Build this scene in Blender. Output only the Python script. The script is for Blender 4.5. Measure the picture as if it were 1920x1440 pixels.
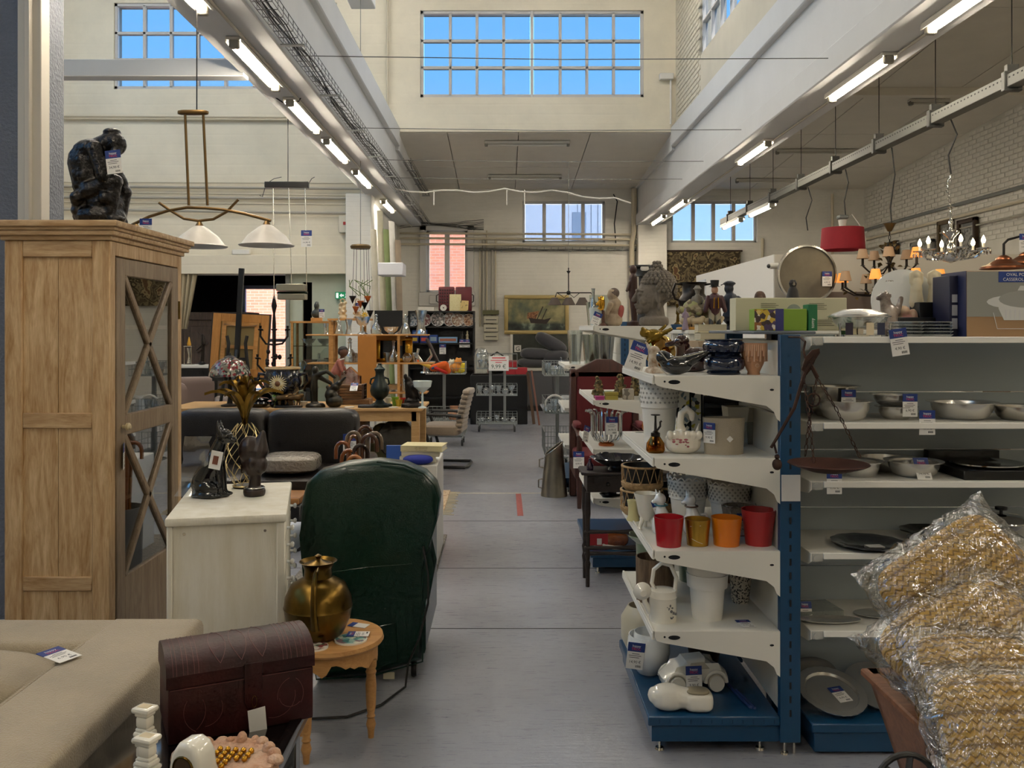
import bpy,bmesh,math,random
from mathutils import Vector,Matrix,Euler
for o in list(bpy.data.objects):bpy.data.objects.remove(o,do_unlink=True)
scene=bpy.context.scene
C=scene.collection
RN=random.Random(11)
PI=math.pi
# ---------------------------------------------------------------- camera, sky, sun, exposure
H=1.55 # eye height
F=1650.0 # focal length in pixels of the 1920 wide frame
cam=bpy.data.cameras.new('camera');camo=bpy.data.objects.new('camera',cam);C.objects.link(camo)
camo.location=(0,0,H);camo.rotation_euler=(PI/2,0,0)
cam.sensor_width=36;cam.lens=36*F/1920
cam.shift_x=17/1920;cam.shift_y=-103/1920
cam.clip_start=.05;cam.clip_end=200
scene.camera=camo
scene.view_settings.view_transform='Standard';scene.view_settings.look='None'
scene.view_settings.gamma=1;scene.view_settings.use_curve_mapping=False
scene.view_settings.exposure=0.12
TUBE=96.0 # emission of the lit fluorescent tubes
w=bpy.data.worlds.new('sky');scene.world=w;w.use_nodes=True
nt=w.node_tree;nt.nodes.clear()
bg=nt.nodes.new('ShaderNodeBackground');ou=nt.nodes.new('ShaderNodeOutputWorld')
tc=nt.nodes.new('ShaderNodeTexCoord');sp=nt.nodes.new('ShaderNodeSeparateXYZ');rp=nt.nodes.new('ShaderNodeValToRGB')
nt.links.new(tc.outputs['Generated'],sp.inputs[0]);nt.links.new(sp.outputs['Z'],rp.inputs[0])
rp.color_ramp.elements[0].position=0.0;rp.color_ramp.elements[0].color=(.50,.68,.95,1)
rp.color_ramp.elements[1].position=.75;rp.color_ramp.elements[1].color=(.14,.40,.88,1)
e_=rp.color_ramp.elements.new(.28);e_.color=(.19,.52,.95,1)
nt.links.new(rp.outputs[0],bg.inputs[0]);bg.inputs[1].default_value=3.6
nt.links.new(bg.outputs[0],ou.inputs[0])
cy=scene.cycles
cy.max_bounces=6;cy.diffuse_bounces=3;cy.glossy_bounces=4;cy.transmission_bounces=5;cy.transparent_max_bounces=12
cy.caustics_reflective=False;cy.caustics_refractive=False;cy.sample_clamp_indirect=5;cy.use_adaptive_sampling=True;cy.adaptive_threshold=.035;cy.adaptive_min_samples=12
sun=bpy.data.lights.new('sun','SUN');sun.energy=9.0;sun.angle=.01;sun.color=(1,.93,.82)
suno=bpy.data.objects.new('sun',sun);C.objects.link(suno)
suno.rotation_euler=Vector((-.16,.70,-.75)).to_track_quat('-Z','Y').to_euler()
def at(x,y,Y):
 """photo pixel + distance along the hall -> point in the hall (metres)"""
 return Vector(((x-943)*Y/F,Y,H-(y-617)*Y/F))
 # ---------------------------------------------------------------- materials
def lin(c):
 if isinstance(c,str):c=tuple(int(c[i:i+2],16)for i in (0,2,4))
 return tuple((v/255/12.92 if v/255<=.04045 else ((v/255+.055)/1.055)**2.4)for v in c)+(1,)
MATS={}
def newmat(name):
 m=bpy.data.materials.new(name);m.use_nodes=True
 n=m.node_tree.nodes;b=n['Principled BSDF']
 return m,m.node_tree,n,b
def node(nt,typ,**kw):
 n=nt.nodes.new(typ)
 for k,v in kw.items():
  if k in n.inputs:n.inputs[k].default_value=v
  else:setattr(n,k,v)
 return n
def coords(nt,scale=(1,1,1),gen=False):
 t=nt.nodes.new('ShaderNodeTexCoord');mp=nt.nodes.new('ShaderNodeMapping')
 mp.inputs['Scale'].default_value=scale
 nt.links.new(t.outputs['Object'],mp.inputs[0]);return mp.outputs[0]
def ramp(nt,fac,stops):
 r=nt.nodes.new('ShaderNodeValToRGB');nt.links.new(fac,r.inputs[0])
 el=r.color_ramp.elements
 el[0].position,el[0].color=stops[0][0],stops[0][1]
 el[1].position,el[1].color=stops[-1][0],stops[-1][1]
 for p,c in stops[1:-1]:
  e=el.new(p);e.color=c
 return r.outputs[0]
def shade(c,k):return tuple(max(0,min(1,v*k))for v in c[:3])+(1,)
def mat(name,col='cccccc',rough=.5,metal=0,var=0,vs=8,bump=0,bs=30,coat=0,stretch=(1,1,1),sheen=0,c2=None,spec=.5):
 if name in MATS:return MATS[name]
 m,nt,n,b=newmat(name);c=lin(col)
 b.inputs['Base Color'].default_value=c;b.inputs['Roughness'].default_value=rough
 b.inputs['Metallic'].default_value=metal;b.inputs['Coat Weight'].default_value=coat
 b.inputs['Coat Roughness'].default_value=.08;b.inputs['Sheen Weight'].default_value=sheen
 b.inputs['Specular IOR Level'].default_value=spec
 if var or bump or c2:
  co=coords(nt,stretch)
  if var or c2:
   t=node(nt,'ShaderNodeTexNoise',Scale=vs,Detail=6,Roughness=.6);nt.links.new(co,t.inputs['Vector'])
   d=lin(c2)if c2 else shade(c,1-var)
   u=c if c2 else shade(c,1+var)
   nt.links.new(ramp(nt,t.outputs[0],[(.32,d),(.68,u)]),b.inputs['Base Color'])
  if bump:
   t=node(nt,'ShaderNodeTexNoise',Scale=bs,Detail=4);nt.links.new(co,t.inputs['Vector'])
   bp=node(nt,'ShaderNodeBump',Strength=bump,Distance=.02);nt.links.new(t.outputs[0],bp.inputs['Height'])
   nt.links.new(bp.outputs[0],b.inputs['Normal'])
 MATS[name]=m;return m
def wood(name,c1,c2,scale=3,axis='Z',rough=.55):
 if name in MATS:return MATS[name]
 m,nt,n,b=newmat(name);s={'X':(.12,1,1),'Y':(1,.12,1),'Z':(1,1,.12)}[axis]
 co=coords(nt,tuple(v*scale*6 for v in s))
 t=node(nt,'ShaderNodeTexNoise',Scale=2.2,Detail=8,Roughness=.65,Distortion=.9);nt.links.new(co,t.inputs['Vector'])
 t2=node(nt,'ShaderNodeTexNoise',Scale=14,Detail=3);nt.links.new(co,t2.inputs['Vector'])
 mx=node(nt,'ShaderNodeMath',operation='ADD');ml=node(nt,'ShaderNodeMath',operation='MULTIPLY');ml.inputs[1].default_value=.3
 nt.links.new(t2.outputs[0],ml.inputs[0]);nt.links.new(t.outputs[0],mx.inputs[0]);nt.links.new(ml.outputs[0],mx.inputs[1])
 nt.links.new(ramp(nt,mx.outputs[0],[(.45,lin(c1)),(.85,lin(c2))]),b.inputs['Base Color'])
 b.inputs['Roughness'].default_value=rough
 bp=node(nt,'ShaderNodeBump',Strength=.15,Distance=.01);nt.links.new(mx.outputs[0],bp.inputs['Height']);nt.links.new(bp.outputs[0],b.inputs['Normal'])
 MATS[name]=m;return m
def glassy(name,col='ffffff',rough=.02,fac=.10,tint='ffffff'):
 """thin clear glass or film: see-through with a sharp reflection that grows at grazing angles"""
 if name in MATS:return MATS[name]
 m=bpy.data.materials.new(name);m.use_nodes=True;nt=m.node_tree;nt.nodes.clear()
 o=nt.nodes.new('ShaderNodeOutputMaterial');mx=nt.nodes.new('ShaderNodeMixShader')
 tr=nt.nodes.new('ShaderNodeBsdfTransparent');tr.inputs[0].default_value=lin(tint)
 gl=nt.nodes.new('ShaderNodeBsdfGlossy');gl.inputs[0].default_value=lin(col);gl.inputs['Roughness'].default_value=rough
 lw=nt.nodes.new('ShaderNodeLayerWeight');lw.inputs[0].default_value=.35
 mr=nt.nodes.new('ShaderNodeMapRange');mr.inputs['To Min'].default_value=fac;mr.inputs['To Max'].default_value=min(1,fac+.75)
 nt.links.new(lw.outputs['Facing'],mr.inputs[0]);nt.links.new(mr.outputs[0],mx.inputs[0])
 nt.links.new(tr.outputs[0],mx.inputs[1]);nt.links.new(gl.outputs[0],mx.inputs[2]);nt.links.new(mx.outputs[0],o.inputs[0])
 MATS[name]=m;return m
def dirtyglass(name,tint,haze):
 """window glass: clear with a little dust that scatters"""
 if name in MATS:return MATS[name]
 m=bpy.data.materials.new(name);m.use_nodes=True;nt=m.node_tree;nt.nodes.clear()
 o=nt.nodes.new('ShaderNodeOutputMaterial');mx=nt.nodes.new('ShaderNodeMixShader')
 tr=nt.nodes.new('ShaderNodeBsdfTransparent');tr.inputs[0].default_value=lin(tint)
 df=nt.nodes.new('ShaderNodeBsdfTranslucent');df.inputs[0].default_value=lin('f4f6f8')
 co=coords(nt);t=node(nt,'ShaderNodeTexNoise',Scale=3,Detail=5);nt.links.new(co,t.inputs['Vector'])
 mr=nt.nodes.new('ShaderNodeMapRange');mr.inputs['From Min'].default_value=.35;mr.inputs['From Max'].default_value=.75
 mr.inputs['To Min'].default_value=0;mr.inputs['To Max'].default_value=haze
 nt.links.new(t.outputs[0],mr.inputs[0]);nt.links.new(mr.outputs[0],mx.inputs[0])
 nt.links.new(tr.outputs[0],mx.inputs[1]);nt.links.new(df.outputs[0],mx.inputs[2]);nt.links.new(mx.outputs[0],o.inputs[0])
 MATS[name]=m;return m
def emit(name,col,strength):
 if name in MATS:return MATS[name]
 m,nt,n,b=newmat(name);b.inputs['Base Color'].default_value=lin(col)
 b.inputs['Emission Color'].default_value=lin(col);b.inputs['Emission Strength'].default_value=strength
 MATS[name]=m;return m
def paintwall(name,col,rough=.6,course=.075,strength=.16,dirt=.12):
 """thick white paint over masonry: faint courses and blotches"""
 if name in MATS:return MATS[name]
 m,nt,n,b=newmat(name);c=lin(col);co=coords(nt)
 t=node(nt,'ShaderNodeTexNoise',Scale=1.3,Detail=8,Roughness=.65);nt.links.new(co,t.inputs['Vector'])
 t2=node(nt,'ShaderNodeTexNoise',Scale=9,Detail=5);nt.links.new(co,t2.inputs['Vector'])
 nt.links.new(ramp(nt,t.outputs[0],[(.3,shade(c,1-dirt)),(.6,c)]),b.inputs['Base Color'])
 b.inputs['Roughness'].default_value=rough
 h=node(nt,'ShaderNodeMath',operation='MULTIPLY');h.inputs[1].default_value=.5;nt.links.new(t2.outputs[0],h.inputs[0])
 src=h.outputs[0]
 if course:
  wv=node(nt,'ShaderNodeTexWave',wave_type='BANDS',bands_direction='Z',Scale=.314/course,Distortion=.6,Detail=2)
  nt.links.new(co,wv.inputs['Vector'])
  cr=ramp(nt,wv.outputs[0],[(0,(0,0,0,1)),(.14,(1,1,1,1))])
  ad=node(nt,'ShaderNodeMath',operation='ADD');nt.links.new(cr,ad.inputs[0]);nt.links.new(src,ad.inputs[1]);src=ad.outputs[0]
 bp=node(nt,'ShaderNodeBump',Strength=strength,Distance=.02);nt.links.new(src,bp.inputs['Height']);nt.links.new(bp.outputs[0],b.inputs['Normal'])
 MATS[name]=m;return m
def patchy(name,cols,scale=40,rough=.35,kind='VORONOI',metal=0,bump=0):
 """small printed or glazed patches in a few colours"""
 if name in MATS:return MATS[name]
 m,nt,n,b=newmat(name);co=coords(nt)
 if kind=='VORONOI':
  t=node(nt,'ShaderNodeTexVoronoi',Scale=scale);nt.links.new(co,t.inputs['Vector'])
  s=nt.nodes.new('ShaderNodeSeparateColor');nt.links.new(t.outputs['Color'],s.inputs[0]);fac=s.outputs[0]
 else:
  t=node(nt,'ShaderNodeTexNoise',Scale=scale,Detail=3);nt.links.new(co,t.inputs['Vector']);fac=t.outputs[0]
 k=len(cols);lo,hi=(0,1)if kind=='VORONOI' else (.3,.7)
 r=nt.nodes.new('ShaderNodeValToRGB');r.color_ramp.interpolation='CONSTANT';nt.links.new(fac,r.inputs[0]);el=r.color_ramp.elements
 el[0].position=0;el[0].color=lin(cols[0]);el[1].position=lo+(hi-lo)*(k-1)/k;el[1].color=lin(cols[-1])
 for i in range(1,k-1):
  e=el.new(lo+(hi-lo)*i/k);e.color=lin(cols[i])
 nt.links.new(r.outputs[0],b.inputs['Base Color']);b.inputs['Roughness'].default_value=rough;b.inputs['Metallic'].default_value=metal
 if bump:
  bp=node(nt,'ShaderNodeBump',Strength=bump,Distance=.02);nt.links.new(fac,bp.inputs['Height']);nt.links.new(bp.outputs[0],b.inputs['Normal'])
 MATS[name]=m;return m
def stripes(name,c1,c2,scale,direction='Z',rough=.6,distort=0,prof='SIN',edge=.5):
 if name in MATS:return MATS[name]
 m,nt,n,b=newmat(name);co=coords(nt)
 t=node(nt,'ShaderNodeTexWave',wave_type='BANDS',bands_direction=direction,Scale=scale,Distortion=distort,wave_profile=prof)
 nt.links.new(co,t.inputs['Vector'])
 nt.links.new(ramp(nt,t.outputs[0],[(edge-.06,lin(c1)),(edge+.06,lin(c2))]),b.inputs['Base Color'])
 b.inputs['Roughness'].default_value=rough
 MATS[name]=m;return m
 # ---------------------------------------------------------------- mesh helpers
def T(x=0,y=0,z=0,rx=0,ry=0,rz=0,s=1):
 sc=Matrix.Diagonal((s,s,s,1))if not isinstance(s,tuple)else Matrix.Diagonal(s+(1,))
 return Matrix.Translation((x,y,z))@Euler((rx,ry,rz)).to_matrix().to_4x4()@sc
class M:
 """collects shapes into one mesh"""
 def __init__(s):s.v,s.f,s.i,s.k,s.x=[],[],[],0,None
 def mat(s,k):s.k=k;return s
 def add(s,vs,fs,xf=None):
  b=len(s.v)
  if xf is not None:vs=[xf@Vector(p)for p in vs]
  if s.x is not None:vs=[s.x@Vector(p)for p in vs]
  s.v+=[tuple(p)for p in vs];s.f+=[tuple(b+q for q in f)for f in fs];s.i+=[s.k]*len(fs);return s
 def box(s,c,d,xf=None,bev=0,seg=1):
  x,y,z=d[0]/2,d[1]/2,d[2]/2
  if bev:
   bm=bmesh.new();bmesh.ops.create_cube(bm,size=1)
   for q in bm.verts:q.co=Vector((q.co.x*d[0]+c[0],q.co.y*d[1]+c[1],q.co.z*d[2]+c[2]))
   bmesh.ops.bevel(bm,geom=list(bm.edges),offset=min(bev,x*.98,y*.98,z*.98),segments=seg,affect='EDGES',profile=.5)
   bm.verts.index_update();s.add([q.co for q in bm.verts],[[q.index for q in f.verts]for f in bm.faces],xf);bm.free();return s
  vs=[(c[0]+a*x,c[1]+b*y,c[2]+e*z)for a in (-1,1)for b in (-1,1)for e in (-1,1)]
  return s.add(vs,[(0,1,3,2),(4,6,7,5),(0,4,5,1),(2,3,7,6),(0,2,6,4),(1,5,7,3)],xf)
 def bb(s,x0,x1,y0,y1,z0,z1,bev=0,seg=1,xf=None):
  return s.box(((x0+x1)/2,(y0+y1)/2,(z0+z1)/2),(abs(x1-x0),abs(y1-y0),abs(z1-z0)),xf,bev,seg)
 def lathe(s,prof,c=(0,0,0),seg=20,xf=None,sx=1,sy=1,wob=None):
  vs,fs,rings=[],[],[]
  for r,z in prof:
   if r<=1e-6:rings.append([len(vs)]);vs.append((c[0],c[1],c[2]+z))
   else:
    rings.append(list(range(len(vs),len(vs)+seg)))
    for j in range(seg):
     a=2*PI*j/seg;q=r*(wob(a,z)if wob else 1)
     vs.append((c[0]+q*sx*math.cos(a),c[1]+q*sy*math.sin(a),c[2]+z))
  for A,B in zip(rings,rings[1:]):
   if len(A)==1 and len(B)==1:continue
   for j in range(seg):
    k=(j+1)%seg
    if len(A)==1:fs.append((A[0],B[k],B[j]))
    elif len(B)==1:fs.append((A[j],A[k],B[0]))
    else:fs.append((A[j],A[k],B[k],B[j]))
  return s.add(vs,fs,xf)
 def tube(s,pts,r,seg=6,closed=False,xf=None,flat=1):
  pts=[Vector(p)for p in pts];n=len(pts);rr=r if isinstance(r,(list,tuple))else [r]*n
  vs,fs,up=[],[],None
  for i,p in enumerate(pts):
   a=pts[(i-1)%n]if (i or closed)else p;b=pts[(i+1)%n]if (i<n-1 or closed)else p
   t=(b-a).normalized()if (b-a).length>1e-9 else Vector((0,0,1))
   if up is None:up=t.orthogonal().normalized()
   up=(up-t*up.dot(t));up=up.normalized()if up.length>1e-6 else t.orthogonal().normalized()
   w=t.cross(up)
   for j in range(seg):
    an=2*PI*j/seg;vs.append(p+up*(math.cos(an)*rr[i])+w*(math.sin(an)*rr[i]*flat))
  for i in range(n if closed else n-1):
   i2=(i+1)%n
   for j in range(seg):
    k=(j+1)%seg;fs.append((i*seg+j,i*seg+k,i2*seg+k,i2*seg+j))
  if not closed:fs+=[tuple(range(seg))[::-1],tuple((n-1)*seg+j for j in range(seg))]
  return s.add(vs,fs,xf)
 def sup(s,c,d,e1=1.,e2=1.,xf=None,n=16,m=10):
  """superellipsoid: e = 1 ball, small e = soft box"""
  g=lambda q,e:math.copysign(abs(q)**e,q)
  vs,fs=[(c[0],c[1],c[2]-d[2])],[]
  for i in range(1,m):
   u=-PI/2+PI*i/m
   for j in range(n):
    a=2*PI*j/n
    vs.append((c[0]+d[0]*g(math.cos(u),e1)*g(math.cos(a),e2),c[1]+d[1]*g(math.cos(u),e1)*g(math.sin(a),e2),c[2]+d[2]*g(math.sin(u),e1)))
  vs.append((c[0],c[1],c[2]+d[2]));L=len(vs)-1
  for j in range(n):
   k=(j+1)%n;fs.append((0,1+k,1+j));fs.append((L,1+(m-2)*n+j,1+(m-2)*n+k))
   for i in range(m-2):fs.append((1+i*n+j,1+i*n+k,1+(i+1)*n+k,1+(i+1)*n+j))
  return s.add(vs,fs,xf)
 def ell(s,c,d,xf=None,n=12,m=8):return s.sup(c,d if isinstance(d,tuple)else (d,d,d),1,1,xf,n,m)
 def cap(s,a,b,r1,r2=None,n=10,xf=None):
  """limb: tapered rod with round ends"""
  r2=r1 if r2 is None else r2;a,b=Vector(a),Vector(b);d=b-a;L=d.length
  pr=[(0,-r1)]+[(r1*math.cos(t),r1*math.sin(t))for t in (-1.05,-.52,0)]+[(r2*math.cos(t),L+r2*math.sin(t))for t in (0,.52,1.05)]+[(0,L+r2)]
  q=d.to_track_quat('Z','Y').to_matrix().to_4x4()if L>1e-9 else Matrix()
  x=Matrix.Translation(a)@q
  return s.lathe(pr,seg=n,xf=(xf@x if xf is not None else x))
 def prism(s,poly,h0,h1,xf=None):
  n=len(poly);vs=[(p[0],p[1],h0)for p in poly]+[(p[0],p[1],h1)for p in poly]
  fs=[tuple(range(n))[::-1],tuple(range(n,2*n))]+[(i,(i+1)%n,n+(i+1)%n,n+i)for i in range(n)]
  return s.add(vs,fs,xf)
 def pad(s,poly,h0,h1,bev,seg=3,xf=None):
  """prism with rounded edges"""
  bm=bmesh.new();n=len(poly)
  a=[bm.verts.new((p[0],p[1],h0))for p in poly];b=[bm.verts.new((p[0],p[1],h1))for p in poly]
  bm.faces.new(a[::-1]);bm.faces.new(b)
  for i in range(n):bm.faces.new((a[i],a[(i+1)%n],b[(i+1)%n],b[i]))
  bm.edges.ensure_lookup_table()
  bmesh.ops.bevel(bm,geom=[e for e in bm.edges if abs(e.verts[0].co.z-e.verts[1].co.z)<1e-9],offset=bev,segments=seg,affect='EDGES',profile=.5,clamp_overlap=True)
  bm.verts.index_update();s.add([q.co for q in bm.verts],[[q.index for q in f.verts]for f in bm.faces],xf);bm.free();return s
 def surf(s,fn,nu,nv,xf=None):
  vs=[fn(i/nu,j/nv)for i in range(nu+1)for j in range(nv+1)]
  fs=[(i*(nv+1)+j,(i+1)*(nv+1)+j,(i+1)*(nv+1)+j+1,i*(nv+1)+j+1)for i in range(nu)for j in range(nv)]
  return s.add(vs,fs,xf)
 def text(s,txt,size,xf,align='CENTER'):
  cu=bpy.data.curves.new('lettering','FONT');cu.body=txt;cu.size=size;cu.align_x=align;cu.resolution_u=2
  ob=bpy.data.objects.new('lettering',cu);C.objects.link(ob)
  me=bpy.data.meshes.new_from_object(ob.evaluated_get(bpy.context.evaluated_depsgraph_get()))
  s.add([v.co for v in me.vertices],[tuple(p.vertices)for p in me.polygons],xf)
  bpy.data.objects.remove(ob);bpy.data.curves.remove(cu);bpy.data.meshes.remove(me);return s
XZ=Matrix(((1,0,0,0),(0,0,-1,0),(0,1,0,0),(0,0,0,1))) # drawing plane XY stood up, facing -Y (towards the entrance)
YZ=Matrix(((0,0,1,0),(1,0,0,0),(0,1,0,0),(0,0,0,1))) # drawing x -> world Y, drawing y -> Z, thickness -> X
def mk(name,m,mats,parent=None,loc=None,rz=0,ang=38,vox=0,smooth=0,rot=None):
 me=bpy.data.meshes.new(name);me.from_pydata(m.v,[],m.f)
 for q in (mats if isinstance(mats,(list,tuple))else [mats]):me.materials.append(q)
 me.polygons.foreach_set('material_index',m.i)
 me.polygons.foreach_set('use_smooth',[True]*len(m.f))
 me.set_sharp_from_angle(angle=math.radians(ang));me.update()
 o=bpy.data.objects.new(name,me);C.objects.link(o)
 if loc is not None:o.location=loc
 if rz:o.rotation_euler=(0,0,rz)
 if rot:o.rotation_euler=rot
 if parent is not None:o.parent=parent
 if vox:
  r=o.modifiers.new('skin','REMESH');r.mode='VOXEL';r.voxel_size=vox;r.use_smooth_shade=True
  if smooth:
   q=o.modifiers.new('soft','SMOOTH');q.iterations=smooth;q.factor=.5
 return o
def say(o,label,cat,group=None):
 o['label']=label;o['category']=cat
 if group:o['group']=group
 return o
def thing(name,label,cat,loc=(0,0,0),rz=0,group=None):
 o=bpy.data.objects.new(name,None);C.objects.link(o);o.location=loc;o.rotation_euler=(0,0,rz);o.empty_display_size=.05
 return say(o,label,cat,group)
def one(name,label,cat,m,mats,loc=None,rz=0,group=None,**kw):return say(mk(name,m,mats,None,loc,rz,**kw),label,cat,group)
def struct(name,m,mats,label=None,cat=None,**kw):
 o=mk(name,m,mats,**kw);o['kind']='structure'
 if label:o['label']=label
 if cat:o['category']=cat
 return o
def rep(src,parent=None,loc=None,rz=None):
 o=src.copy();C.objects.link(o)
 if parent is not None:o.parent=parent
 if loc is not None:o.location=loc
 if rz is not None:o.rotation_euler=(0,0,rz)
 return o
def dup(root,loc,rz=0,label=None):
 r=root.copy();C.objects.link(r);r.location=loc;r.rotation_euler=(0,0,rz)
 if label:r['label']=label
 for ch in list(root.children):
  c=ch.copy();C.objects.link(c);c.parent=r
  for g in list(ch.children):
   d=g.copy();C.objects.link(d);d.parent=c
 return r
def vase(name,label,cat,prof,material,loc,seg=24,group=None,rz=0,**kw):return one(name,label,cat,M().lathe(prof,seg=seg,**kw),material,loc,rz,group)
def cup(r0,r1,h,t=.004,foot=0):
 """profile of an open pot: outside up, inside down"""
 return [(0,0),(r0,0),(r0*.6+r1*.4,h*.45),(r1,h),(r1-t,h),(r0*.6+r1*.4-t,h*.45),(r0-t,t*1.5),(0,t*1.5)]
 # price tags: card with a blue head and print, shared by all
wht=mat('tag white','e9e6df',.6);tblue=mat('tag blue','163478',.5);tred=mat('tag red','d8343c',.5);tblk=mat('tag print black','222222',.6)
TAGM={}
def tagmesh(price):
 if price in TAGM:return TAGM[price]
 m=M();m.box((0,0,-.0425),(.055,.0012,.085))
 m.mat(1).box((0,-.0002,-.0145),(.0552,.0013,.029))
 f=lambda x,z,s=1:T(x,-.00095,z)@XZ
 m.mat(0).text('happy',.0115,f(0,-.0145));m.mat(2).text('TROC',.0115,f(0,-.0245))
 m.mat(3)
 for i,wd in enumerate((.024,.040,.032)):m.box((-.002*i,-.0008,-.036-.006*i),(wd,.0002,.0016))
 m.text(price,.0125,f(0,-.066))
 for i in range(9):m.box((.004+i*.002,-.0008,-.0755),(.0009 if i%3 else .0014,.0002,.007))
 o=mk('price_tag',m,[wht,tblue,tred,tblk]);me=o.data;bpy.data.objects.remove(o);TAGM[price]=me;return me
PR=['14,90 €','9,90 €','34,90 €','6,90 €','4,90 €']
NT=[0]
def tag(parent,loc,rz=0,ry=0,rx=0,s=1.0,price=None):
 NT[0]+=1
 o=bpy.data.objects.new('price_tag',tagmesh(price or PR[NT[0]%5]));C.objects.link(o);o.parent=parent
 o.location=loc;o.rotation_euler=(rx,ry,rz);o.scale=(s,s,s);return o
 # common materials
white=mat('white lacquer','e6e2d8',.45);black=mat('black satin','121212',.4);chrome=mat('chrome','d5d5d2',.12,1)
steel=mat('stainless steel','d2cec4',.24,1);brass=mat('aged brass','634d22',.3,1,var=.35,vs=9);darkmetal=mat('dark iron','1d1a18',.45,.6)
creamglaze=mat('cream glaze','ece6d6',.12,coat=.6);whiteglaze=mat('white glaze','eef0ee',.1,coat=.7)
crystal=glassy('crystal',rough=.03,fac=.14,tint='f4f8f8');bronze=mat('dark bronze','221c17',.35,.55,var=.3,vs=14)
pine=wood('golden pine','b07a3c','d09a58',2,'X');gold=mat('gilt','c79434',.25,1,var=.2,vs=20)
bluesteel=mat('petrol blue steel','0a3d60',.36,var=.04);shelfwhite=mat('shelf white enamel','e3dfd3',.42)
terra=mat('terracotta','b98a68',.8,var=.12,vs=20);wicker=mat('straw wicker','b8976a',.8,var=.2,vs=60,bump=.5,bs=90)
grey_metal=mat('galvanised grey','8b8f8e',.4,.7);slotdark=mat('slot shadow','15161a',.9)
# ================================================================ THE HALL
cream=paintwall('cream painted masonry','eae0c8',course=.16,strength=.09);offwhite=paintwall('white painted masonry','e9e5da');beamwhite=paintwall('white painted concrete','d8d8d6',course=0,strength=.12,dirt=.06)
ceilpaint=mat('ceiling board paint','e0d9cb',.7,var=.03,vs=3)
def floormat():
 m,nt,n,b=newmat('worn grey floor paint');co=coords(nt)
 big=node(nt,'ShaderNodeTexNoise',Scale=.9,Detail=7,Roughness=.62);nt.links.new(co,big.inputs[0])
 fine=node(nt,'ShaderNodeTexNoise',Scale=34,Detail=6,Roughness=.7);nt.links.new(co,fine.inputs[0])
 mp=nt.nodes.new('ShaderNodeMapping');mp.inputs['Scale'].default_value=(1.2,14,1);nt.links.new(co,mp.inputs[0])
 scr=node(nt,'ShaderNodeTexNoise',Scale=5,Detail=6,Roughness=.75);nt.links.new(mp.outputs[0],scr.inputs[0])
 a=ramp(nt,big.outputs[0],[(.30,lin('88898f')),(.62,lin('a6a8b0'))])
 mx=node(nt,'ShaderNodeMixRGB',blend_type='MULTIPLY');mx.inputs[0].default_value=1
 nt.links.new(a,mx.inputs[1]);nt.links.new(ramp(nt,scr.outputs[0],[(.28,(.5,.5,.49,1)),(.40,(.96,.96,.96,1)),(.60,(1,1,1,1)),(.72,(1.25,1.25,1.25,1))]),mx.inputs[2])
 mx2=node(nt,'ShaderNodeMixRGB',blend_type='MULTIPLY');mx2.inputs[0].default_value=1
 nt.links.new(mx.outputs[0],mx2.inputs[1]);nt.links.new(ramp(nt,fine.outputs[0],[(.28,(.5,.5,.5,1)),(.38,(1,1,1,1))]),mx2.inputs[2])
 nt.links.new(mx2.outputs[0],b.inputs['Base Color'])
 nt.links.new(ramp(nt,scr.outputs[0],[(.3,(.42,.42,.42,1)),(.7,(.22,.22,.22,1))]),b.inputs['Roughness'])
 bp=node(nt,'ShaderNodeBump',Strength=.22,Distance=.012);nt.links.new(scr.outputs[0],bp.inputs['Height']);nt.links.new(bp.outputs[0],b.inputs['Normal'])
 b.inputs['Specular IOR Level'].default_value=.8;b.inputs['Coat Weight'].default_value=.85;b.inputs['Coat Roughness'].default_value=.24
 return m
def slabs(m,axis,p0,p1,a0,a1,z0,z1,holes):
 """wall with rectangular openings, made of blocks; axis 'Y': plane along X, axis 'X': plane along Y"""
 A=sorted({a0,a1,*[v for h in holes for v in h[:2]if a0<v<a1]});Z=sorted({z0,z1,*[v for h in holes for v in h[2:]if z0<v<z1]})
 for u0,u1 in zip(A,A[1:]):
  run=None
  for v0,v1 in zip(Z,Z[1:]):
   c=((u0+u1)/2,(v0+v1)/2)
   solid=not any(h[0]<c[0]<h[1]and h[2]<c[1]<h[3]for h in holes)
   if solid and run:run[1]=v1
   elif solid:run=[v0,v1]
   if (not solid or v1==Z[-1])and run:
    if axis=='Y':m.bb(u0,u1,p0,p1,*run)
    else:m.bb(p0,p1,u0,u1,*run)
    run=None
 return m
struct('floor',M().bb(-8.2,7.6,-6.2,20,-.2,0),floormat(),'worn grey painted concrete floor','floor')
# dark expansion joints and floor tape
jm=mat('floor joint','3c3a37',.8)
for i,yy in enumerate((3.05,4.55,5.7,7.1)):struct('trim_%d'%(20+i),M().bb(-8,7.4,yy,yy+.008,.0003,.0012),jm)
one('floor_tape','short red tape strip stuck along the aisle floor','floor tape',M().bb(.12,.17,7.3,8.28,.0004,.0016),mat('red tape','9c5148',.6,var=.2,vs=30))
one('floor_stripe','faint pale line painted across the aisle floor','floor marking',M().bb(-.62,.62,8.29,8.33,.0003,.0012),mat('pale line','b9b3a0',.6,var=.2,vs=20))
W1=(-1.315,2.24,5.24,6.62);W2=(-6.19,-2.64,5.37,6.74)
m=M();slabs(m,'Y',14,14.3,-8.2,3.15,0,8.1,[W1,W2,(-2.16,3.2,-1,4.69),(-6.4,-2.30,-1,2.42)])
struct('wall_upper',m,cream,'tall cream painted end wall with blue-lit windows','wall')
WB1=(.40,2.09,3.32,4.17);WB2=(3.44,5.20,3.32,4.17);WR=(-1.56,-.73,2.3,3.56)
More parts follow.
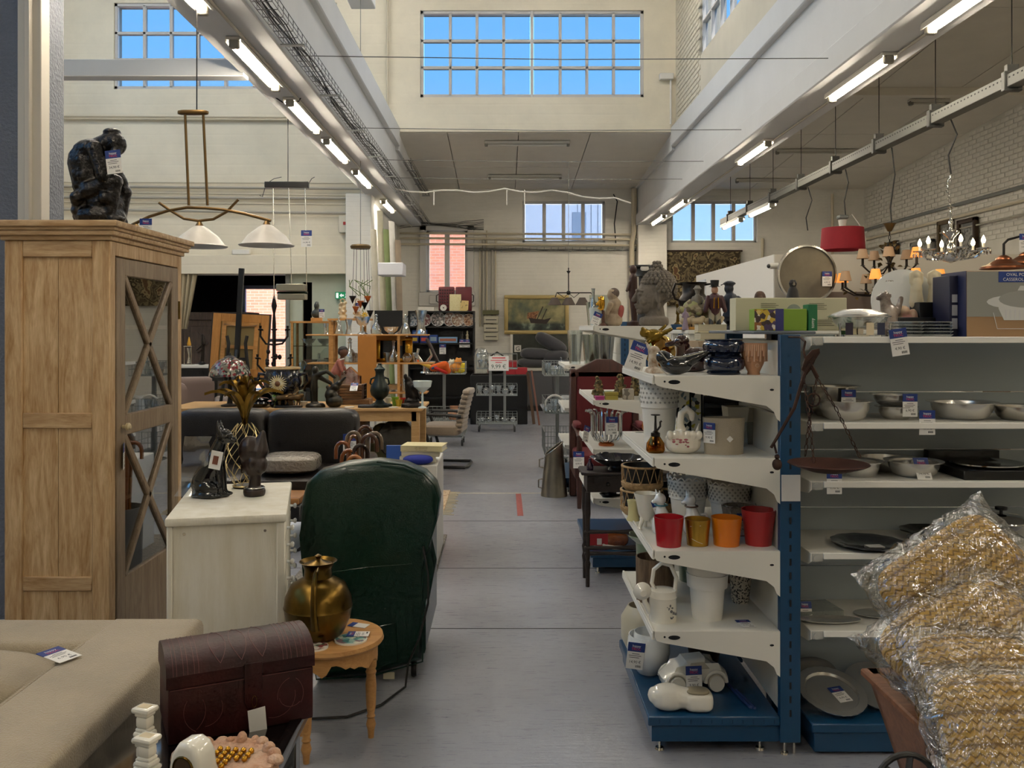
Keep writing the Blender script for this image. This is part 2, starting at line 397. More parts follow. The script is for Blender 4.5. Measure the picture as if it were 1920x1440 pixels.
m=M();slabs(m,'Y',18,18.3,-2.16,7.4,0,4.62,[WB1,WB2,WR]);struct('wall_back',m,offwhite,'white painted brick wall at the far end of the aisle','wall')
m=M();slabs(m,'X',-8.2,-8,-6.2,14,0,8.1,[(-4,0,4.4,7.7),(1.5,5.5,4.4,7.7),(7,12.5,4.4,7.7)]);struct('wall_left',m,cream)
struct('wall_corner',M().bb(-2.3,-2.16,14.3,18.3,0,4.7),offwhite)
struct('wall_right',M().bb(7.4,7.6,-6.2,18.3,0,6.2),paintwall('pointing under paint','c9c5b9',course=0),'white painted brick side wall','wall')
struct('wall_entrance',M().bb(-8.2,7.6,-6.4,-6.2,0,8.1),cream)
WS=(8.2,12.35,5.36,7.2)
m=M();slabs(m,'X',2.75,3.05,-6.2,14,4.75,8.1,[WS]);wcl=struct('wall_clerestory',m,paintwall('pointing under cream paint','cfc7b2',course=0),'painted brick wall above the beam with side window','wall')
struct('ceiling',M().bb(-8.2,3.05,-6.2,14.3,8.0,8.2),ceilpaint)
SL=.067;zc=lambda y:4.41+SL*(18-y)
def roofboards(name,xs,ys,lab):
 root=thing(name,lab,'ceiling');root['kind']='structure'
 g=.007
 for x0,x1 in zip(xs,xs[1:]):
  for y0,y1 in zip(ys,ys[1:]):
   m=M();a,b=zc(y0+g),zc(y1-g)
   v=[(x0+g,y0+g,a),(x1-g,y0+g,a),(x1-g,y1-g,b),(x0+g,y1-g,b)]
   m.add(v+[(p[0],p[1],p[2]+.03)for p in v],[(0,1,2,3),(7,6,5,4),(0,4,5,1),(1,5,6,2),(2,6,7,3),(3,7,4,0)])
   mk('ceiling_panel',m,ceilpaint,root)
 m=M();v=[(xs[0],ys[0],zc(ys[0])+.03),(xs[-1],ys[0],zc(ys[0])+.03),(xs[-1],ys[-1],zc(ys[-1])+.03),(xs[0],ys[-1],zc(ys[-1])+.03)]
 m.add(v+[(p[0],p[1],p[2]+.15)for p in v],[(0,1,2,3),(7,6,5,4),(0,4,5,1),(1,5,6,2),(2,6,7,3),(3,7,4,0)])
 mk('roof_deck',m,mat('joint shadow grey','8a8276',.8),root)
roofboards('ceiling_centre',[-2.16,-.89,.25,1.40,2.75],[14.03,16.2,17.5,18.2],'sloping board ceiling over the far end of the aisle')
roofboards('ceiling_side',[3.0,3.9,5.05,6.2,7.4],[-6.2,-2,2,4.5,7,9.4,12.05,14.1,16.2,18.2],'sloping board ceiling over the lamp bay')
# concrete girders with flanges
def girder(name,xa,xb,y1,lab):
 m=M();m.bb(xa,xb,-6.2,y1,3.65,3.88,.012);m.bb(xa+.05,xb-.05,-6.2,y1,3.87,4.46);m.bb(xa-.02,xb+.02,-6.2,min(y1,14),4.45,4.76,.012)
 if y1>14:m.bb(xa,xb,14,y1,4.4,4.8)
 return struct(name,m,beamwhite,lab,'beam')
girder('beam_left',-2.16,-1.66,18,'white concrete girder carrying the wire cable tray');girder('beam_right',2.69,3.15,18,'white concrete girder beside the lamp bay')
struct('beam_tie',M().bb(-8,-2.12,7.2,7.34,3.62,3.76,.006),beamwhite,'white plank beam crossing in front of the window','beam')
struct('beam_joist',M().bb(3.1,7.4,11.9,12.05,zc(12)-.1,zc(12)+.02,.005),ceilpaint)
struct('beam_stub',M().bb(-2.12,-1.78,11.9,12.3,6.02,8,.01),beamwhite)
struct('beam_lintel',M().bb(-6.4,-2.32,13.86,14.0,2.42,2.72,.006),cream,'cream lintel above the dark side opening','beam')
struct('column_left',M().bb(-3.6,-2.43,4.7,4.87,0,8),mat('grey rough render','6c717c',.55,var=.1,vs=3,bump=.6,bs=60),'grey rendered pillar behind the tall cabinet','column')
struct('trim_1',M().bb(-2.55,-2.425,4.62,4.71,0,8,.004).bb(-2.50,-2.47,4.59,4.63,0,8,.004),mat('white cover board','cfc9bd',.5),'white cover board on the grey pillar','trim')
struct('column_back',M().bb(2.72,3.3,17.7,18.05,0,3.66,.01),offwhite,'white pilaster under the far beam end','column')
struct('column_corner',M().bb(-2.45,-2.05,13.7,14.05,0,3.66,.01),offwhite,'white pillar under the cable tray beam','column')
# painted bricks of the side wall and of the wall above the girder
def bricks(parent,x,ys,zs,material,limit):
 bl,bh,g=.21,.062,.012
 me=None;cells=[]
 r=0;z=zs[0]
 while z<zs[1]:
  y=ys[0]-(.111 if r%2 else 0)
  while y<ys[1]:
   if z+bh<(zs[2](y)if len(zs)>2 else 99):cells.append((y,z))
   y+=bl+g
  z+=bh+g;r+=1
 cells.sort(key=lambda c:c[0])
 src=mk('brick',M().box((0,0,0),(.016,bl,bh),bev=.005),material,parent)
 for i,(y,z)in enumerate(cells[:limit]):
  o=src if i==0 else rep(src,parent)
  o.location=(x+RN.uniform(-.003,.003),y+bl/2,z+bh/2)
 if cells[limit:]:
  m=M()
  for y,z in cells[limit:]:m.box((x+RN.uniform(-.003,.003),y+bl/2,z+bh/2),(.016,bl,bh))
  o=mk('brick_courses',m,material,parent);o['kind']='stuff'
pw=mat('chalky white brick paint','d2cec3',.6,var=.08,vs=5,bump=.3,bs=25)
bricks(bpy.data.objects['wall_right'],7.396,(12.3,17.95),(2.9,5.2,lambda y:zc(y)-.02),pw,300)
bricks(wcl,2.746,(12.36,13.75),(4.8,6.9),mat('cream brick paint','d3cab4',.6,var=.08,vs=5,bump=.3,bs=25),300)
# windows: frame with glazing bars, panes as parts
framem=mat('window frame paint','c9c6c0',.5)
skyglass=dirtyglass('sky dimming pane','bbbdc0',.05);frost=dirtyglass('frosted pane','c4c6c8',.10);clearpane=dirtyglass('clear pane','e4e6e6',.06)  # grey tint of the visible panes is set to dim the bright sky behind
def window(name,axis,p,rect,groups,rows,bar,glass,lab,gap=.0):
 a0,a1,z0,z1=rect;cols=sum(groups)
 o=thing(name,lab,'window');o['kind']='structure'
 m=M();d0,d1=p-.03,p+.05
 def bb(u0,u1,v0,v1,e=0):
  if axis=='Y':m.bb(u0,u1,d0-e,d1,v0,v1,.004)
  else:m.bb(d0-e,d1,u0,u1,v0,v1,.004)
 fr=.05
 bb(a0,a1,z0,z0+fr);bb(a0,a1,z1-fr,z1);bb(a0,a0+fr,z0,z1);bb(a1-fr,a1,z0,z1)
 mull=.05;W=(a1-a0-2*fr-mull*(len(groups)-1))/cols;Hh=(z1-z0-2*fr)/rows
 u=a0+fr;src=None
 for gi,gcols in enumerate(groups):
  if gi:bb(u,u+mull,z0,z1,.012);u+=mull
  for c in range(gcols):
   if c:bb(u-bar/2,u+bar/2,z0+fr*.5,z1-fr*.5)
   for r in range(rows):
    zz=z0+fr+r*Hh
    if c==0 and r:bb(u-bar,u+W*gcols+bar*.5,zz-bar/2,zz+bar/2)
    pm=M().box((0,0,0),(W-bar*.3,.006,Hh-bar*.3)if axis=='Y' else (.006,W-bar*.3,Hh-bar*.3))
    q=mk('pane',pm,glass,o)if src is None else rep(src,o)
    src=src or q
    q.location=(u+W/2,p+.02,zz+Hh/2)if axis=='Y' else (p+.02,u+W/2,zz+Hh/2)
   u+=W
 mk('window_frame',m,framem,o);return o
window('window_1','Y',14.05,W1,[4,4],3,.045,skyglass,'wide clerestory window with two sashes above the aisle')
window('window_2','Y',14.05,W2,[4,4],3,.045,skyglass,'clerestory window cut across by the sloping girder and plank beam')
window('window_3','X',2.82,WS,[4,4],4,.03,skyglass,'side clerestory window above the lamp bay girder')
window('window_4','Y',18.08,WB1,[4],1,.07,frost,'four-pane window at the far end above the cream pipes')
window('window_5','Y',18.08,WB2,[4],1,.07,frost,'four-pane window at the far end of the lamp bay')
window('window_6','Y',18.08,WR,[2],1,.1,clearpane,'tall two-pane window glowing salmon from the brick house outside')
for k,(a,b)in enumerate(((-4,0),(1.5,5.5),(7,12.5))):window('window_%d'%(7+k),'X',-8.1,(a,b,4.4,7.7),[4,4],4,.04,clearpane,'added unseen tall window in the side wall')  # unseen windows added with clear glass to let more blue daylight in
struct('trim_2',M().bb(-1.72,-.57,17.93,18.02,2.02,2.3,.01).bb(-1.70,-1.56,17.94,18.02,2.3,3.66,.01).bb(-.73,-.59,17.94,18.02,2.3,3.66,.01).bb(-1.70,-.59,17.94,18.02,3.56,3.68,.01).bb(-1.5,-.8,17.90,17.96,2.06,2.24,.01),framem)
# outside: salmon brick house, pale clad house, yard
brickout=bpy.data.materials.new('salmon house brick');brickout.use_nodes=True;nt_=brickout.node_tree;b_=nt_.nodes['Principled BSDF']
bk=node(nt_,'ShaderNodeTexBrick',Scale=1);bk.inputs['Color1'].default_value=lin('d98a6a');bk.inputs['Color2'].default_value=lin('c97a5c');bk.inputs['Mortar'].default_value=lin('c49a84')
bk.inputs['Brick Width'].default_value=.22;bk.inputs['Row Height'].default_value=.075;bk.inputs['Mortar Size'].default_value=.008
co_=coords(nt_);sw=nt_.nodes.new('ShaderNodeSeparateXYZ');cb=nt_.nodes.new('ShaderNodeCombineXYZ');nt_.links.new(co_,sw.inputs[0]);nt_.links.new(sw.outputs[0],cb.inputs[0]);nt_.links.new(sw.outputs[2],cb.inputs[1])
nt_.links.new(cb.outputs[0],bk.inputs['Vector']);nt_.links.new(bk.outputs[0],b_.inputs['Base Color']);b_.inputs['Roughness'].default_value=.9
struct('exterior_ground',M().bb(-40,40,18.3,60,-.3,-.05),mat('yard paving','8d8a84',.9))
say(struct('exterior_brick_wall',M().bb(-12,-.2,23,23.4,0,6.5),brickout),'salmon brick house wall standing outside the window','building')
pale=thing('pale_building','pale metal-clad house seen through the far window','building')
mk('wall',M().bb(-.1,3.4,26,29,0,8),mat('pale cladding','ccd6e6',.6),pale);m=M()
for i in range(6):m.bb(2.2+i*.2,2.215+i*.2,25.97,26,0,8)
mk('cladding_seam',m,mat('cladding seam','7f8894',.6),pale);mk('window',M().bb(2.05,2.45,25.95,26,4.2,5.0),mat('far glass','8d9cb0',.2),pale)
# dark side room behind the opening
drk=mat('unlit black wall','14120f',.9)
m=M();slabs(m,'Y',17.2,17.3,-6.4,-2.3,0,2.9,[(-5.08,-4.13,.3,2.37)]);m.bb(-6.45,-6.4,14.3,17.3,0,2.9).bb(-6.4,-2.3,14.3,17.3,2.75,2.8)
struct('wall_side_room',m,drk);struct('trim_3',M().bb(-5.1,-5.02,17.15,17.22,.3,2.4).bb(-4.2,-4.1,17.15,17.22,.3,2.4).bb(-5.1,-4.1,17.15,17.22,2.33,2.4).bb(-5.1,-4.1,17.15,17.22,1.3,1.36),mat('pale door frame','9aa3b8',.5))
m=M();slabs(m,'Y',14.06,14.12,-3.42,-2.3,0,2.42,[(-3.2,-3.05,0,2.3)]);struct('wall_partition',m,mat('pale green partition','c4c9b4',.6,var=.03),'pale green partition below the lintel','wall')
struct('trim_4',M().bb(-3.46,-3.40,14.0,14.1,0,2.42),mat('grey door post','8a8a82',.5))
# ---------------------------------------------------------------- services
pipem=mat('cream pipe paint','c8bda4',.5);conduit=mat('grey conduit','a7a193',.5);cablem=mat('black cable','1a1918',.6);wiregal=mat('galvanised wire','787872',.4,.8)
NUM=['first','second','third','fourth','fifth','sixth','seventh','eighth','ninth','tenth','eleventh','twelfth']
tubemat=emit('lit tube','fff2dc',TUBE);lampbody=mat('lamp housing','dcd8ce',.4);lampcap=mat('lamp end cap','8d897e',.5)
hightube=emit('added high tube','fffaf2',150)  # emission for the added lamps above the view
def batten(label,x,y0,y1,z,lit=True,along='Y',group=None,name='fluorescent_lamp',tm=None):
 L=y1-y0;o=thing(name,label,'ceiling lamp',(x,y0,z),0,group)
 if along=='X':o.rotation_euler=(0,0,-PI/2)
 mk('housing',M().bb(-.06,.06,.0,L,-.022,.0,.004).bb(-.06,-.054,0,L,-.045,-.02).bb(.054,.06,0,L,-.045,-.02),lampbody,o)
 mk('tube',M().tube([(0,.05,-.055),(0,L-.05,-.055)],.021,10),(tm or tubemat)if lit else mat('unlit tube','e0dccf',.3),o)
 for yy in (0,L-.05):mk('end_cap',M().bb(-.036,.036,yy,yy+.05,-.082,-.02,.008),lampcap,o)
 return o
LB=[(-5.2,-4),(-2.8,-1.6),(-.4,.8),(1.9,3.1),(4.48,5.68),(6.3,7.5),(7.95,9.15),(9.6,10.8),(11.5,12.7),(14.2,15.4)]
for i,(a,b)in enumerate(LB):batten('lit fluorescent lamp under the cable tray beam, %s from the entrance'%NUM[i],-1.93,a,b,3.648,group='lamps under the cable tray beam')
RB=[(-5.2,-4),(-2.8,-1.6),(-.4,.8),(2.3,3.5),(4.85,6.05),(6.66,7.86),(9.7,10.9),(14.1,15.3),(16.0,17.2)]
for i,(a,b)in enumerate(RB):batten('lit fluorescent lamp under the lamp bay beam, %s from the entrance'%NUM[i],2.93,a,b,3.648,group='lamps under the lamp bay beam')
for i,(x,y,L)in enumerate(((.40,14.5,1.4),(.42,16.8,1.4))):
 batten('unlit batten lamp across the far ceiling, %s from the high window'%NUM[i],x-L/2,0,L,zc(y)-.002,False,'X','unlit ceiling battens').location=(x-L/2,y,zc(y)-.004)
for i,(x,y,L)in enumerate(((5.37,15.0,1.43),(5.2,17.1,1.35),(6.0,12.4,.55))):
 batten('unlit batten lamp over the lamp bay, %s'%('in front of the plank joist' if i==2 else 'close above the far window' if i else 'between joist and far window'),x-L/2,0,L,zc(y),False,'X','unlit ceiling battens').location=(x-L/2,y,zc(y)-.004)
for i,(x,y)in enumerate(((-5.5,4.5),(-3.6,8),(-5.8,10.2),(-4.4,10.6),(-3.1,10.2))):batten('added unseen batten lamp high over the side hall, %s'%NUM[i],x,y,y+1.2,7.6,group='added lamps over the side hall',tm=hightube)  # added above the view to brighten the end wall and side hall
for i,(x,y)in enumerate(((.5,3),(.5,7),(-.8,10.4),(.5,10.6),(1.8,10.4))):batten('added unseen batten lamp high over the aisle, %s'%NUM[i],x,y,y+1.2,7.6,group='added lamps over the aisle',tm=hightube)  # added above the view, grouped towards the end wall to lift its tone
for i,(x,y)in enumerate(((5.6,-3),(5.6,1),(5.8,4.5))):batten('lit batten lamp over the lamp bay near the entrance, %s'%NUM[i],x,y,y+1.2,zc(y+1.2)-.03,group='entrance lamps over the lamp bay')
# wire cable tray along the girder, with its cables
def tray(label,x,z,y0,y1,w_,n):
 o=thing('cable_tray',label,'cable tray',(x,y0,z));m=M();L=y1-y0
 for q in (-w_/2,-w_/6,w_/6,w_/2):m.tube([(q,0,0),(q,L,0)],.003,4)
 for q in (-w_/2,w_/2):
  for zz in (.035,.075):m.tube([(q,0,zz),(q,L,zz)],.003,4)
 k=int(L/.14)
 for i in range(k+1):m.tube([(-w_/2,i*L/k,.075),(-w_/2,i*L/k,0),(w_/2,i*L/k,0),(w_/2,i*L/k,.075)],.003,4)
 mk('wire_mesh',m,wiregal,o)
 for j in range(n):
  pts=[];q=RN.uniform(-w_*.4,w_*.4);zz=RN.uniform(.012,.05)
  for i in range(int(L/.35)+1):
   q=max(-w_*.45,min(w_*.45,q+RN.uniform(-.025,.025)));pts.append((q,i*L/int(L/.35),zz+RN.uniform(-.008,.012)))
  mk('cable',M().tube(pts,RN.choice((.004,.005,.007)),5),cablem,o)
 for i in range(int(L/1.4)+1):mk('bracket',M().bb(-w_/2-.02,w_/2+.02,.7+i*1.4 if .7+i*1.4<L else L-.1,.74+i*1.4 if .7+i*1.4<L else L-.06,-.012,-.002),grey_metal,o)
tray('wire cable tray full of black cables along the girder',-1.555,3.66,3.0,17.9,.14,7)
tray('wire cable tray under the edge of the far ceiling',-1.55,4.24,14.2,17.8,.12,3)
tray('wire cable tray with cable bundle along the far wall',0,3.14,0,3.9,.12,5);bpy.data.objects['cable_tray.002'].location=(-.75,17.92,3.14);bpy.data.objects['cable_tray.002'].rotation_euler=(0,0,-PI/2)
def pipe(label,pts,r=.018,material=None,name='pipe',cat='pipe',group=None,seg=8):return one(name,label,cat,M().tube(pts,r,seg),material or pipem,group=group)
for i,z in enumerate((3.50,3.40,3.28)):pipe('cream pipe along the far wall, %s of three from the top'%NUM[i],[(-2.1,17.9,z),(3.25,17.9,z-.03)],.022,group='cream pipes along the far wall')
for i,z in enumerate((4.93,4.89)):pipe('thin cream pipe along the end wall, %s of the pair'%('upper' if not i else 'lower'),[(-7.9,13.95,z),(-2.2,13.95,z-.03)],.016,group='pipe pair below the clerestory')
for i,z in enumerate((3.86,3.80,3.72,3.62,3.55,3.44)):pipe('horizontal pipe across the end wall behind the pendant lamps, %s from the top'%NUM[i],[(-7.9,13.94,z+.02),(-2.2,13.94,z-.03*(i%3))],.012+.008*(i%2),conduit if i%2 else pipem,group='pipes behind the pendant lamps')
for i,x in enumerate((-.47,-.40,-.33,-.22,-.15)):pipe('vertical conduit on the far wall beside the ship painting, %s in the row'%NUM[i],[(x,17.95,1.6),(x,17.95,3.2+.18*(i%3))],.016+.012*(i%2),conduit if i%2 else pipem,group='vertical conduits beside the painting')
pipe('thick cream downpipe in the far corner under the girder',[(2.62,17.9,0),(2.62,17.9,3.3),(2.66,17.86,3.5),(2.66,17.86,4.4)],.055)
pipe('dark cable hanging beside the far window',[(2.25,17.93,4.3),(2.33,17.93,4.15),(2.27,17.93,3.7),(2.3,17.93,3.3)],.012,cablem,'hanging_cable','cable')
for i,z in enumerate((3.56,3.36,3.16)):pipe('pipe along the painted brick side wall, %s of three from the top'%NUM[i],[(7.33,5,z),(7.33,17.9,z)],(.03,.022,.014)[i],(grey_metal,pipem,conduit)[i],group='pipes along the side wall')
pipe('vertical pipe in the far corner of the lamp bay',[(6.7,17.9,0),(6.7,17.9,4.3)],.03)
pipe('short vertical pipe on the far wall beside the lamp bay window',[(5.3,17.97,2),(5.3,17.97,3.4)],.03)
for i,(y,z)in enumerate(((7.28,3.79),(9.93,3.80),(11.8,3.80),(13.2,3.80))):pipe('thin steel wire stretched between the girders, %s from the entrance'%NUM[i],[(-1.66,y,z+.02),(.5,y,z-.01),(2.69,y,z)],.004,wiregal,'tension_wire','wire','wires between the girders',5)
for i,x in enumerate((-1.86,2.99)):pipe('thin grey conduit linking the lamps under the %s beam'%('cable tray','lamp bay')[i],[(x,-6,3.635),(x,17.9,3.635)],.011,conduit)
pts=[(-1.655+i*.24,13.4,3.69-.06*abs(math.sin(i*.9))+(.0 if i<10 else -.035*(i-10)))for i in range(16)]
gar=thing('string_light_cable','white cable with short drops sagging across the aisle','cable');mk('cable',M().tube(pts,.012,6),white,gar)
for x in (-1.05,.06,.33):mk('drop',M().tube([(x,13.4,3.67),(x,13.4,3.44)],.009,6),white,gar)
m=M()
for k in range(8):
 pts=[(-2.1+.19*i,17.88+RN.uniform(-.04,.04),3.60+.022*k+.05*math.sin(i*.45+k*.4)+RN.uniform(-.012,.012))for i in range(10)]
 m.tube(pts,.006,5)
one('cable_bundle','tangled grey cable bundle above the salmon window','cables',m,mat('grey cable','4a4843',.6))
pipe('loose black cable looping off the cable tray',[at(575,165,8),at(560,190,8),at(530,192,8),at(505,175,8)],.006,cablem,'loose_cable','cable')
b_=one('junction_box','small white junction box high in the corner by the clerestory','junction box',M().bb(2.48,2.7,13.9,14,5.5,5.6,.01),white)
pipe('white conduit running down from the junction box',[(2.66,13.95,5.5),(2.66,13.95,4.8)],.015,white)
pipe('vertical conduit on the cream end wall beside the girder',[(-1.83,13.95,4.7),(-1.83,13.95,8)],.02,pipem)
# ================================================================ FURNITURE ALONG THE LEFT OF THE AISLE
limed=wood('limed oak','a27a49','d9bb90',2.2,'Z');limed2=wood('limed oak rail','9c764a','d2b48a',2.2,'X');limedoor=wood('greyed oak','75604a','9a866c',2.2,'Z');clear=glassy('cabinet glass',rough=.01,fac=.05,tint='d9dcd6')
# tall display cabinet
c=thing('display_cabinet','tall limed oak display cabinet with crossed glazed door','cabinet',(-2.08,3.67,0))
W_,D_,Hc=.44,.82,1.92
dark_in=mat('cabinet inside','2e2118',.7)
mk('carcass',M().bb(.0,.02,.02,D_,.04,Hc).bb(0,W_-.03,D_-.02,D_,.04,Hc).bb(0,W_-.03,.02,D_,.04,.08).bb(0,W_-.03,.02,D_,Hc-.03,Hc),dark_in,c)
for z in (.78,1.22,1.55):mk('shelf',M().bb(.02,W_-.06,.03,D_-.03,z,z+.018),limed2,c)
for x0,x1 in ((0,.075),(W_-.075,W_)):mk('stile',M().bb(x0,x1,0,.025,.0,Hc,.004),limed,c)
for z0,z1 in ((.0,.1),(.455,.515),(1.135,1.20),(Hc-.07,Hc)):mk('rail',M().bb(.075,W_-.075,.001,.025,z0,z1,.004),limed2,c)
for z0,z1 in ((.1,.455),(.515,1.135),(1.2,Hc-.07)):
 mk('panel',M().bb(.07,W_*.5-.001,.012,.022,z0-.005,z1+.005).bb(W_*.5+.001,W_-.07,.012,.022,z0-.005,z1+.005),limed,c)
m=M();pf=[(0,0),(.006,0),(.012,.025),(.03,.035),(.034,.055),(.05,.06),(.05,.08),(0,.08)]
for(x0,y0,x1,y1)in ((0,0,W_,0),(W_,0,W_,D_),(0,D_,W_,D_),(0,0,0,D_)):pass
for k,(e,z0,z1)in enumerate(((.012,0,.022),(.03,.02,.04),(.036,.04,.056),(.05,.054,.08))):m.bb(-e,W_+e,-e,D_+e,Hc+z0,Hc+z1,.005,2)
mk('cornice',m,limed2,c)
mk('frame_post',M().bb(W_-.03,W_,.02,.055,0,Hc,.003).bb(W_-.03,W_,D_-.05,D_,0,Hc,.003).bb(W_-.03,W_,.05,D_-.05,Hc-.06,Hc,.003),limed,c)
d=mk('door',M().bb(W_-.024,W_+.004,.06,.145,.08,Hc-.065,.004).bb(W_-.024,W_+.004,D_-.14,D_-.055,.08,Hc-.065,.004).bb(W_-.024,W_+.004,.14,D_-.135,1.78,Hc-.065,.004).bb(W_-.024,W_+.004,.14,D_-.135,1.09,1.18,.004).bb(W_-.024,W_+.004,.14,D_-.135,.08,.48,.004),limedoor,c)
for z0,z1 in ((.48,1.09),(1.18,1.78)):
 mk('pane',M().bb(W_-.012,W_-.008,.14,D_-.135,z0,z1),clear,d)
 for a,b in (((.145,z0),(D_-.14,z1)),((.145,z1),(D_-.14,z0))):
  L=math.hypot(b[0]-a[0],b[1]-a[1]);an=math.atan2(b[1]-a[1],b[0]-a[0])
  mk('crossbar',M().box((0,0,0),(.022,L,.034),T(W_-.006,(a[0]+b[0])/2,(a[1]+b[1])/2,rx=an),.006),limedoor,d)
mk('knob',M().lathe([(0,0),(.008,0),(.007,.012),(.016,.018),(.017,.028),(.008,.036),(0,.036)],xf=T(W_+.004,.115,1.13,ry=PI/2)),mat('worn bone knob','c3b28c',.4),d)
for z in (.3,1.6):mk('hinge',M().tube([(W_+.004,D_-.045,z),(W_+.004,D_-.045,z+.09)],.006,8),brass,d)
tag(d,(W_+.012,.11,1.06),rz=PI/2+.35,s=1.3)
# things kept inside the cabinet
for i,(x,y,z,k)in enumerate(((.2,.25,1.238,0),(.25,.42,1.238,0),(.2,.6,1.238,1),(.22,.3,.798,0),(.2,.5,.798,1),(.2,.62,1.568,0),(.24,.3,1.568,2),(.2,.45,1.568,2),(.22,.4,.08,3))):
 L=(-2.08+x,3.67+y,z)
 nm=('front','middle','far')[min(2,int((y-.2)/.17))];sh={1.238:'middle',.798:'lower',1.568:'top',.08:'bottom'}[z]
 if k==0:vase('glass_vase','clear glass vase behind the cabinet door, %s of the %s shelf'%(nm,sh),'vase',[(0,0),(.04,0),(.035,.05),(.055,.16),(.05,.16),(.03,.05),(0,.01)],crystal,L,group='glass kept in the oak cabinet')
 elif k==1:vase('carafe','rounded glass carafe behind the cabinet door on the %s shelf'%sh,'carafe',[(0,0),(.06,0),(.065,.06),(.02,.14),(.025,.2),(.02,.2),(.055,.06),(0,.01)],crystal,L,group='glass kept in the oak cabinet')
 elif k==2:one('gift_box','small %s box on the top shelf inside the oak cabinet'%('teal' if y<.4 else 'white'),'box',M().bb(-.04,.04,-.05,.05,0,.12,.003),mat('teal card','2f8a86',.5)if y<.4 else white,L)
 else:one('storage_box','dark cardboard box on the cabinet floor behind the lower glass','box',M().bb(-.1,.1,-.15,.15,0,.3,.005),mat('dark card','3d3128',.7),L)
 # bronze thinker-like seated figure on the cabinet
m=M();m.ell((0,0,.05),(.115,.10,.07)).ell((.02,0,.11),(.085,.085,.07)).ell((-.02,.01,.15),(.075,.08,.06)).cap((-.035,0,.17),(-.055,0,.30),.075,.085).ell((-.03,0,.345),(.085,.085,.055)).cap((.0,0,.36),(.05,-.005,.385),.05,.045)
m.ell((.075,-.01,.375),(.048,.044,.052)).cap((.01,-.07,.345),(.05,-.085,.22),.034,.026).cap((.05,-.085,.22),(.09,-.03,.345),.026,.022).cap((.0,.07,.34),(.08,.05,.21),.034,.026).cap((-.02,-.05,.16),(.09,-.055,.20),.048,.036).cap((.09,-.055,.20),(.075,-.06,.06),.034,.024).cap((-.02,.05,.15),(.085,.05,.17),.048,.036).cap((.085,.05,.17),(.07,.05,.05),.034,.026).ell((.09,-.06,.035),(.05,.025,.02)).ell((.055,0,.43),(.04,.04,.02))
for k in range(26):m.ell((RN.uniform(-.09,.1),RN.uniform(-.08,.08),RN.uniform(.02,.13)),RN.uniform(.02,.035))
for k in range(40):a,t=RN.uniform(0,6.28),RN.uniform(0,1);m.ell((-.04-.015*t+.058*math.cos(a),.07*math.sin(a),.17+.17*t),(RN.uniform(.012,.022),RN.uniform(.012,.022),RN.uniform(.015,.04)))
o=one('seated_figure','dark bronze seated figure leaning its head on its hand atop the cabinet','sculpture',m,mat('black bronze','15110f',.3,.4,var=.3,vs=25,bump=.35,bs=60),(-1.80,3.93,1.998),vox=.0055,smooth=1)
tag(o,(.10,-.10,.33),ry=-.12,s=1.2)
# shabby white chest of small drawers
shabby=mat('distressed white paint','d9d1bb',.6,c2='e9e4d6',vs=2.5,stretch=(6,6,1),bump=.12,bs=20)
k=thing('drawer_chest','distressed white chest of many small drawers','chest of drawers',(-1.237,3.235,0),math.radians(12));W_,D_,Hc=.422,.7,.854
mk('carcass',M().bb(.012,W_-.012,.012,D_-.012,.0,Hc-.03),shabby,k);mk('top',M().bb(-.006,W_+.008,-.008,D_+.008,Hc-.032,Hc,.008,2),shabby,k)
mk('corner_post',M().bb(W_-.03,W_+.002,0,.03,0,Hc-.032,.004).bb(0,.02,0,.03,0,Hc-.032,.004),shabby,k);mk('bottom_rail',M().bb(.02,W_-.03,.002,.02,.0,.16,.003),shabby,k)
for(x,z)in ((.06,.79),(.35,.79),(.35,.42),(.06,.42)):mk('screw',M().lathe([(0,0),(.006,0),(.005,.003),(0,.003)],seg=8,xf=T(x,.0125,z,rx=PI/2)),steel,k)
dr=kb=None
for i in range(11):
 z=.08+.066*i
 q=mk('drawer',M().bb(0,.016,.035,D_-.035,0,.061,.004),shabby,k)if dr is None else rep(dr,k)
 dr=dr or q;q.location=(W_-.012,0,z)
 for y in (.13,D_-.13):
  h=mk('knob',M().lathe([(0,0),(.006,0),(.005,.012),(.011,.018),(.012,.024),(.006,.029),(0,.029)],seg=12,xf=T(0,0,0,ry=PI/2)),whiteglaze,q)if kb is None else rep(kb,q)
  kb=kb or h;h.location=(.016,y,.031)
  # cat, carved head and pineapple on the chest
m=M();m.ell((-.03,0,.055),(.06,.05,.055)).cap((-.03,0,.07),(.015,0,.17),.052,.036).cap((.015,0,.17),(.035,0,.225),.034,.026).ell((.05,0,.25),(.036,.030,.032)).cap((.065,0,.24),(.092,0,.233),.018,.012)
for s_ in (-1,1):m.cap((.035,.018*s_,.27),(.028,.02*s_,.318),.012,.003).cap((.03,.02*s_,.15),(.045,.02*s_,.012),.018,.012).ell((.06,.02*s_,.01),(.022,.011,.01)).ell((-.01,.042*s_,.035),(.05,.018,.034)).ell((.025,.045*s_,.01),(.03,.012,.01))
m.tube([(-.08,0,.02),(-.07,-.04,.012),(-.02,-.06,.012),(.03,-.062,.012)],.009,8)
o=one('cat_figure','sleek black seated cat figure with a photo card at its neck','figurine',m,mat('black lacquer','0c0c0d',.12,coat=.6),at(398,930,3.66),vox=.005,smooth=2)
o.location.z=.854
mk('card',M().box((0,0,0),(.048,.001,.075),T(.035,-.062,.16,ry=.2)),wht,o);mk('card_picture',M().box((0,0,0),(.022,.001,.035),T(.034,-.0635,.16,ry=.2)),mat('brown print','6b3d2a',.5),o)
pl=M().surf(lambda u,v:(-.1+.11*u+.05*v+RN.uniform(-.006,.006)-.035,-.055+.03*math.sin(v*5)+RN.uniform(-.005,.005),.01+.25*v),7,10)
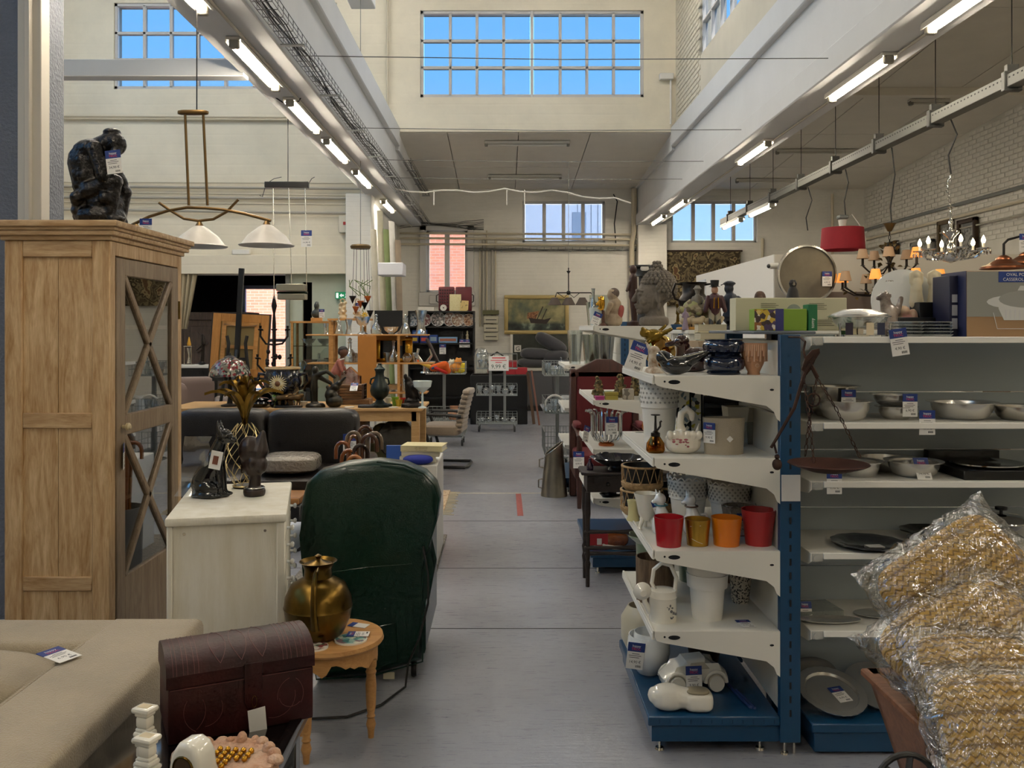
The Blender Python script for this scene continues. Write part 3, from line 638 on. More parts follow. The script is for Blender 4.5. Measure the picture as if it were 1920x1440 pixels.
mk('plastic_wrap',pl,glassy('crinkled film',rough=.12,fac=.16),o)
m=M();m.lathe([(0,0),(.042,0),(.046,.012),(.046,.028),(.03,.034),(0,.036)],seg=18).cap((0,0,.03),(.005,0,.085),.026,.024).ell((-.004,0,.135),(.044,.042,.062)).ell((-.018,0,.19),(.05,.045,.06)).cap((-.045,0,.14),(-.05,0,.1),.012,.01).cap((.02,0,.19),(.035,0,.262),.042,.012).ell((-.045,0,.15),(.014,.016,.02)).ell((-.042,0,.118),(.014,.02,.01)).ell((.0,-.043,.14),(.014,.008,.022)).ell((.03,0,.13),(.024,.04,.04))
o=one('wooden_bust','dark carved wooden head with tall headdress beside the cat','sculpture',m,mat('oiled ebony','2a1d17',.35,var=.3,vs=18),at(477,928,3.68),vox=.005,smooth=2);o.location.z=.854
mk('head_ring',M().lathe([(.04,.03),(.044,.034),(.04,.038)],seg=18),steel,o)
p=thing('pineapple_ornament','gold wire pineapple ornament with metal leaves on white chest','ornament',(-1.135,3.87,.854))
m=M();g=lambda t:(.088*math.sin(PI*(.12+.80*t))**.75)
for s_ in (-1,1):
 for j in range(8):
  pts=[]
  for i in range(15):
   t=i/14;a=2*PI*j/8+s_*t*PI*.75;pts.append((g(t)*math.cos(a),g(t)*math.sin(a),.012+.27*t))
  m.tube(pts,.0015,5)
m.tube([(.05*math.cos(a*.4),.05*math.sin(a*.4),.01)for a in range(16)],.004,6,True)
mk('wire_body',m,mat('pale gilt wire','c2b080',.3,.9),p);mk('base',M().lathe([(0,0),(.05,0),(.05,.012),(0,.014)]),darkmetal,p)
lg=mat('antique gold leaf','8a6c2e',.3,.9,var=.25,vs=15)
def blade(L,out,lift,w_):
 def f(u,v):
  s_=(v-.5)*2;wd=w_*math.sin(PI*min(.98,.15+.85*u))**.7*(1-u**4)
  return (out*u*u*.55+out*u*.45,s_*wd,lift*(math.sin(u*PI*.62))+.012*s_*s_)
 return f
for ring,(n_,out,lift,w_)in enumerate(((7,.17,.15,.018),(6,.11,.19,.02),(4,.04,.21,.018))):
 for j in range(n_):
  a=2*PI*(j+.5*ring)/n_;mm=M();fn=blade(1,out,lift,w_)
  mm.surf(fn,8,2,T(0,0,.27,rz=a));mk('leaf',mm,lg,p)
  # beige sofa, seen from its arm
linen=mat('beige linen','a99a80',.9,var=.10,vs=6,bump=.5,bs=220,sheen=.3)
s=thing('sofa','beige linen sofa with broad flat arm and price tag','sofa',(-2.7,1.35,0))
mk('armrest',M().pad([(1.44,0),(1.73,0),(1.73,1.5),(1.44,1.5)],.06,.62,.03,3),linen,s);mk('armrest',M().pad([(0,0),(.29,0),(.29,1.5),(0,1.5)],.06,.62,.03,3),linen,s)
mk('backrest',M().pad([(.25,1.26),(1.5,1.26),(1.5,1.5),(.25,1.5)],.06,.617,.03,3),linen,s);mk('base',M().bb(.2,1.5,.05,1.4,.06,.32,.02),linen,s)
mk('seat_cushion',M().sup((.865,.62,.40),(.60,.64,.12),.35,.3,n=24,m=12),linen,s);mk('back_cushion',M().sup((.865,1.16,.44),(.57,.16,.17),.5,.35,xf=None,n=28,m=14),linen,s)
mk('throw_cushion',M().sup((0,0,0),(.27,.10,.2),.6,.5,xf=T(1.08,1.0,.42,rx=-.9,rz=.15),n=24,m=12),linen,s)
for x in (.08,1.65):
 for y in (.08,1.42):mk('leg',M().lathe([(0,0),(.02,0),(.025,.06),(0,.06)],(x,y,0),10),black,s)
mk('piping',M().tube([(1.455,.02,.615),(1.455,1.26,.615)],.006,6),linen,s)
tag(s,(1.40,1.16,.634),rz=PI/2-.5,rx=-PI/2+.06,s=1.25)
# black table with leather casket, ceramics and the solitaire stone
gb=mat('black gloss','0b0b0c',.12,coat=.8)
t=thing('low_black_table','glossy black table holding the leather casket','table',(-.955,1.25,0))
mk('table_top',M().bb(.0,.45,0,1.06,.535,.566,.006,2),gb,t);mk('rim',M().bb(.42,.45,0,1.06,.565,.572,.003),gb,t)
for x in (.04,.40):
 for y in (.04,1.0):mk('leg',M().bb(x-.02,x+.03,y-.02,y+.03,0,.536,.004),gb,t)
ox=mat('oxblood leather','3c110f',.5,c2='1f0a09',vs=9,bump=.1,bs=120,spec=.3)
L_,Dp=.345,.215
k=thing('leather_casket','oxblood tooled leather casket with arched lid and strap','casket',(-.79,2.075,.566),math.radians(26))
mk('body',M().bb(0,L_,0,Dp,0,.131,.004,2),ox,k)
arc=[(0,.132)]+[(0,.160)]+[(Dp/2-Dp/2*math.cos(PI*i/10),.160+.045*math.sin(PI*i/10))for i in range(11)]+[(Dp,.132)]
lid=mk('lid',M().prism(arc,-.004,L_+.004,YZ),ox,k)
tool=mat('scored leather line','5c2f2a',.5)
def arcline(c,r,a0,a1,xf):return [xf@Vector((c[0]+r*math.cos(a0+(a1-a0)*i/8),c[1]+r*math.sin(a0+(a1-a0)*i/8),0))for i in range(9)]
m=M();fx=T(0,-.0006,0)@XZ
for cx,r_,a0,a1 in ((.03,.055,-.9,.5),(.09,.055,2.6,4.2),(.085,.04,-1.6,.4),(.27,.05,-.5,.9),(.25,.05,-1.9,.2),(.30,.045,1.9,3.3),(.29,.03,3.3,5.5)):m.tube(arcline((cx,.07),r_,a0,a1,fx),.0009,4)
m.tube([(.005,-.0006,.128),(L_-.005,-.0006,.128)],.0009,4);mk('tooled_front',m,tool,k)
m=M()
for x in (.012,.02,.035,.045,.06,.07,.27,.28,.29,.305,.318,.33):m.tube([(x,q[0],q[1]+.0006)for q in arc[1:13]],.0009,4)
for cx in (.12,.17,.22):
 for s_ in (-1,1):m.tube([(cx+s_*.02*math.sin(PI*i/6),q[0],q[1]+.0006)for i,q in enumerate(arc[3:10])],.0009,4)
mk('tooled_lid',m,tool,lid)
mk('strap',M().pad([(.175,.165),(.218,.165),(.218,.07),(.208,.055),(.185,.055),(.175,.07)],-.002,.004,.0015,2,XZ),ox,k)
mk('blank_tag',M().box((0,0,0),(.042,.001,.075),T(.205,-.012,.02,ry=-.10,rx=.1)),wht,k);mk('tag_loop',M().tube([(.198+.006*math.cos(a),-.008,.072+.014*math.sin(a))for a in [i*PI/6 for i in range(12)]],.0008,4,True),brass,k)
def spool(x,y,top,n_):
 m=M();z=0;hh=top/n_
 for i in range(n_):
  z=i*hh
  for q0,q1,w_ in ((0,.2,.021),(.2,.32,.017),(.32,.7,.016),(.7,.82,.018),(.82,1,.024)):m.box((0,0,z+hh*(q0+q1)/2),(w_*2,w_*1.7,hh*(q1-q0)+.001),bev=.006,seg=2)
 return m
for i,(x,y,Y,tp)in enumerate(((272,1340,1.98,.135),(276,1378,1.86,.125))):
 P=at(x,y,Y);o=one('candlestick','square cream ceramic candlestick, %s one beside the sofa arm'%('taller rear' if i==0 else 'front'),'candlestick',spool(0,0,tp,2),creamglaze,(P.x,P.y,.566),-.35,'cream ceramic candlesticks')
 mk('socket',M().box((0,0,tp),(.028,.02,.003),bev=.001),mat('socket shade cream','c9b893',.4),o)
P=at(362,1372,1.84);arcp=[(-.04,0),(-.043,.06),(-.036,.10),(-.018,.125),(.005,.13),(.025,.122),(.038,.1),(.042,.05),(.042,0)]
ck=thing('ceramic_arch','cream ceramic mantel arch with a round dark opening','ornament',(P.x,P.y,.566),-.35)
mk('body',M().pad(arcp,-.03,.03,.012,3,XZ),creamglaze,ck);mk('opening',M().lathe([(0,0),(.022,0),(.022,.004),(0,.004)],seg=20,xf=T(-.002,-.028,.078,rx=PI/2)),mat('brown dial','4a3826',.4),ck)
mk('ring',M().tube([(.024*math.cos(a*PI/10),-.031,.078+.024*math.sin(a*PI/10))for a in range(20)],.003,6,True),brass,ck)
P=at(425,1408,1.93);st=thing('solitaire_stone','rough pink marble solitaire slab with gold beads','board game',(P.x,P.y,.566),-.12)
out=[(.105*(1+.12*math.sin(a*2.3)+.10*math.cos(a*3.7)+RN.uniform(-.05,.05))*math.cos(a*PI/12),.095*(1+.12*math.sin(a*1.7))*math.sin(a*PI/12))for a in range(24)]
m=M().pad(out,0,.045,.012,2)
for a in range(0,24):m.ell((out[a][0]*.93,out[a][1]*.93,.034+RN.uniform(-.006,.012)),(RN.uniform(.012,.02),RN.uniform(.012,.02),RN.uniform(.01,.02)),n=8,m=6)
mk('slab',m,mat('pink rough marble','b88766',.6,c2='d2b094',vs=22,bump=.6,bs=70),st);b0=None
for i in range(5):
 for j in range(5):
  if (i>2 and j<2):continue
  q=mk('bead',M().ell((0,0,0),.0068,n=10,m=8),gold,st)if b0 is None else rep(b0,st)
  b0=b0 or q;q.location=(-.025+.018*i,-.05+.018*j,.051)
  # small turned-leg table with brass jug and coasters
honey=wood('waxed pine','a8763e','c8965a',3,'X')
t=thing('round_side_table','small round pine table with scalloped apron and turned legs','table',(-.64,3.28,0));R_=.195
mk('table_top',M().lathe([(0,.388),(R_-.006,.388),(R_,.396),(R_-.004,.41),(0,.41)],seg=40),honey,t)
m=M();n_=64
vs=[];fs=[]
for i in range(n_):
 a=2*PI*i/n_;zz=.315+.022*abs(math.sin(a*6))+(.02 if abs(math.sin(a*2+PI/4))>.9 else 0)
 for r in (.172,.158):vs+=[(r*math.cos(a),r*math.sin(a),zz),(r*math.cos(a),r*math.sin(a),.39)]
for i in range(n_):
 a,b=4*i,4*((i+1)%n_);fs+=[(a,b,b+1,a+1),(a+3,b+3,b+2,a+2),(a,a+2,b+2,b)]
mk('apron',M().add(vs,fs),honey,t)
prof=[(0,0),(.011,0),(.013,.03),(.019,.05),(.013,.075),(.017,.082),(.013,.09),(.018,.12),(.021,.2),(.017,.24),(.021,.25),(.017,.26),(.021,.27),(.022,.30),(.022,.39),(0,.39)]
l0=None
for a in (24,150,246):
 q=mk('leg',M().lathe(prof,seg=14),honey,t)if l0 is None else rep(l0,t)
 l0=l0 or q;q.location=(.152*math.cos(math.radians(a)),.152*math.sin(math.radians(a)),0)
j=thing('brass_jug','large hammered brass lidded jug on round pine table','jug',(-.685,3.262,.41))
pr=[(0,0),(.075,0),(.095,.02),(.118,.07),(.124,.105),(.127,.115),(.124,.122),(.121,.15),(.10,.195),(.066,.215),(.052,.222),(.050,.25),(.06,.275),(.07,.281),(.067,.282),(.048,.262),(.046,.22),(0,.215)]
mk('body',M().lathe(pr,seg=36),brass,j);mk('lid',M().lathe([(0,.278),(.04,.268),(.05,.272),(.02,.283),(.008,.29),(.013,.30),(0,.308)],seg=20),brass,j)
mk('handle',M().tube([(.012,-.056,.272),(.012,-.10,.262),(.012,-.13,.225),(.012,-.138,.17),(.012,-.135,.12),(.012,-.118,.065)],[.009,.011,.012,.013,.015,.02],8,flat=.6),brass,j)
for i,(dx,dy,rr,cols,lb)in enumerate(((.083,-.055,.06,['4f8a86','9fb8a8','2f6a66','d8d0b8','7a5a60'],'teal mosaic coaster in front of the brass jug'),(-.03,-.13,.045,['8a3a36','d8cdb8','3f5a40','b08a70'],'red patterned coaster at the edge of the pine table'),(.0,.135,.035,['c9c0a8','9a8a70'],'pale coaster half hidden behind the brass jug'))):
 o=thing('coaster',lb,'coaster',(-.64+dx,3.28+dy,.41));mk('disc',M().lathe([(0,0),(rr,0),(rr,.006),(0,.006)],seg=28),creamglaze,o);mk('pattern',M().lathe([(0,.0062),(rr*.92,.0062),(rr*.92,.0066),(0,.0066)],seg=28),patchy('coaster tile %d'%i,cols,60),o)
 if i==0:tag(o,(-.02,.04,.009),rz=PI/2,rx=-PI/2,s=.95)
o=one('loose_price_card','loose price card lying on the back of the pine table','price card',M().box((0,0,.001),(.075,.045,.0012)),wht,(-.555,3.385,.41),-.35)
mk('card_head',M().box((-.026,0,.0012),(.024,.0452,.0014)),tblue,o)
one('white_funnel_lamp','white cone-shaped lamp head poking out behind the drawer chest','lamp',M().lathe([(.03,0),(.085,.16),(.082,.16),(.027,0)],seg=24,xf=T(-.90,4.2,.60,ry=-1.9)),mat('cool white shade','c9d4e6',.4))
# green leather recliner from behind
gl=mat('dark green leather','06271d',.28,var=.08,vs=6,bump=.12,bs=150,coat=.12,spec=.4)
a=thing('recliner','dark green leather recliner seen from behind','armchair',(0,3.86,0))
sc_=3.9/F
ol=[(575,905),(600,882),(650,867),(710,862),(760,868),(798,884),(818,905),(826,932),(820,975),(806,1020),(796,1060),(796,1235),(700,1262),(596,1268),(586,1200),(572,1080),(565,1000),(566,940)]
poly=[((x-943)*sc_,H-(y-617)*sc_)for x,y in ol][::-1]
mk('backrest',M().pad(poly,-.16,0,.045,4,XZ),gl,a)
mk('back_piping',M().tube([(p[0]*.985-.010,-.004,p[1]*.993+.004)for p in poly[2:15]],.004,6),gl,a)
mk('seat',M().pad([(-.80,.1),(-.40,.1),(-.40,.62),(-.80,.62)],.14,.46,.04,3),gl,a)
for x0 in (-.86,-.43):mk('armrest',M().pad([(x0,.02),(x0+.09,.02),(x0+.09,.66),(x0,.66)],.10,.60,.04,3),gl,a)
mk('skirt',M().bb(-.82,-.37,.03,.6,.08,.2,.015),gl,a)
mk('seam',M().tube([(-.845,-.0005,.47),(-.6,-.0005,.505),(-.40,-.0005,.52)],.0015,5),gl,a)
mk('pocket_edge',M().tube([(-.75,-.001,.20),(-.55,-.001,.245),(-.47,-.001,.26),(-.46,-.001,.09)],.0025,5),gl,a)
for x,y in ((-.395,.06),(-.78,.06),(-.395,.55),(-.78,.55)):mk('caster',M().lathe([(0,-.012),(.03,-.012),(.036,0),(.03,.012),(0,.012)],seg=14,xf=T(x,y,.037,ry=PI/2)),black,a)
mk('power_cable',M().tube([(-.35,-.01,.60),(-.325,-.03,.48),(-.325,-.04,.36),(-.36,-.06,.22),(-.41,-.05,.1),(-.42,-.07,.01),(-.5,-.25,.008),(-.62,-.36,.008),(-.78,-.38,.008)],.005,6),cablem,a)
mk('label_flap',M().box((-.50,.0,.03),(.05,.002,.03),T(0,0,0,rx=.0)),mat('care label','b8b39a',.7),a)
# rug edges beside the recliner
one('rug','grey speckled rug edge lying beyond the green recliner','rug',M().bb(-1.3,-.42,5.15,6.6,.0005,.012,.004),patchy('rug speckle',['6b645c','8a8378','4a463f','a39a8c'],70,.95,'NOISE'))
rg=thing('fringed_rug','worn beige rug corner with frayed fringe on the aisle floor','rug',(-.95,7.3,0));mk('pile',M().bb(0,.45,0,1.1,.0005,.014,.005),patchy('rug beige',['b79a78','c8b292','9a7656'],30,.95,'NOISE'),rg)
m=M()
for i in range(26):m.tube([(.45,.04*i+.03,.008),(.50+RN.uniform(0,.05),.04*i+.03+RN.uniform(-.02,.02),.006)],.004,4)
mk('fringe',m,mat('fringe cotton','cbbfa2',.95),rg)
# plastic wrapped cushion and black leather sofa
lea=mat('black leather','1b1715',.36,var=.1,vs=5,bump=.15,bs=120)
s=thing('leather_sofa','black leather two-seat sofa behind the drawer chest','sofa',(-2.72,6.55,0))
mk('base',M().bb(0,1.62,.05,.9,.08,.3,.03,2),lea,s)
for i in range(2):
 x=.05+.74*i
 mk('seat_cushion',M().sup((x+.37,.35,.36),(.37,.42,.10),.35,.3,n=20,m=10),lea,s);mk('back_cushion',M().sup((x+.37,.72,.62),(.372,.13,.275),.28,.32,xf=None,n=28,m=14),lea,s)
for x in (-.12,1.5):mk('armrest',M().pad([(x,0),(x+.16,0),(x+.16,.9),(x,.9)],.08,.52,.05,3),lea,s)
for x in (.0,1.5):
 for y in (.08,.8):mk('leg',M().bb(x,x+.05,y,y+.05,0,.085),chrome,s)
tag(s,(1.48,.585,.70),s=2.0,rz=.15)
one('wrapped_cushion','plastic-wrapped cushion lying on the black leather sofa seat','cushion',M().sup((0,0,.07),(.22,.2,.07),.5,.5,n=20,m=10),mat('glinting film','8d8578',.12,.2,bump=.9,bs=35),(-1.62,6.72,.462))
one('striped_seat_pad','folded pad striped in orange and brown at the front of the leather sofa','seat pad',M().bb(-.16,.16,-.16,.16,0,.05,.015,2),stripes('pad stripes','b07a44','5a3a22',14,'Y',.7),(-1.58,6.30,.32))
one('small_stool','black footstool carrying the striped pad','stool',M().bb(-.17,.17,-.17,.17,.0,.32,.01),black,(-1.58,6.30,0))
# pedestal with books, walking sticks
o=one('white_plinth','white display plinth under the stack of cream books','plinth',M().bb(-.78,-.43,5.75,6.35,0,.66,.006),white)
z=.66
for i,(w_,d_,h_,rz,col,lb)in enumerate(((.24,.19,.042,.05,'e3dcc4','pale boxed book at the bottom of the plinth stack'),(.25,.19,.035,.02,'d9cfae','cream book in the middle of the plinth stack'),(.28,.2,.038,-.12,'dccf9e','cream gilt-lettered book on top of the plinth stack'))):
 b=thing('book',lb,'book',(-.57+.02*i,5.93,z),rz);mk('cover',M().bb(-w_/2,w_/2,-d_/2,d_/2,0,.004).bb(-w_/2,w_/2,-d_/2,d_/2,h_-.004,h_).bb(-w_/2,w_/2,-d_/2,-d_/2+.005,0,h_,.001),mat('book cover %d'%i,col,.6),b);mk('pages',M().bb(-w_/2+.006,w_/2-.005,-d_/2+.004,d_/2-.006,.004,h_-.004),mat('page edge','e9e3d0',.8),b)
 if i==2:
  m=M();m.text('LES GRANDES',.014,T(-.0,-d_/2-.0012,h_*.55)@XZ);m.text('OEUVRES D ART',.011,T(0,-d_/2-.0012,h_*.18)@XZ);mk('spine_lettering',m,mat('gilt ink','8d7430',.5),b)
 z+=h_
one('cloth_beret','royal blue cloth beret lying at the front of the plinth','hat',M().sup((0,0,.03),(.10,.07,.03),.8,.8),mat('royal blue cloth','1b2a8a',.8),(-.56,5.80,.66))
one('blue_paperback','blue paperback standing behind the walking sticks','book',M().bb(-.06,.06,-.012,.012,0,.11),mat('blue cover','2f57a8',.5),(-.72,5.90,.66))
one('umbrella_stand','grey cylindrical stand holding the walking sticks','umbrella stand',M().lathe(cup(.13,.14,.45,.006)),mat('stand grey','5c5a56',.5),(-.92,5.45,0))
cw=[('7a4420',.3),('4a2a18',.3),('8a5528',.25),('2a1a12',.25),('6b5a48',.3),('a0642e',.3)]
for i,(dx,dy,tz,rz,mi,lb)in enumerate(((-.07,-.05,.83,.2,0,'orange-brown polished'),(-.035,.02,.87,2.9,0,'thick glossy chestnut'),(.0,-.04,.86,.4,3,'black-brown bulb-headed'),(.03,.05,.93,3.0,4,'pale grey twisted'),(.05,-.01,.92,.1,1,'dark reddish'),(.075,.03,.93,0,4,'grey wide-hooked'),(.06,-.08,.80,3.3,5,'honey coloured low'),(-.05,.06,.90,.9,2,'ochre carved'),(.01,.08,.96,.3,1,'tall knobbed brown'))):
 m=M();hk=.045;c_,s_=math.cos(rz),math.sin(rz)
 pts=[(dx*.6,dy*.6,.02),(dx,dy,tz-.10)]+[(dx+hk*(1-math.cos(PI*q/7))*c_,dy+hk*(1-math.cos(PI*q/7))*s_,tz-.08+.055*math.sin(PI*q/7))for q in range(8)]+[(dx+2*hk*c_,dy+2*hk*s_,tz-.13)]
 m.tube(pts,.0125,8);one('walking_stick','%s walking stick with hooked handle in the grey stand'%lb,'walking stick',m,mat('cane %s'%cw[mi][0],cw[mi][0],.25,coat=.4),(-.92,5.45,0),0,'walking sticks in the stand')
 # ================================================================ LONG TABLE OF CURIOS AND THE SHELVES BEHIND IT
lt=wood('pale beech','a9824e','c59f6c',2,'X')
t=thing('long_table','long pale wooden table crowded with bronzes and curios','table',(-3.35,8.7,0));zt=.765
mk('table_top',M().bb(0,2.55,0,.85,zt-.03,zt,.005),lt,t);mk('apron',M().bb(.06,2.49,.03,.06,zt-.13,zt-.03).bb(.06,2.49,.79,.82,zt-.13,zt-.03),lt,t)
for x in (.03,2.44):
 for y in (.03,.74):mk('leg',M().bb(x,x+.08,y,y+.08,0,zt-.03,.004),lt,t)
def px(x,Y,z):return ((x-943)*Y/F,Y,z)
U=8.9/F
# tiffany lamp
tf=thing('stained_glass_lamp','stained glass table lamp with red flowers behind the gold leaves','table lamp',px(431,8.95,zt));r_=.21
pr=[(.03,.50),(.06,.495),(.12,.465),(.17,.415),(.205,.34),(.21,.31),(.205,.31),(.165,.41),(.115,.46),(.03,.49)]
mk('lamp_shade',M().lathe(pr,seg=36,wob=lambda a,z:1+(.02*math.sin(a*12)if z<.33 else 0)),patchy('leaded glass',['2c2a26','5c5a52','8f8a7c','5a1418','6a6456','2c3428','85806f','701c20'],42,.15),tf)
mk('shade_cap',M().lathe([(0,.545),(.008,.54),(.01,.52),(.05,.505),(.065,.495),(0,.49)],seg=20),bronze,tf);mk('stem',M().lathe([(0,0),(.09,0),(.09,.015),(.03,.03),(.015,.12),(.025,.2),(.012,.3),(.012,.5),(0,.5)],seg=16),bronze,tf)
# majolica jardiniere with sunflower
j=thing('jardiniere','dark blue glazed jardiniere with a raised sunflower','planter',px(530,8.95,zt))
nav=patchy('majolica glaze',['141722','1b2238','2c2a24','0f1118','3d3a2c'],24,.12,'NOISE')
mk('body',M().lathe([(0,0),(.12,0),(.13,.03),(.06,.07),(.08,.09),(.17,.16),(.195,.25),(.18,.32),(.165,.36),(.175,.385),(.155,.385),(.15,.34),(.17,.25),(.1,.12),(0,.12)],seg=28),nav,j)
mk('rim',M().tube([(.168*math.cos(a*PI/14),.168*math.sin(a*PI/14),.388)for a in range(28)],.012,6,True),mat('buff rim','b59a6c',.3),j)
m=M()
for k in range(22):
 a=2*PI*k/22;m.cap((.03*math.cos(a),-.20,.24+.03*math.sin(a)),(.085*math.cos(a),-.195,.24+.085*math.sin(a)),.010,.004,6)
mk('sunflower',m,mat('sunflower glaze','b99a52',.25,c2='d8cfb0',vs=30),j);mk('flower_heart',M().ell((0,-.20,.24),(.032,.018,.032)),mat('brown heart','6b4018',.4),j)
for s_ in (-1,1):mk('handle',M().tube([(s_*.16,0,.32),(s_*.24,0,.33),(s_*.25,0,.26),(s_*.2,0,.19),(s_*.15,0,.17)],.018,8),nav,j)
for k in range(4):mk('foot',M().ell((.11*math.cos(k*PI/2+.8),.11*math.sin(k*PI/2+.8),.03),(.035,.035,.03)),nav,j)
# wrought iron candelabra
m=M();m.lathe([(0,0),(.12,0),(.12,.02),(.03,.05),(.022,.3),(.03,.32),(.02,.35),(.02,.85),(.012,.95),(.03,1.03),(.012,1.12),(0,1.16)],seg=12)
for lev,n_,rr in ((.42,4,.17),(.72,4,.14)):
 for q in range(n_):
  a=q*2*PI/n_+.3;m.tube([(.015*math.cos(a),.015*math.sin(a),lev-.1),(rr*.6*math.cos(a),rr*.6*math.sin(a),lev-.09),(rr*math.cos(a),rr*math.sin(a),lev-.01),(rr*.98*math.cos(a),rr*.98*math.sin(a),lev+.06),(rr*.8*math.cos(a),rr*.8*math.sin(a),lev+.05)],.011,6).lathe([(0,0),(.02,0),(.03,.015),(.012,.02),(.014,.05),(0,.05)],(rr*math.cos(a),rr*math.sin(a),lev+.05),10)
for k in range(14):m.ell((RN.uniform(-.07,.07),RN.uniform(-.05,.05),RN.uniform(.12,.55)),(.022,.02,.028),n=8,m=6)
one('candelabra','tall black wrought iron candelabra with scrolled arms','candelabra',m,darkmetal,px(514,9.3,zt))
one('goblet','lime green wine glass at the front of the curio table','glass',M().lathe([(0,0),(.03,0),(.006,.01),(.006,.06),(.035,.09),(.04,.13),(.036,.13),(.03,.095),(0,.07)],seg=16),glassy('lime glass',rough=.03,fac=.12,tint='b9d82a'),px(515,8.8,zt))
m=M().bb(-.13,.13,-.05,.05,0,.022,.003);lion=thing('lion_pair','pair of small bronze lions on a flat black base','sculpture',px(541,8.78,zt));mk('base',m,black,lion)
for s_,x in ((1,-.055),(1,.06)):
 m=M();m.cap((-.045,0,.10),(.035,0,.105),.026,.03).cap((.04,0,.11),(.065,0,.125),.022,.02).ell((.075,0,.125),(.022,.02,.02))
 for lx in (-.05,-.03,.03,.05):m.cap((lx,.012,.09),(lx+RN.uniform(-.012,.012),.012,.03),.012,.008)
 m.tube([(-.065,0,.11),(-.09,0,.09),(-.095,0,.06)],.006,6);mk('lion',m,mat('gilt bronze','6b5232',.3,.7,var=.3,vs=25),lion,(x,0,0),vox=.006)
one('shell_bowl','black lacquer shell-shaped bowl on the curio table','bowl',M().lathe([(0,0),(.06,0),(.12,.04),(.115,.06),(.105,.06),(.06,.02),(0,.02)],seg=20,sx=1.1).sup((0,.03,.075),(.10,.06,.022)),mat('black mirror lacquer','0c0d12',.08,coat=.8),px(485,8.85,zt))
bb=mat('green-brown bronze','2b261b',.35,.5,var=.35,vs=14)
# archer-like figure on rock
m=M();m.lathe([(0,0),(.10,0),(.10,.02),(.08,.04),(0,.05)],(-.1,0,0),16).cap((-.11,0,.04),(-.115,0,.2),.035,.042).cap((-.115,0,.2),(-.11,0,.31),.042,.03).ell((-.10,0,.37),(.035,.032,.042)).cap((-.1,0,.32),(.02,-.03,.36),.026,.02).cap((.02,-.03,.36),(.1,-.03,.30),.02,.016).cap((-.08,.02,.31),(.05,.02,.24),.03,.02)
m.ell((.09,0,.06),(.09,.07,.07)).ell((.06,0,.12),(.07,.06,.06)).cap((.02,0,.15),(.14,0,.24),.022,.03).ell((.1,0,.2),(.05,.04,.04)).cap((.14,0,.24),(.2,0,.30),.022,.012).cap((.02,.0,.20),(.09,0,.14),.018,.02)
one('archer_sculpture','dark bronze figure reaching from a rock at the table edge','sculpture',m,bb,px(610,8.85,zt),vox=.008,smooth=1)
# doll in a pink jacket, bending forward
d=thing('doll','dark-haired doll in a pink jacket bending over the curio table','doll',px(636,9.2,zt+.30));sk=mat('doll skin','5a3826',.6)
mk('head',M().ell((.045,-.01,.245),(.05,.045,.052)).cap((.025,0,.17),(.035,0,.21),.02,.02).ell((.085,-.01,.238),(.014,.012,.01)),sk,d,vox=.006)
mk('hair',M().ell((.04,0,.267),(.054,.05,.04)).ell((.015,0,.25),(.03,.045,.04)),mat('black hair','17100c',.7),d);mk('collar',M().tube([(.03*math.cos(a)+.02,.03*math.sin(a),.165+.012*math.cos(a))for a in [i*PI/6 for i in range(12)]],.008,6,True),white,d)
mk('jacket',M().cap((-.02,0,.06),(.012,0,.14),.055,.042).cap((.0,-.045,.14),(.04,-.055,.05),.024,.018).cap((.0,.045,.14),(.05,.05,.06),.024,.018).cap((-.03,0,.03),(-.02,0,.06),.06,.056),mat('dusty pink jacket','9a5c4e',.8),d,vox=.007);mk('hand',M().ell((.045,-.057,.025),(.013,.012,.018)),sk,d);mk('hand',M().ell((.06,.05,.03),(.013,.012,.018)),sk,d)
mk('leg',M().cap((-.03,-.02,.03),(-.02,-.02,-.28),.035,.02),mat('grey trousers','5c584a',.8),d);mk('leg',M().cap((-.03,.03,.03),(-.03,.03,-.28),.035,.02),MATS['grey trousers'],d)
b=thing('slatted_wooden_box','brown slatted wooden casket on a plank board','box',px(660,9.25,zt));bw=wood('walnut brown','5a3d22','7d5a34',3,'X')
mk('board',M().bb(-.16,.20,-.12,.12,0,.055,.004),bw,b)
for i in range(5):mk('slat',M().bb(-.13,.14,-.11,.1,.057+.03*i,.084+.03*i,.003),bw,b)
for x in (-.13,.12):mk('corner_post',M().bb(x,x+.02,-.115,.105,.056,.21),mat('dark strap','3a2415',.5),b)
tag(b,(.05,-.12,.225),rx=-.9,s=1.4)
ud=mat('verdigris bronze','1f2620',.4,.5,var=.3,vs=12)
u=thing('bronze_urn','dark green bronze lidded urn near the table corner','urn',px(712,8.85,zt));mk('body',M().lathe([(0,0),(.10,0),(.10,.025),(.05,.05),(.035,.075),(.085,.12),(.098,.17),(.09,.215),(.06,.26),(.042,.33),(.045,.36),(.05,.37),(0,.37)],seg=24),ud,u)
mk('lid',M().lathe([(.052,.37),(.055,.385),(.03,.405),(.018,.425),(.02,.44),(0,.445)],seg=18),ud,u)
for s_ in (-1,1):mk('handle',M().tube([(s_*.045,0,.3),(s_*.085,0,.285),(s_*.095,0,.24),(s_*.075,0,.22)],.01,6),ud,u)
for i in range(3):mk('foot',M().ell((.09*math.cos(i*2.1),.09*math.sin(i*2.1),.02),(.04,.03,.02)),ud,u)
m=M().lathe([(0,0),(.11,0),(.105,.035),(0,.04)],seg=16).ell((0,0,.06),(.08,.06,.04)).cap((.02,0,.12),(-.02,0,.22),.06,.045).ell((-.035,0,.275),(.032,.028,.035)).cap((-.06,0,.27),(-.075,0,.255),.012,.005).cap((.03,-.05,.21),(.08,-.05,.09),.03,.012).cap((.03,.05,.21),(.08,.05,.09),.03,.012).cap((-.05,-.03,.1),(-.06,-.03,.3),.012,.01).ell((-.06,-.03,.31),(.02,.02,.03))
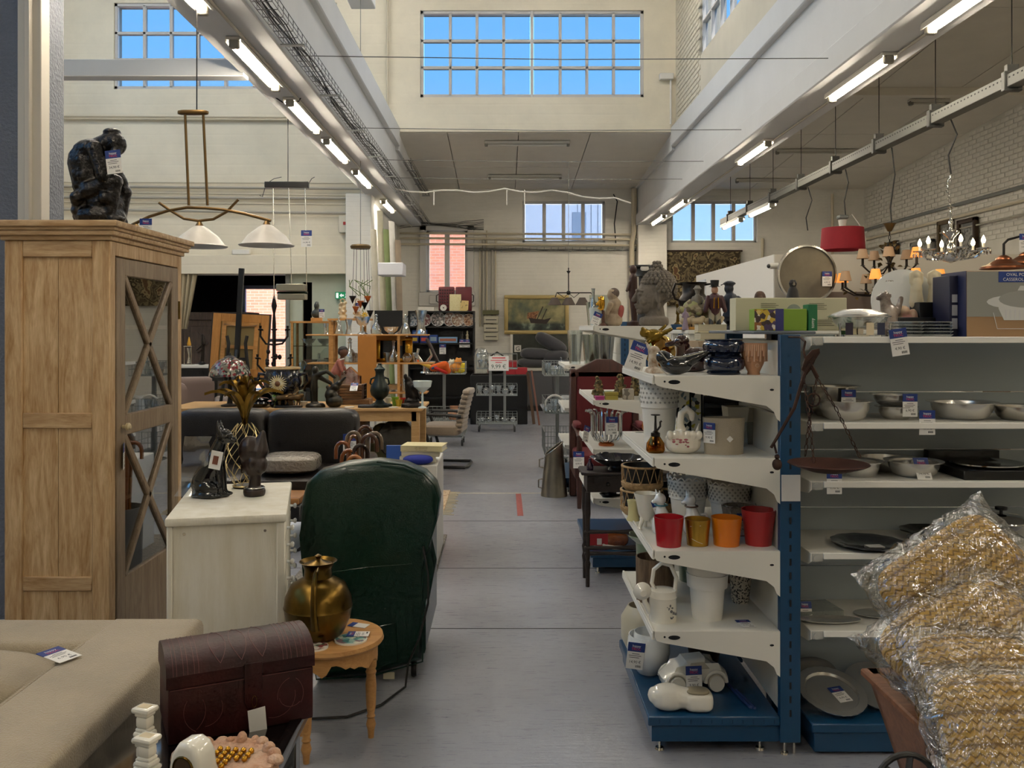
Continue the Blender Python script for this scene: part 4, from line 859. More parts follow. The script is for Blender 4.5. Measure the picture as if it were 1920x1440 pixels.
one('eagle_sculpture','dark bronze eagle perched on a round base at the table end','sculpture',m,bronze,px(772,8.85,zt),vox=.008,smooth=1)
one('glass_coupe','milky white glass coupe on a tall stem at the table corner','glass bowl',M().lathe([(0,0),(.045,0),(.04,.01),(.012,.02),(.010,.15),(.03,.165),(.085,.21),(.098,.27),(.092,.27),(.07,.21),(0,.175)],seg=24),mat('milky glass','d2dcd6',.15,coat=.5),px(792,8.76,zt))
for i,(x,Y,h_,col,lb)in enumerate(((748,8.95,.07,'c9b23a','yellow'),(741,9.0,.09,'86b83a','lime green'),(757,9.0,.08,'c23a32','red'),(727,9.05,.08,'e0dccf','white'),(570,8.95,.05,'d9d4c4','pearl'),(548,9.1,.06,'9db83a','apple green'))):
 vase('small_cup','small %s cup among the bronzes on the curio table'%lb,'cup',cup(.025,.04,h_,.003),mat('cup %s'%lb,col,.2,coat=.5),px(x,Y,zt),16,'small cups on the curio table')
for i,(x,Y,w_,d_,h_,col,lb)in enumerate(((690,8.8,.2,.12,.03,'2c2a2b','crumpled dark leather purse in front of the slatted casket'),(655,8.78,.1,.06,.012,'d7d2c6','white leaflet lying at the front of the curio table'),(738,8.78,.09,.07,.01,'cfcabb','folded paper note beside the bronze urn'))):
 one('leaflet' if i else 'leather_purse',lb,'paper' if i else 'purse',M().sup((0,0,h_/2),(w_/2,d_/2,h_/2),.4,.5),mat('misc %d'%i,col,.6),px(x,Y,zt),.2*i)
 # under the table: wooden crate front, dark round basket, green bag, framed prints
one('plank_crate','brown plank crate standing under the long table','crate',M().bb(-1.85,-1.42,8.95,9.4,0,.6,.006),stripes('crate planks','5c4126','7a5a38',9,'Z',.7,edge=.12))
one('leaning_tray','dark round tray leaning under the long table','tray',M().lathe([(0,0),(.19,0),(.2,.012),(.19,.03),(0,.03)],xf=T(-1.10,9.1,.42,rx=1.35)),mat('tarnished dark','2b2822',.3,.4,var=.4,vs=8))
one('canvas_bag','olive canvas bag slumped under the long table','bag',M().sup((-1.2,9.3,.28),(.2,.12,.28),.5,.5),mat('olive canvas','6b6642',.9))
# easel with a painting seen from behind
e=thing('easel','black studio easel holding a painting turned away','easel',at(445,640,10.5));e.location.z=0
mk('mast',M().box((0,0,0),(.06,.04,1.35),T(.015,0,1.6,ry=.055,rx=.0)),black,e)
for s_ in (-1,1):mk('leg',M().tube([(s_*.12,-.01,1.47),(s_*.10,-.01,1.38),(s_*.115,-.01,1.2),(s_*.16,-.01,.9),(s_*.3,-.02,0)],.022,6),black,e)
mk('rear_leg',M().tube([(0,-.02,1.3),(.0,-.55,.0)],.018,6),black,e);mk('ledge',M().bb(-.3,.3,.0,.1,.93,.97),black,e);mk('crossbar',M().bb(-.12,.12,-.02,.02,1.17,1.21),black,e)
pb=wood('frame back ochre','a9702f','c48a45',2,'Z');p=thing('framed_painting','painting turned to show its ochre wooden back on the easel','painting',(e.location.x-.02,10.56,.975),-.05)
p.rotation_euler=(-.06,.05,0)
mk('frame_back',M().bb(-.34,-.24,0,.03,0,.76,.004).bb(.24,.34,0,.03,0,.76,.004).bb(-.24,.24,0,.03,.66,.76,.004).bb(-.24,.24,0,.03,0,.1,.004),pb,p);mk('canvas',M().bb(-.25,.25,.018,.026,.08,.68),mat('raw canvas','8d7a50',.9),p)
mk('stretcher_bar',M().bb(-.22,-.17,-.004,.018,.1,.66).bb(.17,.22,-.004,.018,.1,.66).bb(-.2,.2,-.004,.018,.34,.38).bb(-.2,.2,-.004,.018,.61,.66),pine,p);mk('hanging_wire',M().tube([(-.2,-.006,.63),(0,-.008,.60),(.2,-.006,.63)],.003,4),wiregal,p)
mk('outer_edge',M().bb(-.352,-.338,.0,.05,-.01,.77).bb(.338,.352,0,.05,-.01,.77).bb(-.35,.35,0,.05,.757,.77),mat('dark moulding','2a2118',.5),p)
# small glazed pine showcase
sc=thing('pine_showcase','small pine showcase with glass sides full of crystal','showcase',at(585,700,11.6));sc.location.z=0
h0,h1,wd=.55,1.63,.28
for x in (-wd,wd-.03):
 for y in (0,.3):mk('post',M().bb(x,x+.03,y,y+.03,0,h1),pine,sc)
mk('top',M().bb(-wd-.01,wd+.01,-.01,.34,h1,h1+.025),pine,sc)
for z in (.55,1.0,1.32):mk('glass_shelf' if z>.6 else 'bottom_board',M().bb(-wd+.005,wd-.005,.005,.325,z,z+.012),clear if z>.6 else pine,sc)
mk('pane',M().bb(-wd+.03,wd-.03,.01,.014,.56,h1),clear,sc)
GP={'vase':[(0,0),(.035,0),(.03,.03),(.05,.12),(.06,.17),(.055,.17),(.04,.1),(0,.02)],'decanter':[(0,0),(.06,0),(.065,.05),(.05,.1),(.018,.14),(.016,.19),(.025,.2),(.012,.205),(.022,.23),(0,.25)],'bowl':[(0,0),(.05,0),(.03,.012),(.08,.05),(.105,.10),(.098,.1),(.07,.05),(0,.02)],'footed':[(0,0),(.05,0),(.045,.01),(.015,.03),(.012,.07),(.05,.1),(.075,.17),(.07,.17),(.045,.1),(0,.08)],'flask':[(0,0),(.055,0),(.058,.02),(.03,.12),(.022,.17),(.03,.19),(.008,.2),(.012,.235),(0,.245)],'tall':[(0,0),(.055,0),(.05,.02),(.035,.1),(.04,.16),(.06,.24),(.055,.24),(.03,.12),(0,.03)],'sphere':[(0,0),(.03,0),(.06,.04),(.065,.08),(.04,.12),(.02,.13),(0,.13)]}
facet=lambda a,z:1+.04*math.cos(a*8)
def crystalware(kind,lab,loc,s_=1.0,grp=None,mt=None):
 return vase({'vase':'crystal_vase','decanter':'crystal_decanter','bowl':'crystal_bowl','footed':'crystal_footed_bowl','flask':'crystal_flask','tall':'crystal_tall_vase','sphere':'crystal_jar'}[kind],lab,{'bowl':'bowl','footed':'bowl','decanter':'decanter','flask':'decanter'}.get(kind,'vase'),[(r*s_,z*s_)for r,z in GP[kind]],mt or cutglass,loc,24,grp,wob=facet)
cutglass=glassy('cut crystal',rough=.10,fac=.34,tint='d9e2e4')
X0,Y0=sc.location.x,sc.location.y
for i,(k_,dx,z,lb)in enumerate((('decanter',.06,1.012,'cut crystal decanter, tallest inside the pine showcase'),('vase',.18,1.012,'cut crystal vase at the showcase post'),('sphere',-.16,1.012,'round crystal jar inside the pine showcase'),('bowl',-.08,1.332,'shallow crystal bowl on the upper glass of the showcase'),('bowl',.13,1.332,'ribbed crystal bowl on the upper glass beside the post'),('tall',.0,.562,'crystal vase at the bottom of the pine showcase'),('vase',-.17,.562,'small crystal vase at the showcase bottom'))):
 crystalware(k_,lb,(X0+dx,Y0+.16,z),.9,'crystal in the pine showcase')
for i in range(3):
 o=one('framed_photo','%s card in the pine showcase'%('pink','grey','white')[i],'card',M().bb(-.05,.05,0,.006,0,.13),mat('card tone %d'%i,('8d5a52','6b6a66','d5d0c6')[i],.6),(X0-.12+.11*i,Y0+.27,1.012),0,'cards in the showcase')
m=M().ell((0,0,.06),(.075,.05,.06)).cap((0,0,.08),(0,0,.13),.04,.03).ell((0,-.005,.165),(.036,.036,.048)).ell((0,.005,.2),(.025,.025,.025))
bu=thing('buddha_bust','small dark bust on a wooden block atop the showcase','bust',(X0+.03,Y0+.15,h1+.025));mk('bust',m,mat('dark slate','2b302c',.5),bu,(0,0,.04),vox=.006);mk('block',M().bb(-.07,.07,-.04,.04,0,.045),pine,bu);tag(bu,(.08,-.06,.16),s=1.3)
# tall pine display case behind the étagère
tc_=thing('pine_display_case','tall narrow pine display case behind the crystal shelf','showcase',at(648,700,11.2));tc_.location.z=0
for x in (-.2,.2):
 for y in (0,.3):mk('post',M().bb(x-.015,x+.015,y,y+.03,0,1.66),pine,tc_)
mk('top',M().bb(-.23,.3,-.01,.34,1.66,1.685),pine,tc_)
for z in (.6,1.1):mk('shelf',M().bb(-.2,.2,0,.33,z,z+.012),clear,tc_)
for i,x in enumerate((-.06,.13)):
 o=thing('carved_vase','cream carved figural vase atop the pine case, %s'%('tagged one' if i else 'one without a tag'),'vase',(tc_.location.x+x,tc_.location.y+.12,1.685),0,'pair of cream figural vases')
 m=M().lathe([(0,0),(.05,0),(.05,.02),(.035,.04),(.045,.1),(.035,.16),(.042,.2),(0,.21)],seg=14)
 for k in range(12):m.ell((.04*math.cos(k*1.7),.04*math.sin(k*1.7),.04+.015*k),.02,n=8,m=6)
 mk('body',m,mat('ivory resin','cdb892',.5,var=.15,vs=30),o,vox=.006);mk('loop',M().tube([(.028*math.cos(a*PI/6),0,.225+.028*math.sin(a*PI/6))for a in range(12)],.009,6,True),MATS['ivory resin'],o)
 if i:tag(o,(.02,-.06,.2),s=1.3)
 # crystal étagère
et=thing('pine_etagere','pine étagère lined with crystal and one solid ochre side','shelf',(0,0,0));Y0=10.4;Z1,Z2,Z3=1.487,1.15,.80
X=lambda x,Y=Y0:(x-943)*Y/F
for i,(a,b,z)in enumerate(((573,802,Z1),(576,812,Z2),(640,800,Z3))):mk('shelf',M().bb(X(a),X(b),Y0,Y0+.32,z-.016,z,.003),pine,et)
for x in (622,747):
 for y in (Y0+.01,Y0+.28):mk('post',M().bb(X(x)-.014,X(x)+.014,y,y+.028,0,Z1-.016 if x==747 else 1.6),pine,et)
mk('side_panel',M().bb(X(671),X(706),Y0-.012,Y0+.004,.70,Z1-.018),mat('ochre board','b4762f',.6,var=.05),et)
for i,(k_,x,z,s_,lb)in enumerate((('tall',606,Z1,.55,'leaning crystal vase at the open end of the top shelf'),('flask',631,Z1,.85,'slim crystal bud vase on the top shelf'),('tall',650,Z1,.75,'waisted crystal vase on the top shelf'),('footed',676,Z1,1.25,'large footed crystal bowl on the top shelf'),('decanter',702,Z1,1.0,'square-shouldered crystal decanter on the top shelf'),('bowl',730,Z1,.9,'wide cut crystal bowl in front of the black panel'),('flask',758,Z1,1.0,'frosted pointed decanter on the top shelf'),('tall',787,Z1,1.2,'tall flared crystal vase at the end of the top shelf'),('decanter',652,Z2,1.2,'tall decanter behind the doll on the second shelf'),('sphere',662,Z2,.9,'ribbed crystal jar on the second shelf'),('decanter',735,Z2,1.1,'crystal ewer in front of the gilt frame'),('vase',722,Z2,.7,'small crystal vase beside the ewer'),('sphere',760,Z2,.9,'crystal jar beside the étagère post'),('vase',776,Z2,.7,'small crystal vase at the second shelf end'),('bowl',735,Z3,.9,'crystal bowl on the lowest étagère shelf'),('vase',760,Z3,.9,'amber-lit crystal vase on the lowest étagère shelf'),('decanter',660,Z3,.9,'crystal decanter on the lowest shelf by the ochre board'))):
 crystalware(k_,lb,(X(x),Y0+.15,z),s_,'crystal on the pine étagère')
o=one('glass_house_ornament','pink-tinged crystal house ornament behind the slatted casket','ornament',M().prism([(-.11,0),(.11,0),(.11,.09),(0,.19),(-.11,.09)],-.06,.06,XZ),glassy('pink crystal',rough=.08,fac=.3,tint='e8cfc8'),(X(683),9.45,zt+.19));one('low_block','small wooden block under the crystal house ornament','block',M().bb(-.11,.11,-.06,.06,0,.19),bw,(X(683),9.45,zt))
fr=thing('gilt_frame','ornate gilt frame with dark mirror leaning behind the crystal','frame',(X(735,10.6),10.64,Z2));fr.rotation_euler=(-.1,0,0);fr.scale=(1,1,.62)
mk('moulding',M().bb(-.24,-.15,0,.04,0,.5,.012,2).bb(.15,.24,0,.04,0,.5,.012,2).bb(-.24,.24,0,.04,.42,.5,.012,2).bb(-.24,.24,0,.04,0,.08,.012,2),gold,fr);mk('mirror',M().bb(-.16,.16,.02,.03,.07,.43),mat('dark mirror','3a3a3c',.08,.8),fr)
arc_=[(-.17,.29),(-.17,.12),(-.13,.045),(-.06,0),(.06,0),(.13,.045),(.17,.12),(.17,.29)]
one('black_fire_screen','matt black half-round panel standing behind the crystal','screen',M().prism(arc_,-.02,.0,XZ),mat('matt black board','141414',.8),(X(728,10.66),10.68,Z1-.002))
one('mobile_rest','narrow pine ledge behind the crystal carrying the black panel','ledge',M().bb(X(700,10.66),X(760,10.66),10.66,10.78,1.42,1.485),pine)
# hanging planter mobile
hm=thing('hanging_planter','hanging wire mobile with cone pots and a yellow flower','hanging planter',at(676,462,11));hm_=M()
hm_.lathe([(.02,-.03),(.12,-.03),(.13,0),(.11,.02),(.03,.02)],seg=18);mk('top_ring',hm_,mat('old brass ring','5c4a2c',.5,.5),hm)
for i,(x,zl,kind)in enumerate(((-.10,.62,0),(-.06,.75,1),(.0,.68,1),(.05,.70,2),(.09,.62,1),(.12,.8,2))):
 mk('wire',M().tube([(x*.8,0,0),(x,0,-zl)],.0035,4),darkmetal,hm)
 mk('cone_pot',M().lathe([(0,-.10),(.045,0),(.04,0),(0,-.09)],(x,0,-zl),14),(black,mat('terracotta orange','c2692e',.6),darkmetal)[kind],hm)
m=M()
for q in range(10):m.cap((.06+.018*math.cos(q*.63),-.05,-.86+.018*math.sin(q*.63)),(.06+.04*math.cos(q*.63),-.05,-.86+.04*math.sin(q*.63)),.009,.006,6)
mk('yellow_flower',m,mat('flower yellow','e0b520',.6),hm);mk('flower_stem',M().tube([(.05,0,-.72),(.03,-.02,-.8),(.06,-.05,-.86)],.006,5),mat('stem green','5a6b2c',.7),hm)
for i in range(7):mk('twig',M().tube([(RN.uniform(-.1,.1),0,-.62),(RN.uniform(-.14,.14),RN.uniform(-.03,.03),-.5),(RN.uniform(-.16,.16),0,-.42)],.006,4),MATS['stem green'],hm)
pipe('thin steel chain holding the wire planter mobile',[(hm.location.x,11,hm.location.z+.02),(hm.location.x,11,7.98)],.004,wiregal,'suspension_chain','chain')
# pendant lamp with three alabaster shades
pd=thing('pendant_lamp','brass double-rod pendant lamp with alabaster glass shades','pendant lamp',at(375,440,5.6));k=5.6/F
q=lambda x,y:((x-375)*k,0,(440-y)*k)
pbz=mat('brushed antique brass','6b5330',.4,.8);alab=mat('alabaster glass','cfc9c0',.35,var=.08,vs=9)
mk('ceiling_plate',M().sup((*q(362,211)[:1],0,q(362,211)[2]),(.10,.03,.014),.4,.8),pbz,pd)
for x0,x1 in ((347,354),(381,389)):mk('rod',M().tube([q(x0,213),q(x1,385)],.009,8),pbz,pd)
arc1=[q(247,422),q(280,406),q(315,395),q(350,389),q(385,390),q(420,393),q(460,401),q(508,414)];arc2=[q(298,380),q(320,395),q(345,410),q(372,414),q(400,411),q(425,397),q(447,374)]
mk('arched_bar',M().tube(arc1,.010,8),pbz,pd);mk('crossing_bar',M().tube(arc2,.009,8),pbz,pd)
for x,y in ((255,420),(374,416),(500,414)):
 P=q(x,y);mk('shade_holder',M().lathe([(0,0),(.012,0),(.03,-.03),(0,-.03)],P,14),pbz,pd);mk('glass_shade',M().lathe([(.02,-.022),(.05,-.04),(.12,-.095),(.155,-.145),(.175,-.155),(.17,-.16),(.15,-.15),(.11,-.1),(.02,-.03)],P,32),alab,pd)
tag(pd,(q(277,411)[0],-.03,q(277,411)[2]),s=1.4)
pipe('thin chain holding the alabaster pendant lamp',[(pd.location.x+q(369,0)[0],5.6,pd.location.z+q(0,208)[2]),(pd.location.x+q(369,0)[0],5.6,7.98)],.004,darkmetal,'suspension_chain','chain')
# bar pendant with folded steel shade
bp_=thing('bar_pendant_lamp','black bar pendant with steel box shade on thin rods','pendant lamp',at(540,547,9.0));k=9.0/F
q=lambda x,y:((x-540)*k,0,(547-y)*k)
mk('ceiling_bar',M().bb(q(497,0)[0],q(579,0)[0],-.03,.03,q(0,352)[2],q(0,341)[2],.004),black,bp_)
for x,y1 in ((508,560),(541,538),(572,545)):mk('rod',M().tube([q(x+(4 if x==508 else 0),350),q(x+(6 if x<560 else 3),y1)],.005,6),steel,bp_)
mk('shade',M().bb(q(521,0)[0],q(573,0)[0],-.08,.08,q(0,546)[2],q(0,533)[2],.006).bb(q(523,0)[0],q(574,0)[0],-.07,.07,q(0,562)[2],q(0,551)[2],.006),mat('satin steel shade','a39d88',.3,.6),bp_);mk('tube_holder',M().tube([q(520,549),q(577,549)],.014,8),mat('green glass rod','2c3a30',.2),bp_)
for s_ in ((497,352,487,366),(500,344,528,332),(579,344,590,332)):mk('loose_wire',M().tube([q(s_[0],s_[1]),q((s_[0]+s_[2])/2,s_[3]+3),q(s_[2],s_[3])],.004,4),cablem,bp_)
tag(bp_,(q(575,435)[0],-.01,q(0,432)[2]),s=2.0)
pipe('thin chain holding the black bar pendant',[(bp_.location.x,9.0,bp_.location.z+q(0,341)[2]),(bp_.location.x,9.0,7.98)],.004,darkmetal,'suspension_chain','chain')
# side opening: curtain, carved wardrobe, armchairs, console, exit sign
cu=M().surf(lambda u,v:(-5.12+.29*u*(1-.6*v),13.93+.04*math.sin(u*22),2.42-.87*v),24,8)
one('curtain','cream curtain gathered at the side of the dark opening','curtain',cu,mat('cream cloth','b9ad92',.9))
wr=wood('carved grey-brown oak','3a2f28','5c4c42',3,'Z');w_=thing('carved_wardrobe','carved dark oak wardrobe standing in the dark opening','wardrobe',(-5.35,14.6,0))
mk('carcass',M().bb(0,1.1,0,.55,0,1.72),wr,w_);mk('cornice',M().bb(-.05,1.15,-.05,.6,1.70,1.83,.02,2),wr,w_)
for x in (.06,.57):
 d=mk('door',M().bb(x,x+.47,-.025,0,.1,1.6,.008),wr,w_);
 for z0 in (.15,.65,1.12):mk('panel',M().prism([(x+.235,z0+.03),(x+.41,z0+.2),(x+.235,z0+.38),(x+.06,z0+.2)],.025,.045,XZ),wr,d)
 mk('handle',M().ell((x+.44 if x<.3 else x+.03,-.045,.85),.02),brass,d)
tau=mat('taupe plush','7d6a60',.95,sheen=.4)
for i,(x,Y)in enumerate(((303,9.72),(362,11.05))):
 a=thing('plush_armchair','taupe plush armchair beyond the leather sofa, %s one'%('nearer' if i==0 else 'farther'),'armchair',(X(x,Y),Y,0),.4,'taupe armchairs');mk('backrest',M().pad([(-.3,.5),(.3,.5),(.3,.72),(-.3,.72)],.2,.92,.09,4),tau,a);mk('seat',M().bb(-.3,.3,0,.6,.1,.45,.05,3),tau,a)
 for s_ in (-1,1):mk('armrest',M().pad([(s_*.42-.12,0),(s_*.42+.12,0),(s_*.42+.12,.7),(s_*.42-.12,.7)],.0,.66,.08,4),tau,a)
k=thing('white_console','white topped black console with knob by the curtain','console table',(X(365,12.4),12.4,0));mk('table_top',M().bb(-.42,.24,0,.4,1.0,1.04,.004),white,k);mk('cabinet_body',M().bb(-.4,.2,.02,.38,.12,1.0),black,k);mk('knob',M().ell((-.02,0,.75),.025),brass,k)
for x in (-.39,.17):mk('leg',M().bb(x,x+.03,.05,.35,0,.12),black,k)
one('hourglass_frame','wire-framed lantern on the white topped console','lantern',M().bb(-.06,.06,-.06,.06,0,.01).bb(-.06,.06,-.06,.06,.26,.27).tube([(-.05,-.05,0),(-.05,-.05,.27)],.006,5).tube([(.05,-.05,0),(.05,-.05,.27)],.006,5).lathe([(.03,.02),(.008,.13),(.03,.24)],seg=12),steel,(X(345,12.4),12.6,1.04))
one('yellow_figurine','small yellow pointed figurine on the lantern','figurine',M().cap((0,0,0.02),(0,0,.12),.03,.008),mat('amber yellow','d29a2a',.4),(X(345,12.4),12.6,1.31))
m=M().cap((0,0,.03),(.02,0,.3),.03,.02).cap((.02,0,.3),(.01,0,.42),.035,.02).ell((0,0,.02),(.06,.05,.02)).cap((.02,0,.3),(-.08,0,.2),.015,.012)
one('dark_statuette','thin dark statuette with tag on the white topped console','statuette',m,bronze,(X(372,12.4),12.55,1.04),vox=.01)
es=thing('exit_sign','green emergency exit sign above the crystal shelves','exit sign',at(641,554,14.0));mk('plate',M().bb(-.10,.11,-.03,.05,-.055,.055,.003),emit('exit green','0f7a4c',.5),es)
mk('pictogram',M().bb(-.085,-.05,-.033,-.029,-.04,.04).prism([(-.03,0),(.0,.03),(.0,.012),(.035,.012),(.035,-.012),(.0,-.012),(.0,-.03)],.030,.033,XZ).ell((.075,-.031,.028),(.011,.002,.011)).cap((.07,-.031,.012),(.075,-.031,-.01),.010,.008,6).cap((.075,-.031,-.01),(.095,-.031,-.038),.006,.005,6).cap((.072,-.031,-.01),(.055,-.031,-.035),.006,.005,6),emit('exit white','f4f6f2',.7),es)
fb=thing('alarm_box','cream alarm box with red button on the end wall','alarm box',at(648,420,13.95));mk('case',M().bb(-.10,.11,-.05,.04,-.14,.13,.006),mat('cream plastic','d9d2bf',.5),fb);mk('button',M().bb(-.03,.05,-.06,-.049,-.02,.03,.004),mat('alarm red','b5352c',.5),fb)
one('emergency_lamp','unlit emergency light box above the lintel','emergency light',M().bb(-.14,.14,-.05,.05,-.04,.04,.01),white,at(453,473,13.93))
for i,(x0,x1,y0,y1,col)in enumerate(((712,728,395,560,'b8b39c'),(724,740,430,575,'7d8a5c'),(734,750,415,575,'d5d2c8'),(746,756,450,560,'8a7a66'),(700,712,430,600,'c4c0b2'))):
 a,b=at(x0,y0,13.2),at(x1,y1,13.0);o=one('leaning_board','%s board leaning below the girder end'%('beige','olive','white','brown','pale grey')[i],'board',M().tube([a,(b.x,b.y,0.02)],.055,4,flat=.25),mat('panel %d'%i,col,.6,var=.15,vs=4),group='panels leaning below the girder')
o=one('projector_box','white projector box on an arm under the girder end','projector',M().bb(-.26,.1,-.1,.3,-.09,.09,.012),mat('white plastic','d9d9dc',.45),at(744,505,12.6));pipe('white bracket arm of the projector box',[at(744,505,12.6),(-1.85,13.3,2.38),(-2.06,13.75,2.36)],.015,white,'bracket_arm','bracket')
# ================================================================ FAR END OF THE AISLE
Y0=15.0;X=lambda x,Y=Y0:(x-943)*Y/F;Z=lambda y,Y=Y0:H-(y-617)*Y/F
bc=thing('black_bookcase','black bookcase with plates and blue boxes at the far end','bookcase',(X(765),Y0,0));wd=X(890)-X(765)
mk('side',M().bb(0,.03,0,.35,0,Z(583)),black,bc);mk('side',M().bb(wd-.03,wd,0,.35,0,Z(583)),black,bc);mk('back',M().bb(.02,wd-.02,.33,.345,0,Z(583)),black,bc)
for y in (583,612,643,690,745):mk('shelf',M().bb(.02,wd-.02,.0,.33,Z(y)-.025,Z(y)),black,bc)
pcols=[['8fa0b4','d8dce0','5c6a7c'],['b8a09a','8a5a5c','d8cfc8'],['d8d4d0','4a4642','b8a8a0'],['c9b8a8','7d5a4c','e0d8d0'],['c4b09c','8d6a50','d5cabb'],['9a8a78','5c4a3c','bcae9c'],['a0643c','c9a888','6b4228']]
for i,(x,r)in enumerate(((773,.12),(795,.115),(820,.125),(843,.12),(857,.115),(868,.11),(879,.11))):
 o=thing('decor_plate','standing decorative plate on the black bookcase, %s along the row'%NUM[i],'plate',(X(x),Y0+.12+.02*(i%2),Z(612)),0,'plates on the black bookcase');o.rotation_euler=(-.12,0,0)
 mk('dish',M().lathe([(0,0),(r*.6,0),(r,.014),(r,.02),(r*.62,.006),(0,.006)],seg=24,xf=T(0,0,r,rx=PI/2)),whiteglaze,o);mk('picture',M().lathe([(0,.0065),(r*.6,.0065),(r*.95,.0205),(r*.95,.0208),(0,.007)],seg=24,xf=T(0,0,r,rx=PI/2)),patchy('plate print %d'%i,pcols[i],18,.2,'NOISE'),o)
for i,(x0,x1,y0,col)in enumerate(((768,784,630,'1f2f7a'),(787,802,630,'23357f'),(804,820,628,'2a4a8f'),(772,800,618,'2b4f9a'),(822,857,632,'7fa8cf'))):
 z0=Z(643)if i!=3 else Z(630);o=thing('model_box','boxed toy model on the bookcase: %s'%('dark blue with yellow window','dark blue with red window','blue window box beside the long one','blue box laid on top of the others','long pale blue box')[i],'box',(X(x0),Y0+.05,z0),0,'boxed models on the bookcase');mk('carton',M().bb(0,X(x1)-X(x0),0,.2,0,Z(y0)-z0 if i!=3 else .10,.002),mat('carton %d'%i,col,.5),o)
 mk('window_print',M().bb(.02,X(x1)-X(x0)-.02,-.002,0,.03,(Z(y0)-z0)*.75 if i!=3 else .07),mat('carton print %d'%i,('c9a83a','b5483a','8fa3b0','6a86b8','a86a50')[i],.4),o)
for i,x in enumerate((866,876)):
 o=thing('dressed_doll_bottle','little tagged doll bottle on the bookcase, %s'%('dark one' if i==0 else 'fair one'),'doll',(X(x),Y0+.08,Z(643)),0,'doll bottles on the bookcase');mk('body',M().lathe([(0,0),(.045,0),(.02,.1),(.03,.13),(.012,.16),(.018,.18),(.012,.2),(0,.21)],seg=12),mat('doll cloth %d'%i,('33302c','b0a284')[i],.6),o);tag(o,(0,-.06,.06),s=1.6)
for i,(x,y,w_)in enumerate(((830,653,.1),)):tag(bc,(X(x)-X(765),-.01,Z(643)-.02),s=2.0)
sc=thing('red_carrying_case','open dark red carrying case displayed on the bookcase top','case',(X(853),Y0+.2,Z(583)))
rd=mat('burgundy vinyl','5a0f1c',.45);mk('tray_half',M().bb(-.29,-.02,-.06,.1,0,.42,.02,2),rd,sc);mk('lid_half',M().bb(.0,.28,-.04,.1,0,.42,.02,2),rd,sc)
m=M()
for i in range(6):
 for j in range(7):m.ell((-.26+.042*i,-.062,.05+.052*j),(.013,.006,.018),n=6,m=4)
mk('tray_pocket',m,mat('dark pocket','240a10',.5),sc);mk('handle',M().tube([(-.29,0,.15),(-.33,0,.17),(-.33,0,.27),(-.29,0,.29)],.01,6),black,sc);mk('handle',M().tube([(.28,0,.15),(.31,0,.17),(.31,0,.27),(.28,0,.29)],.01,6),black,sc)
for i,(x,w_,h_,col,lb)in enumerate(((-.0,.20,.29,'d8cc96','tall yellowed leaflet leaning on the red case'),(.15,.14,.18,'d2b878','small illustrated leaflet leaning on the red case'))):
 o=one('leaflet',lb,'leaflet',M().box((0,0,h_/2),(w_,.006,h_)),patchy('leaflet print %d'%i,[col,col,col,'6b5a3a']if i else [col,'e0d6a8',col],25,.7,'NOISE'),(X(853)+x,Y0+.1-.03*i,Z(583)));o.rotation_euler=(-.1,.06*i,0)
one('tape_reel','white-rimmed tape reel at the foot of the red case','reel',M().lathe([(.012,0),(.055,0),(.055,.03),(.012,.03),(.012,0)],seg=20,xf=T(0,0,.055,rx=PI/2)),white,(X(831),Y0+.07,Z(583)))
one('white_carton','flat white carton on the bookcase top','box',M().bb(-.14,.14,-.08,.08,0,.07,.003),white,(X(798),Y0+.15,Z(583)))
# distribution boxes, ship painting, counter with grey cushions
o=thing('distribution_boxes','cream electrical distribution boxes stacked on the far wall','fuse box',at(920,612,17.92));mk('meter_strip',M().bb(-.16,.17,-.06,.06,.24,.33),mat('meter dark','5c5c3a',.4),o)
for i in range(3):mk('fuse_cover',M().bb(-.14,.16,-.08,.06,-.28+.17*i,-.13+.17*i,.01),mat('cream enamel','c9c3ae',.5),o);mk('window_slot',M().bb(-.1,.12,-.084,-.079,-.215+.17*i,-.2+.17*i),slotdark,o)
p=thing('ship_painting','gilt-framed painting of a sailing ship in stormy sea','painting',at(1006,590,17.965));gf=mat('pale gilt frame','b5a06a',.4,.4)
for(a,b,c_,d_)in ((-.66,.66,.32,.40),(-.66,.66,-.40,-.32),(-.66,-.58,-.33,.33),(.58,.66,-.33,.33)):mk('frame_rail',M().bb(a,b,-.04,.03,c_,d_,.015,2),gf,p)
m_,nt,n,b=newmat('stormy seascape');co=coords(nt);t=node(nt,'ShaderNodeTexNoise',Scale=3.4,Detail=7);nt.links.new(co,t.inputs[0])
sx=nt.nodes.new('ShaderNodeSeparateXYZ');nt.links.new(co,sx.inputs[0]);hz=ramp(nt,sx.outputs[2],[(0,lin('20261f')),(.001,lin('20261f'))])
mr=nt.nodes.new('ShaderNodeMapRange');mr.inputs['From Min'].default_value=-.2;mr.inputs['From Max'].default_value=-.12;nt.links.new(sx.outputs[2],mr.inputs[0])
sky_=ramp(nt,t.outputs[0],[(.36,lin('4f5a4c')),(.5,lin('7d7a56')),(.64,lin('a69c70'))]);sea_=ramp(nt,t.outputs[0],[(.4,lin('151b18')),(.56,lin('3a443c')),(.66,lin('8d9a86'))])
mx=nt.nodes.new('ShaderNodeMixRGB');nt.links.new(mr.outputs[0],mx.inputs[0]);nt.links.new(sea_,mx.inputs[1]);nt.links.new(sky_,mx.inputs[2]);nt.links.new(mx.outputs[0],b.inputs['Base Color']);b.inputs['Roughness'].default_value=.4
mk('canvas',M().bb(-.59,.59,-.01,.01,-.33,.33),m_,p)
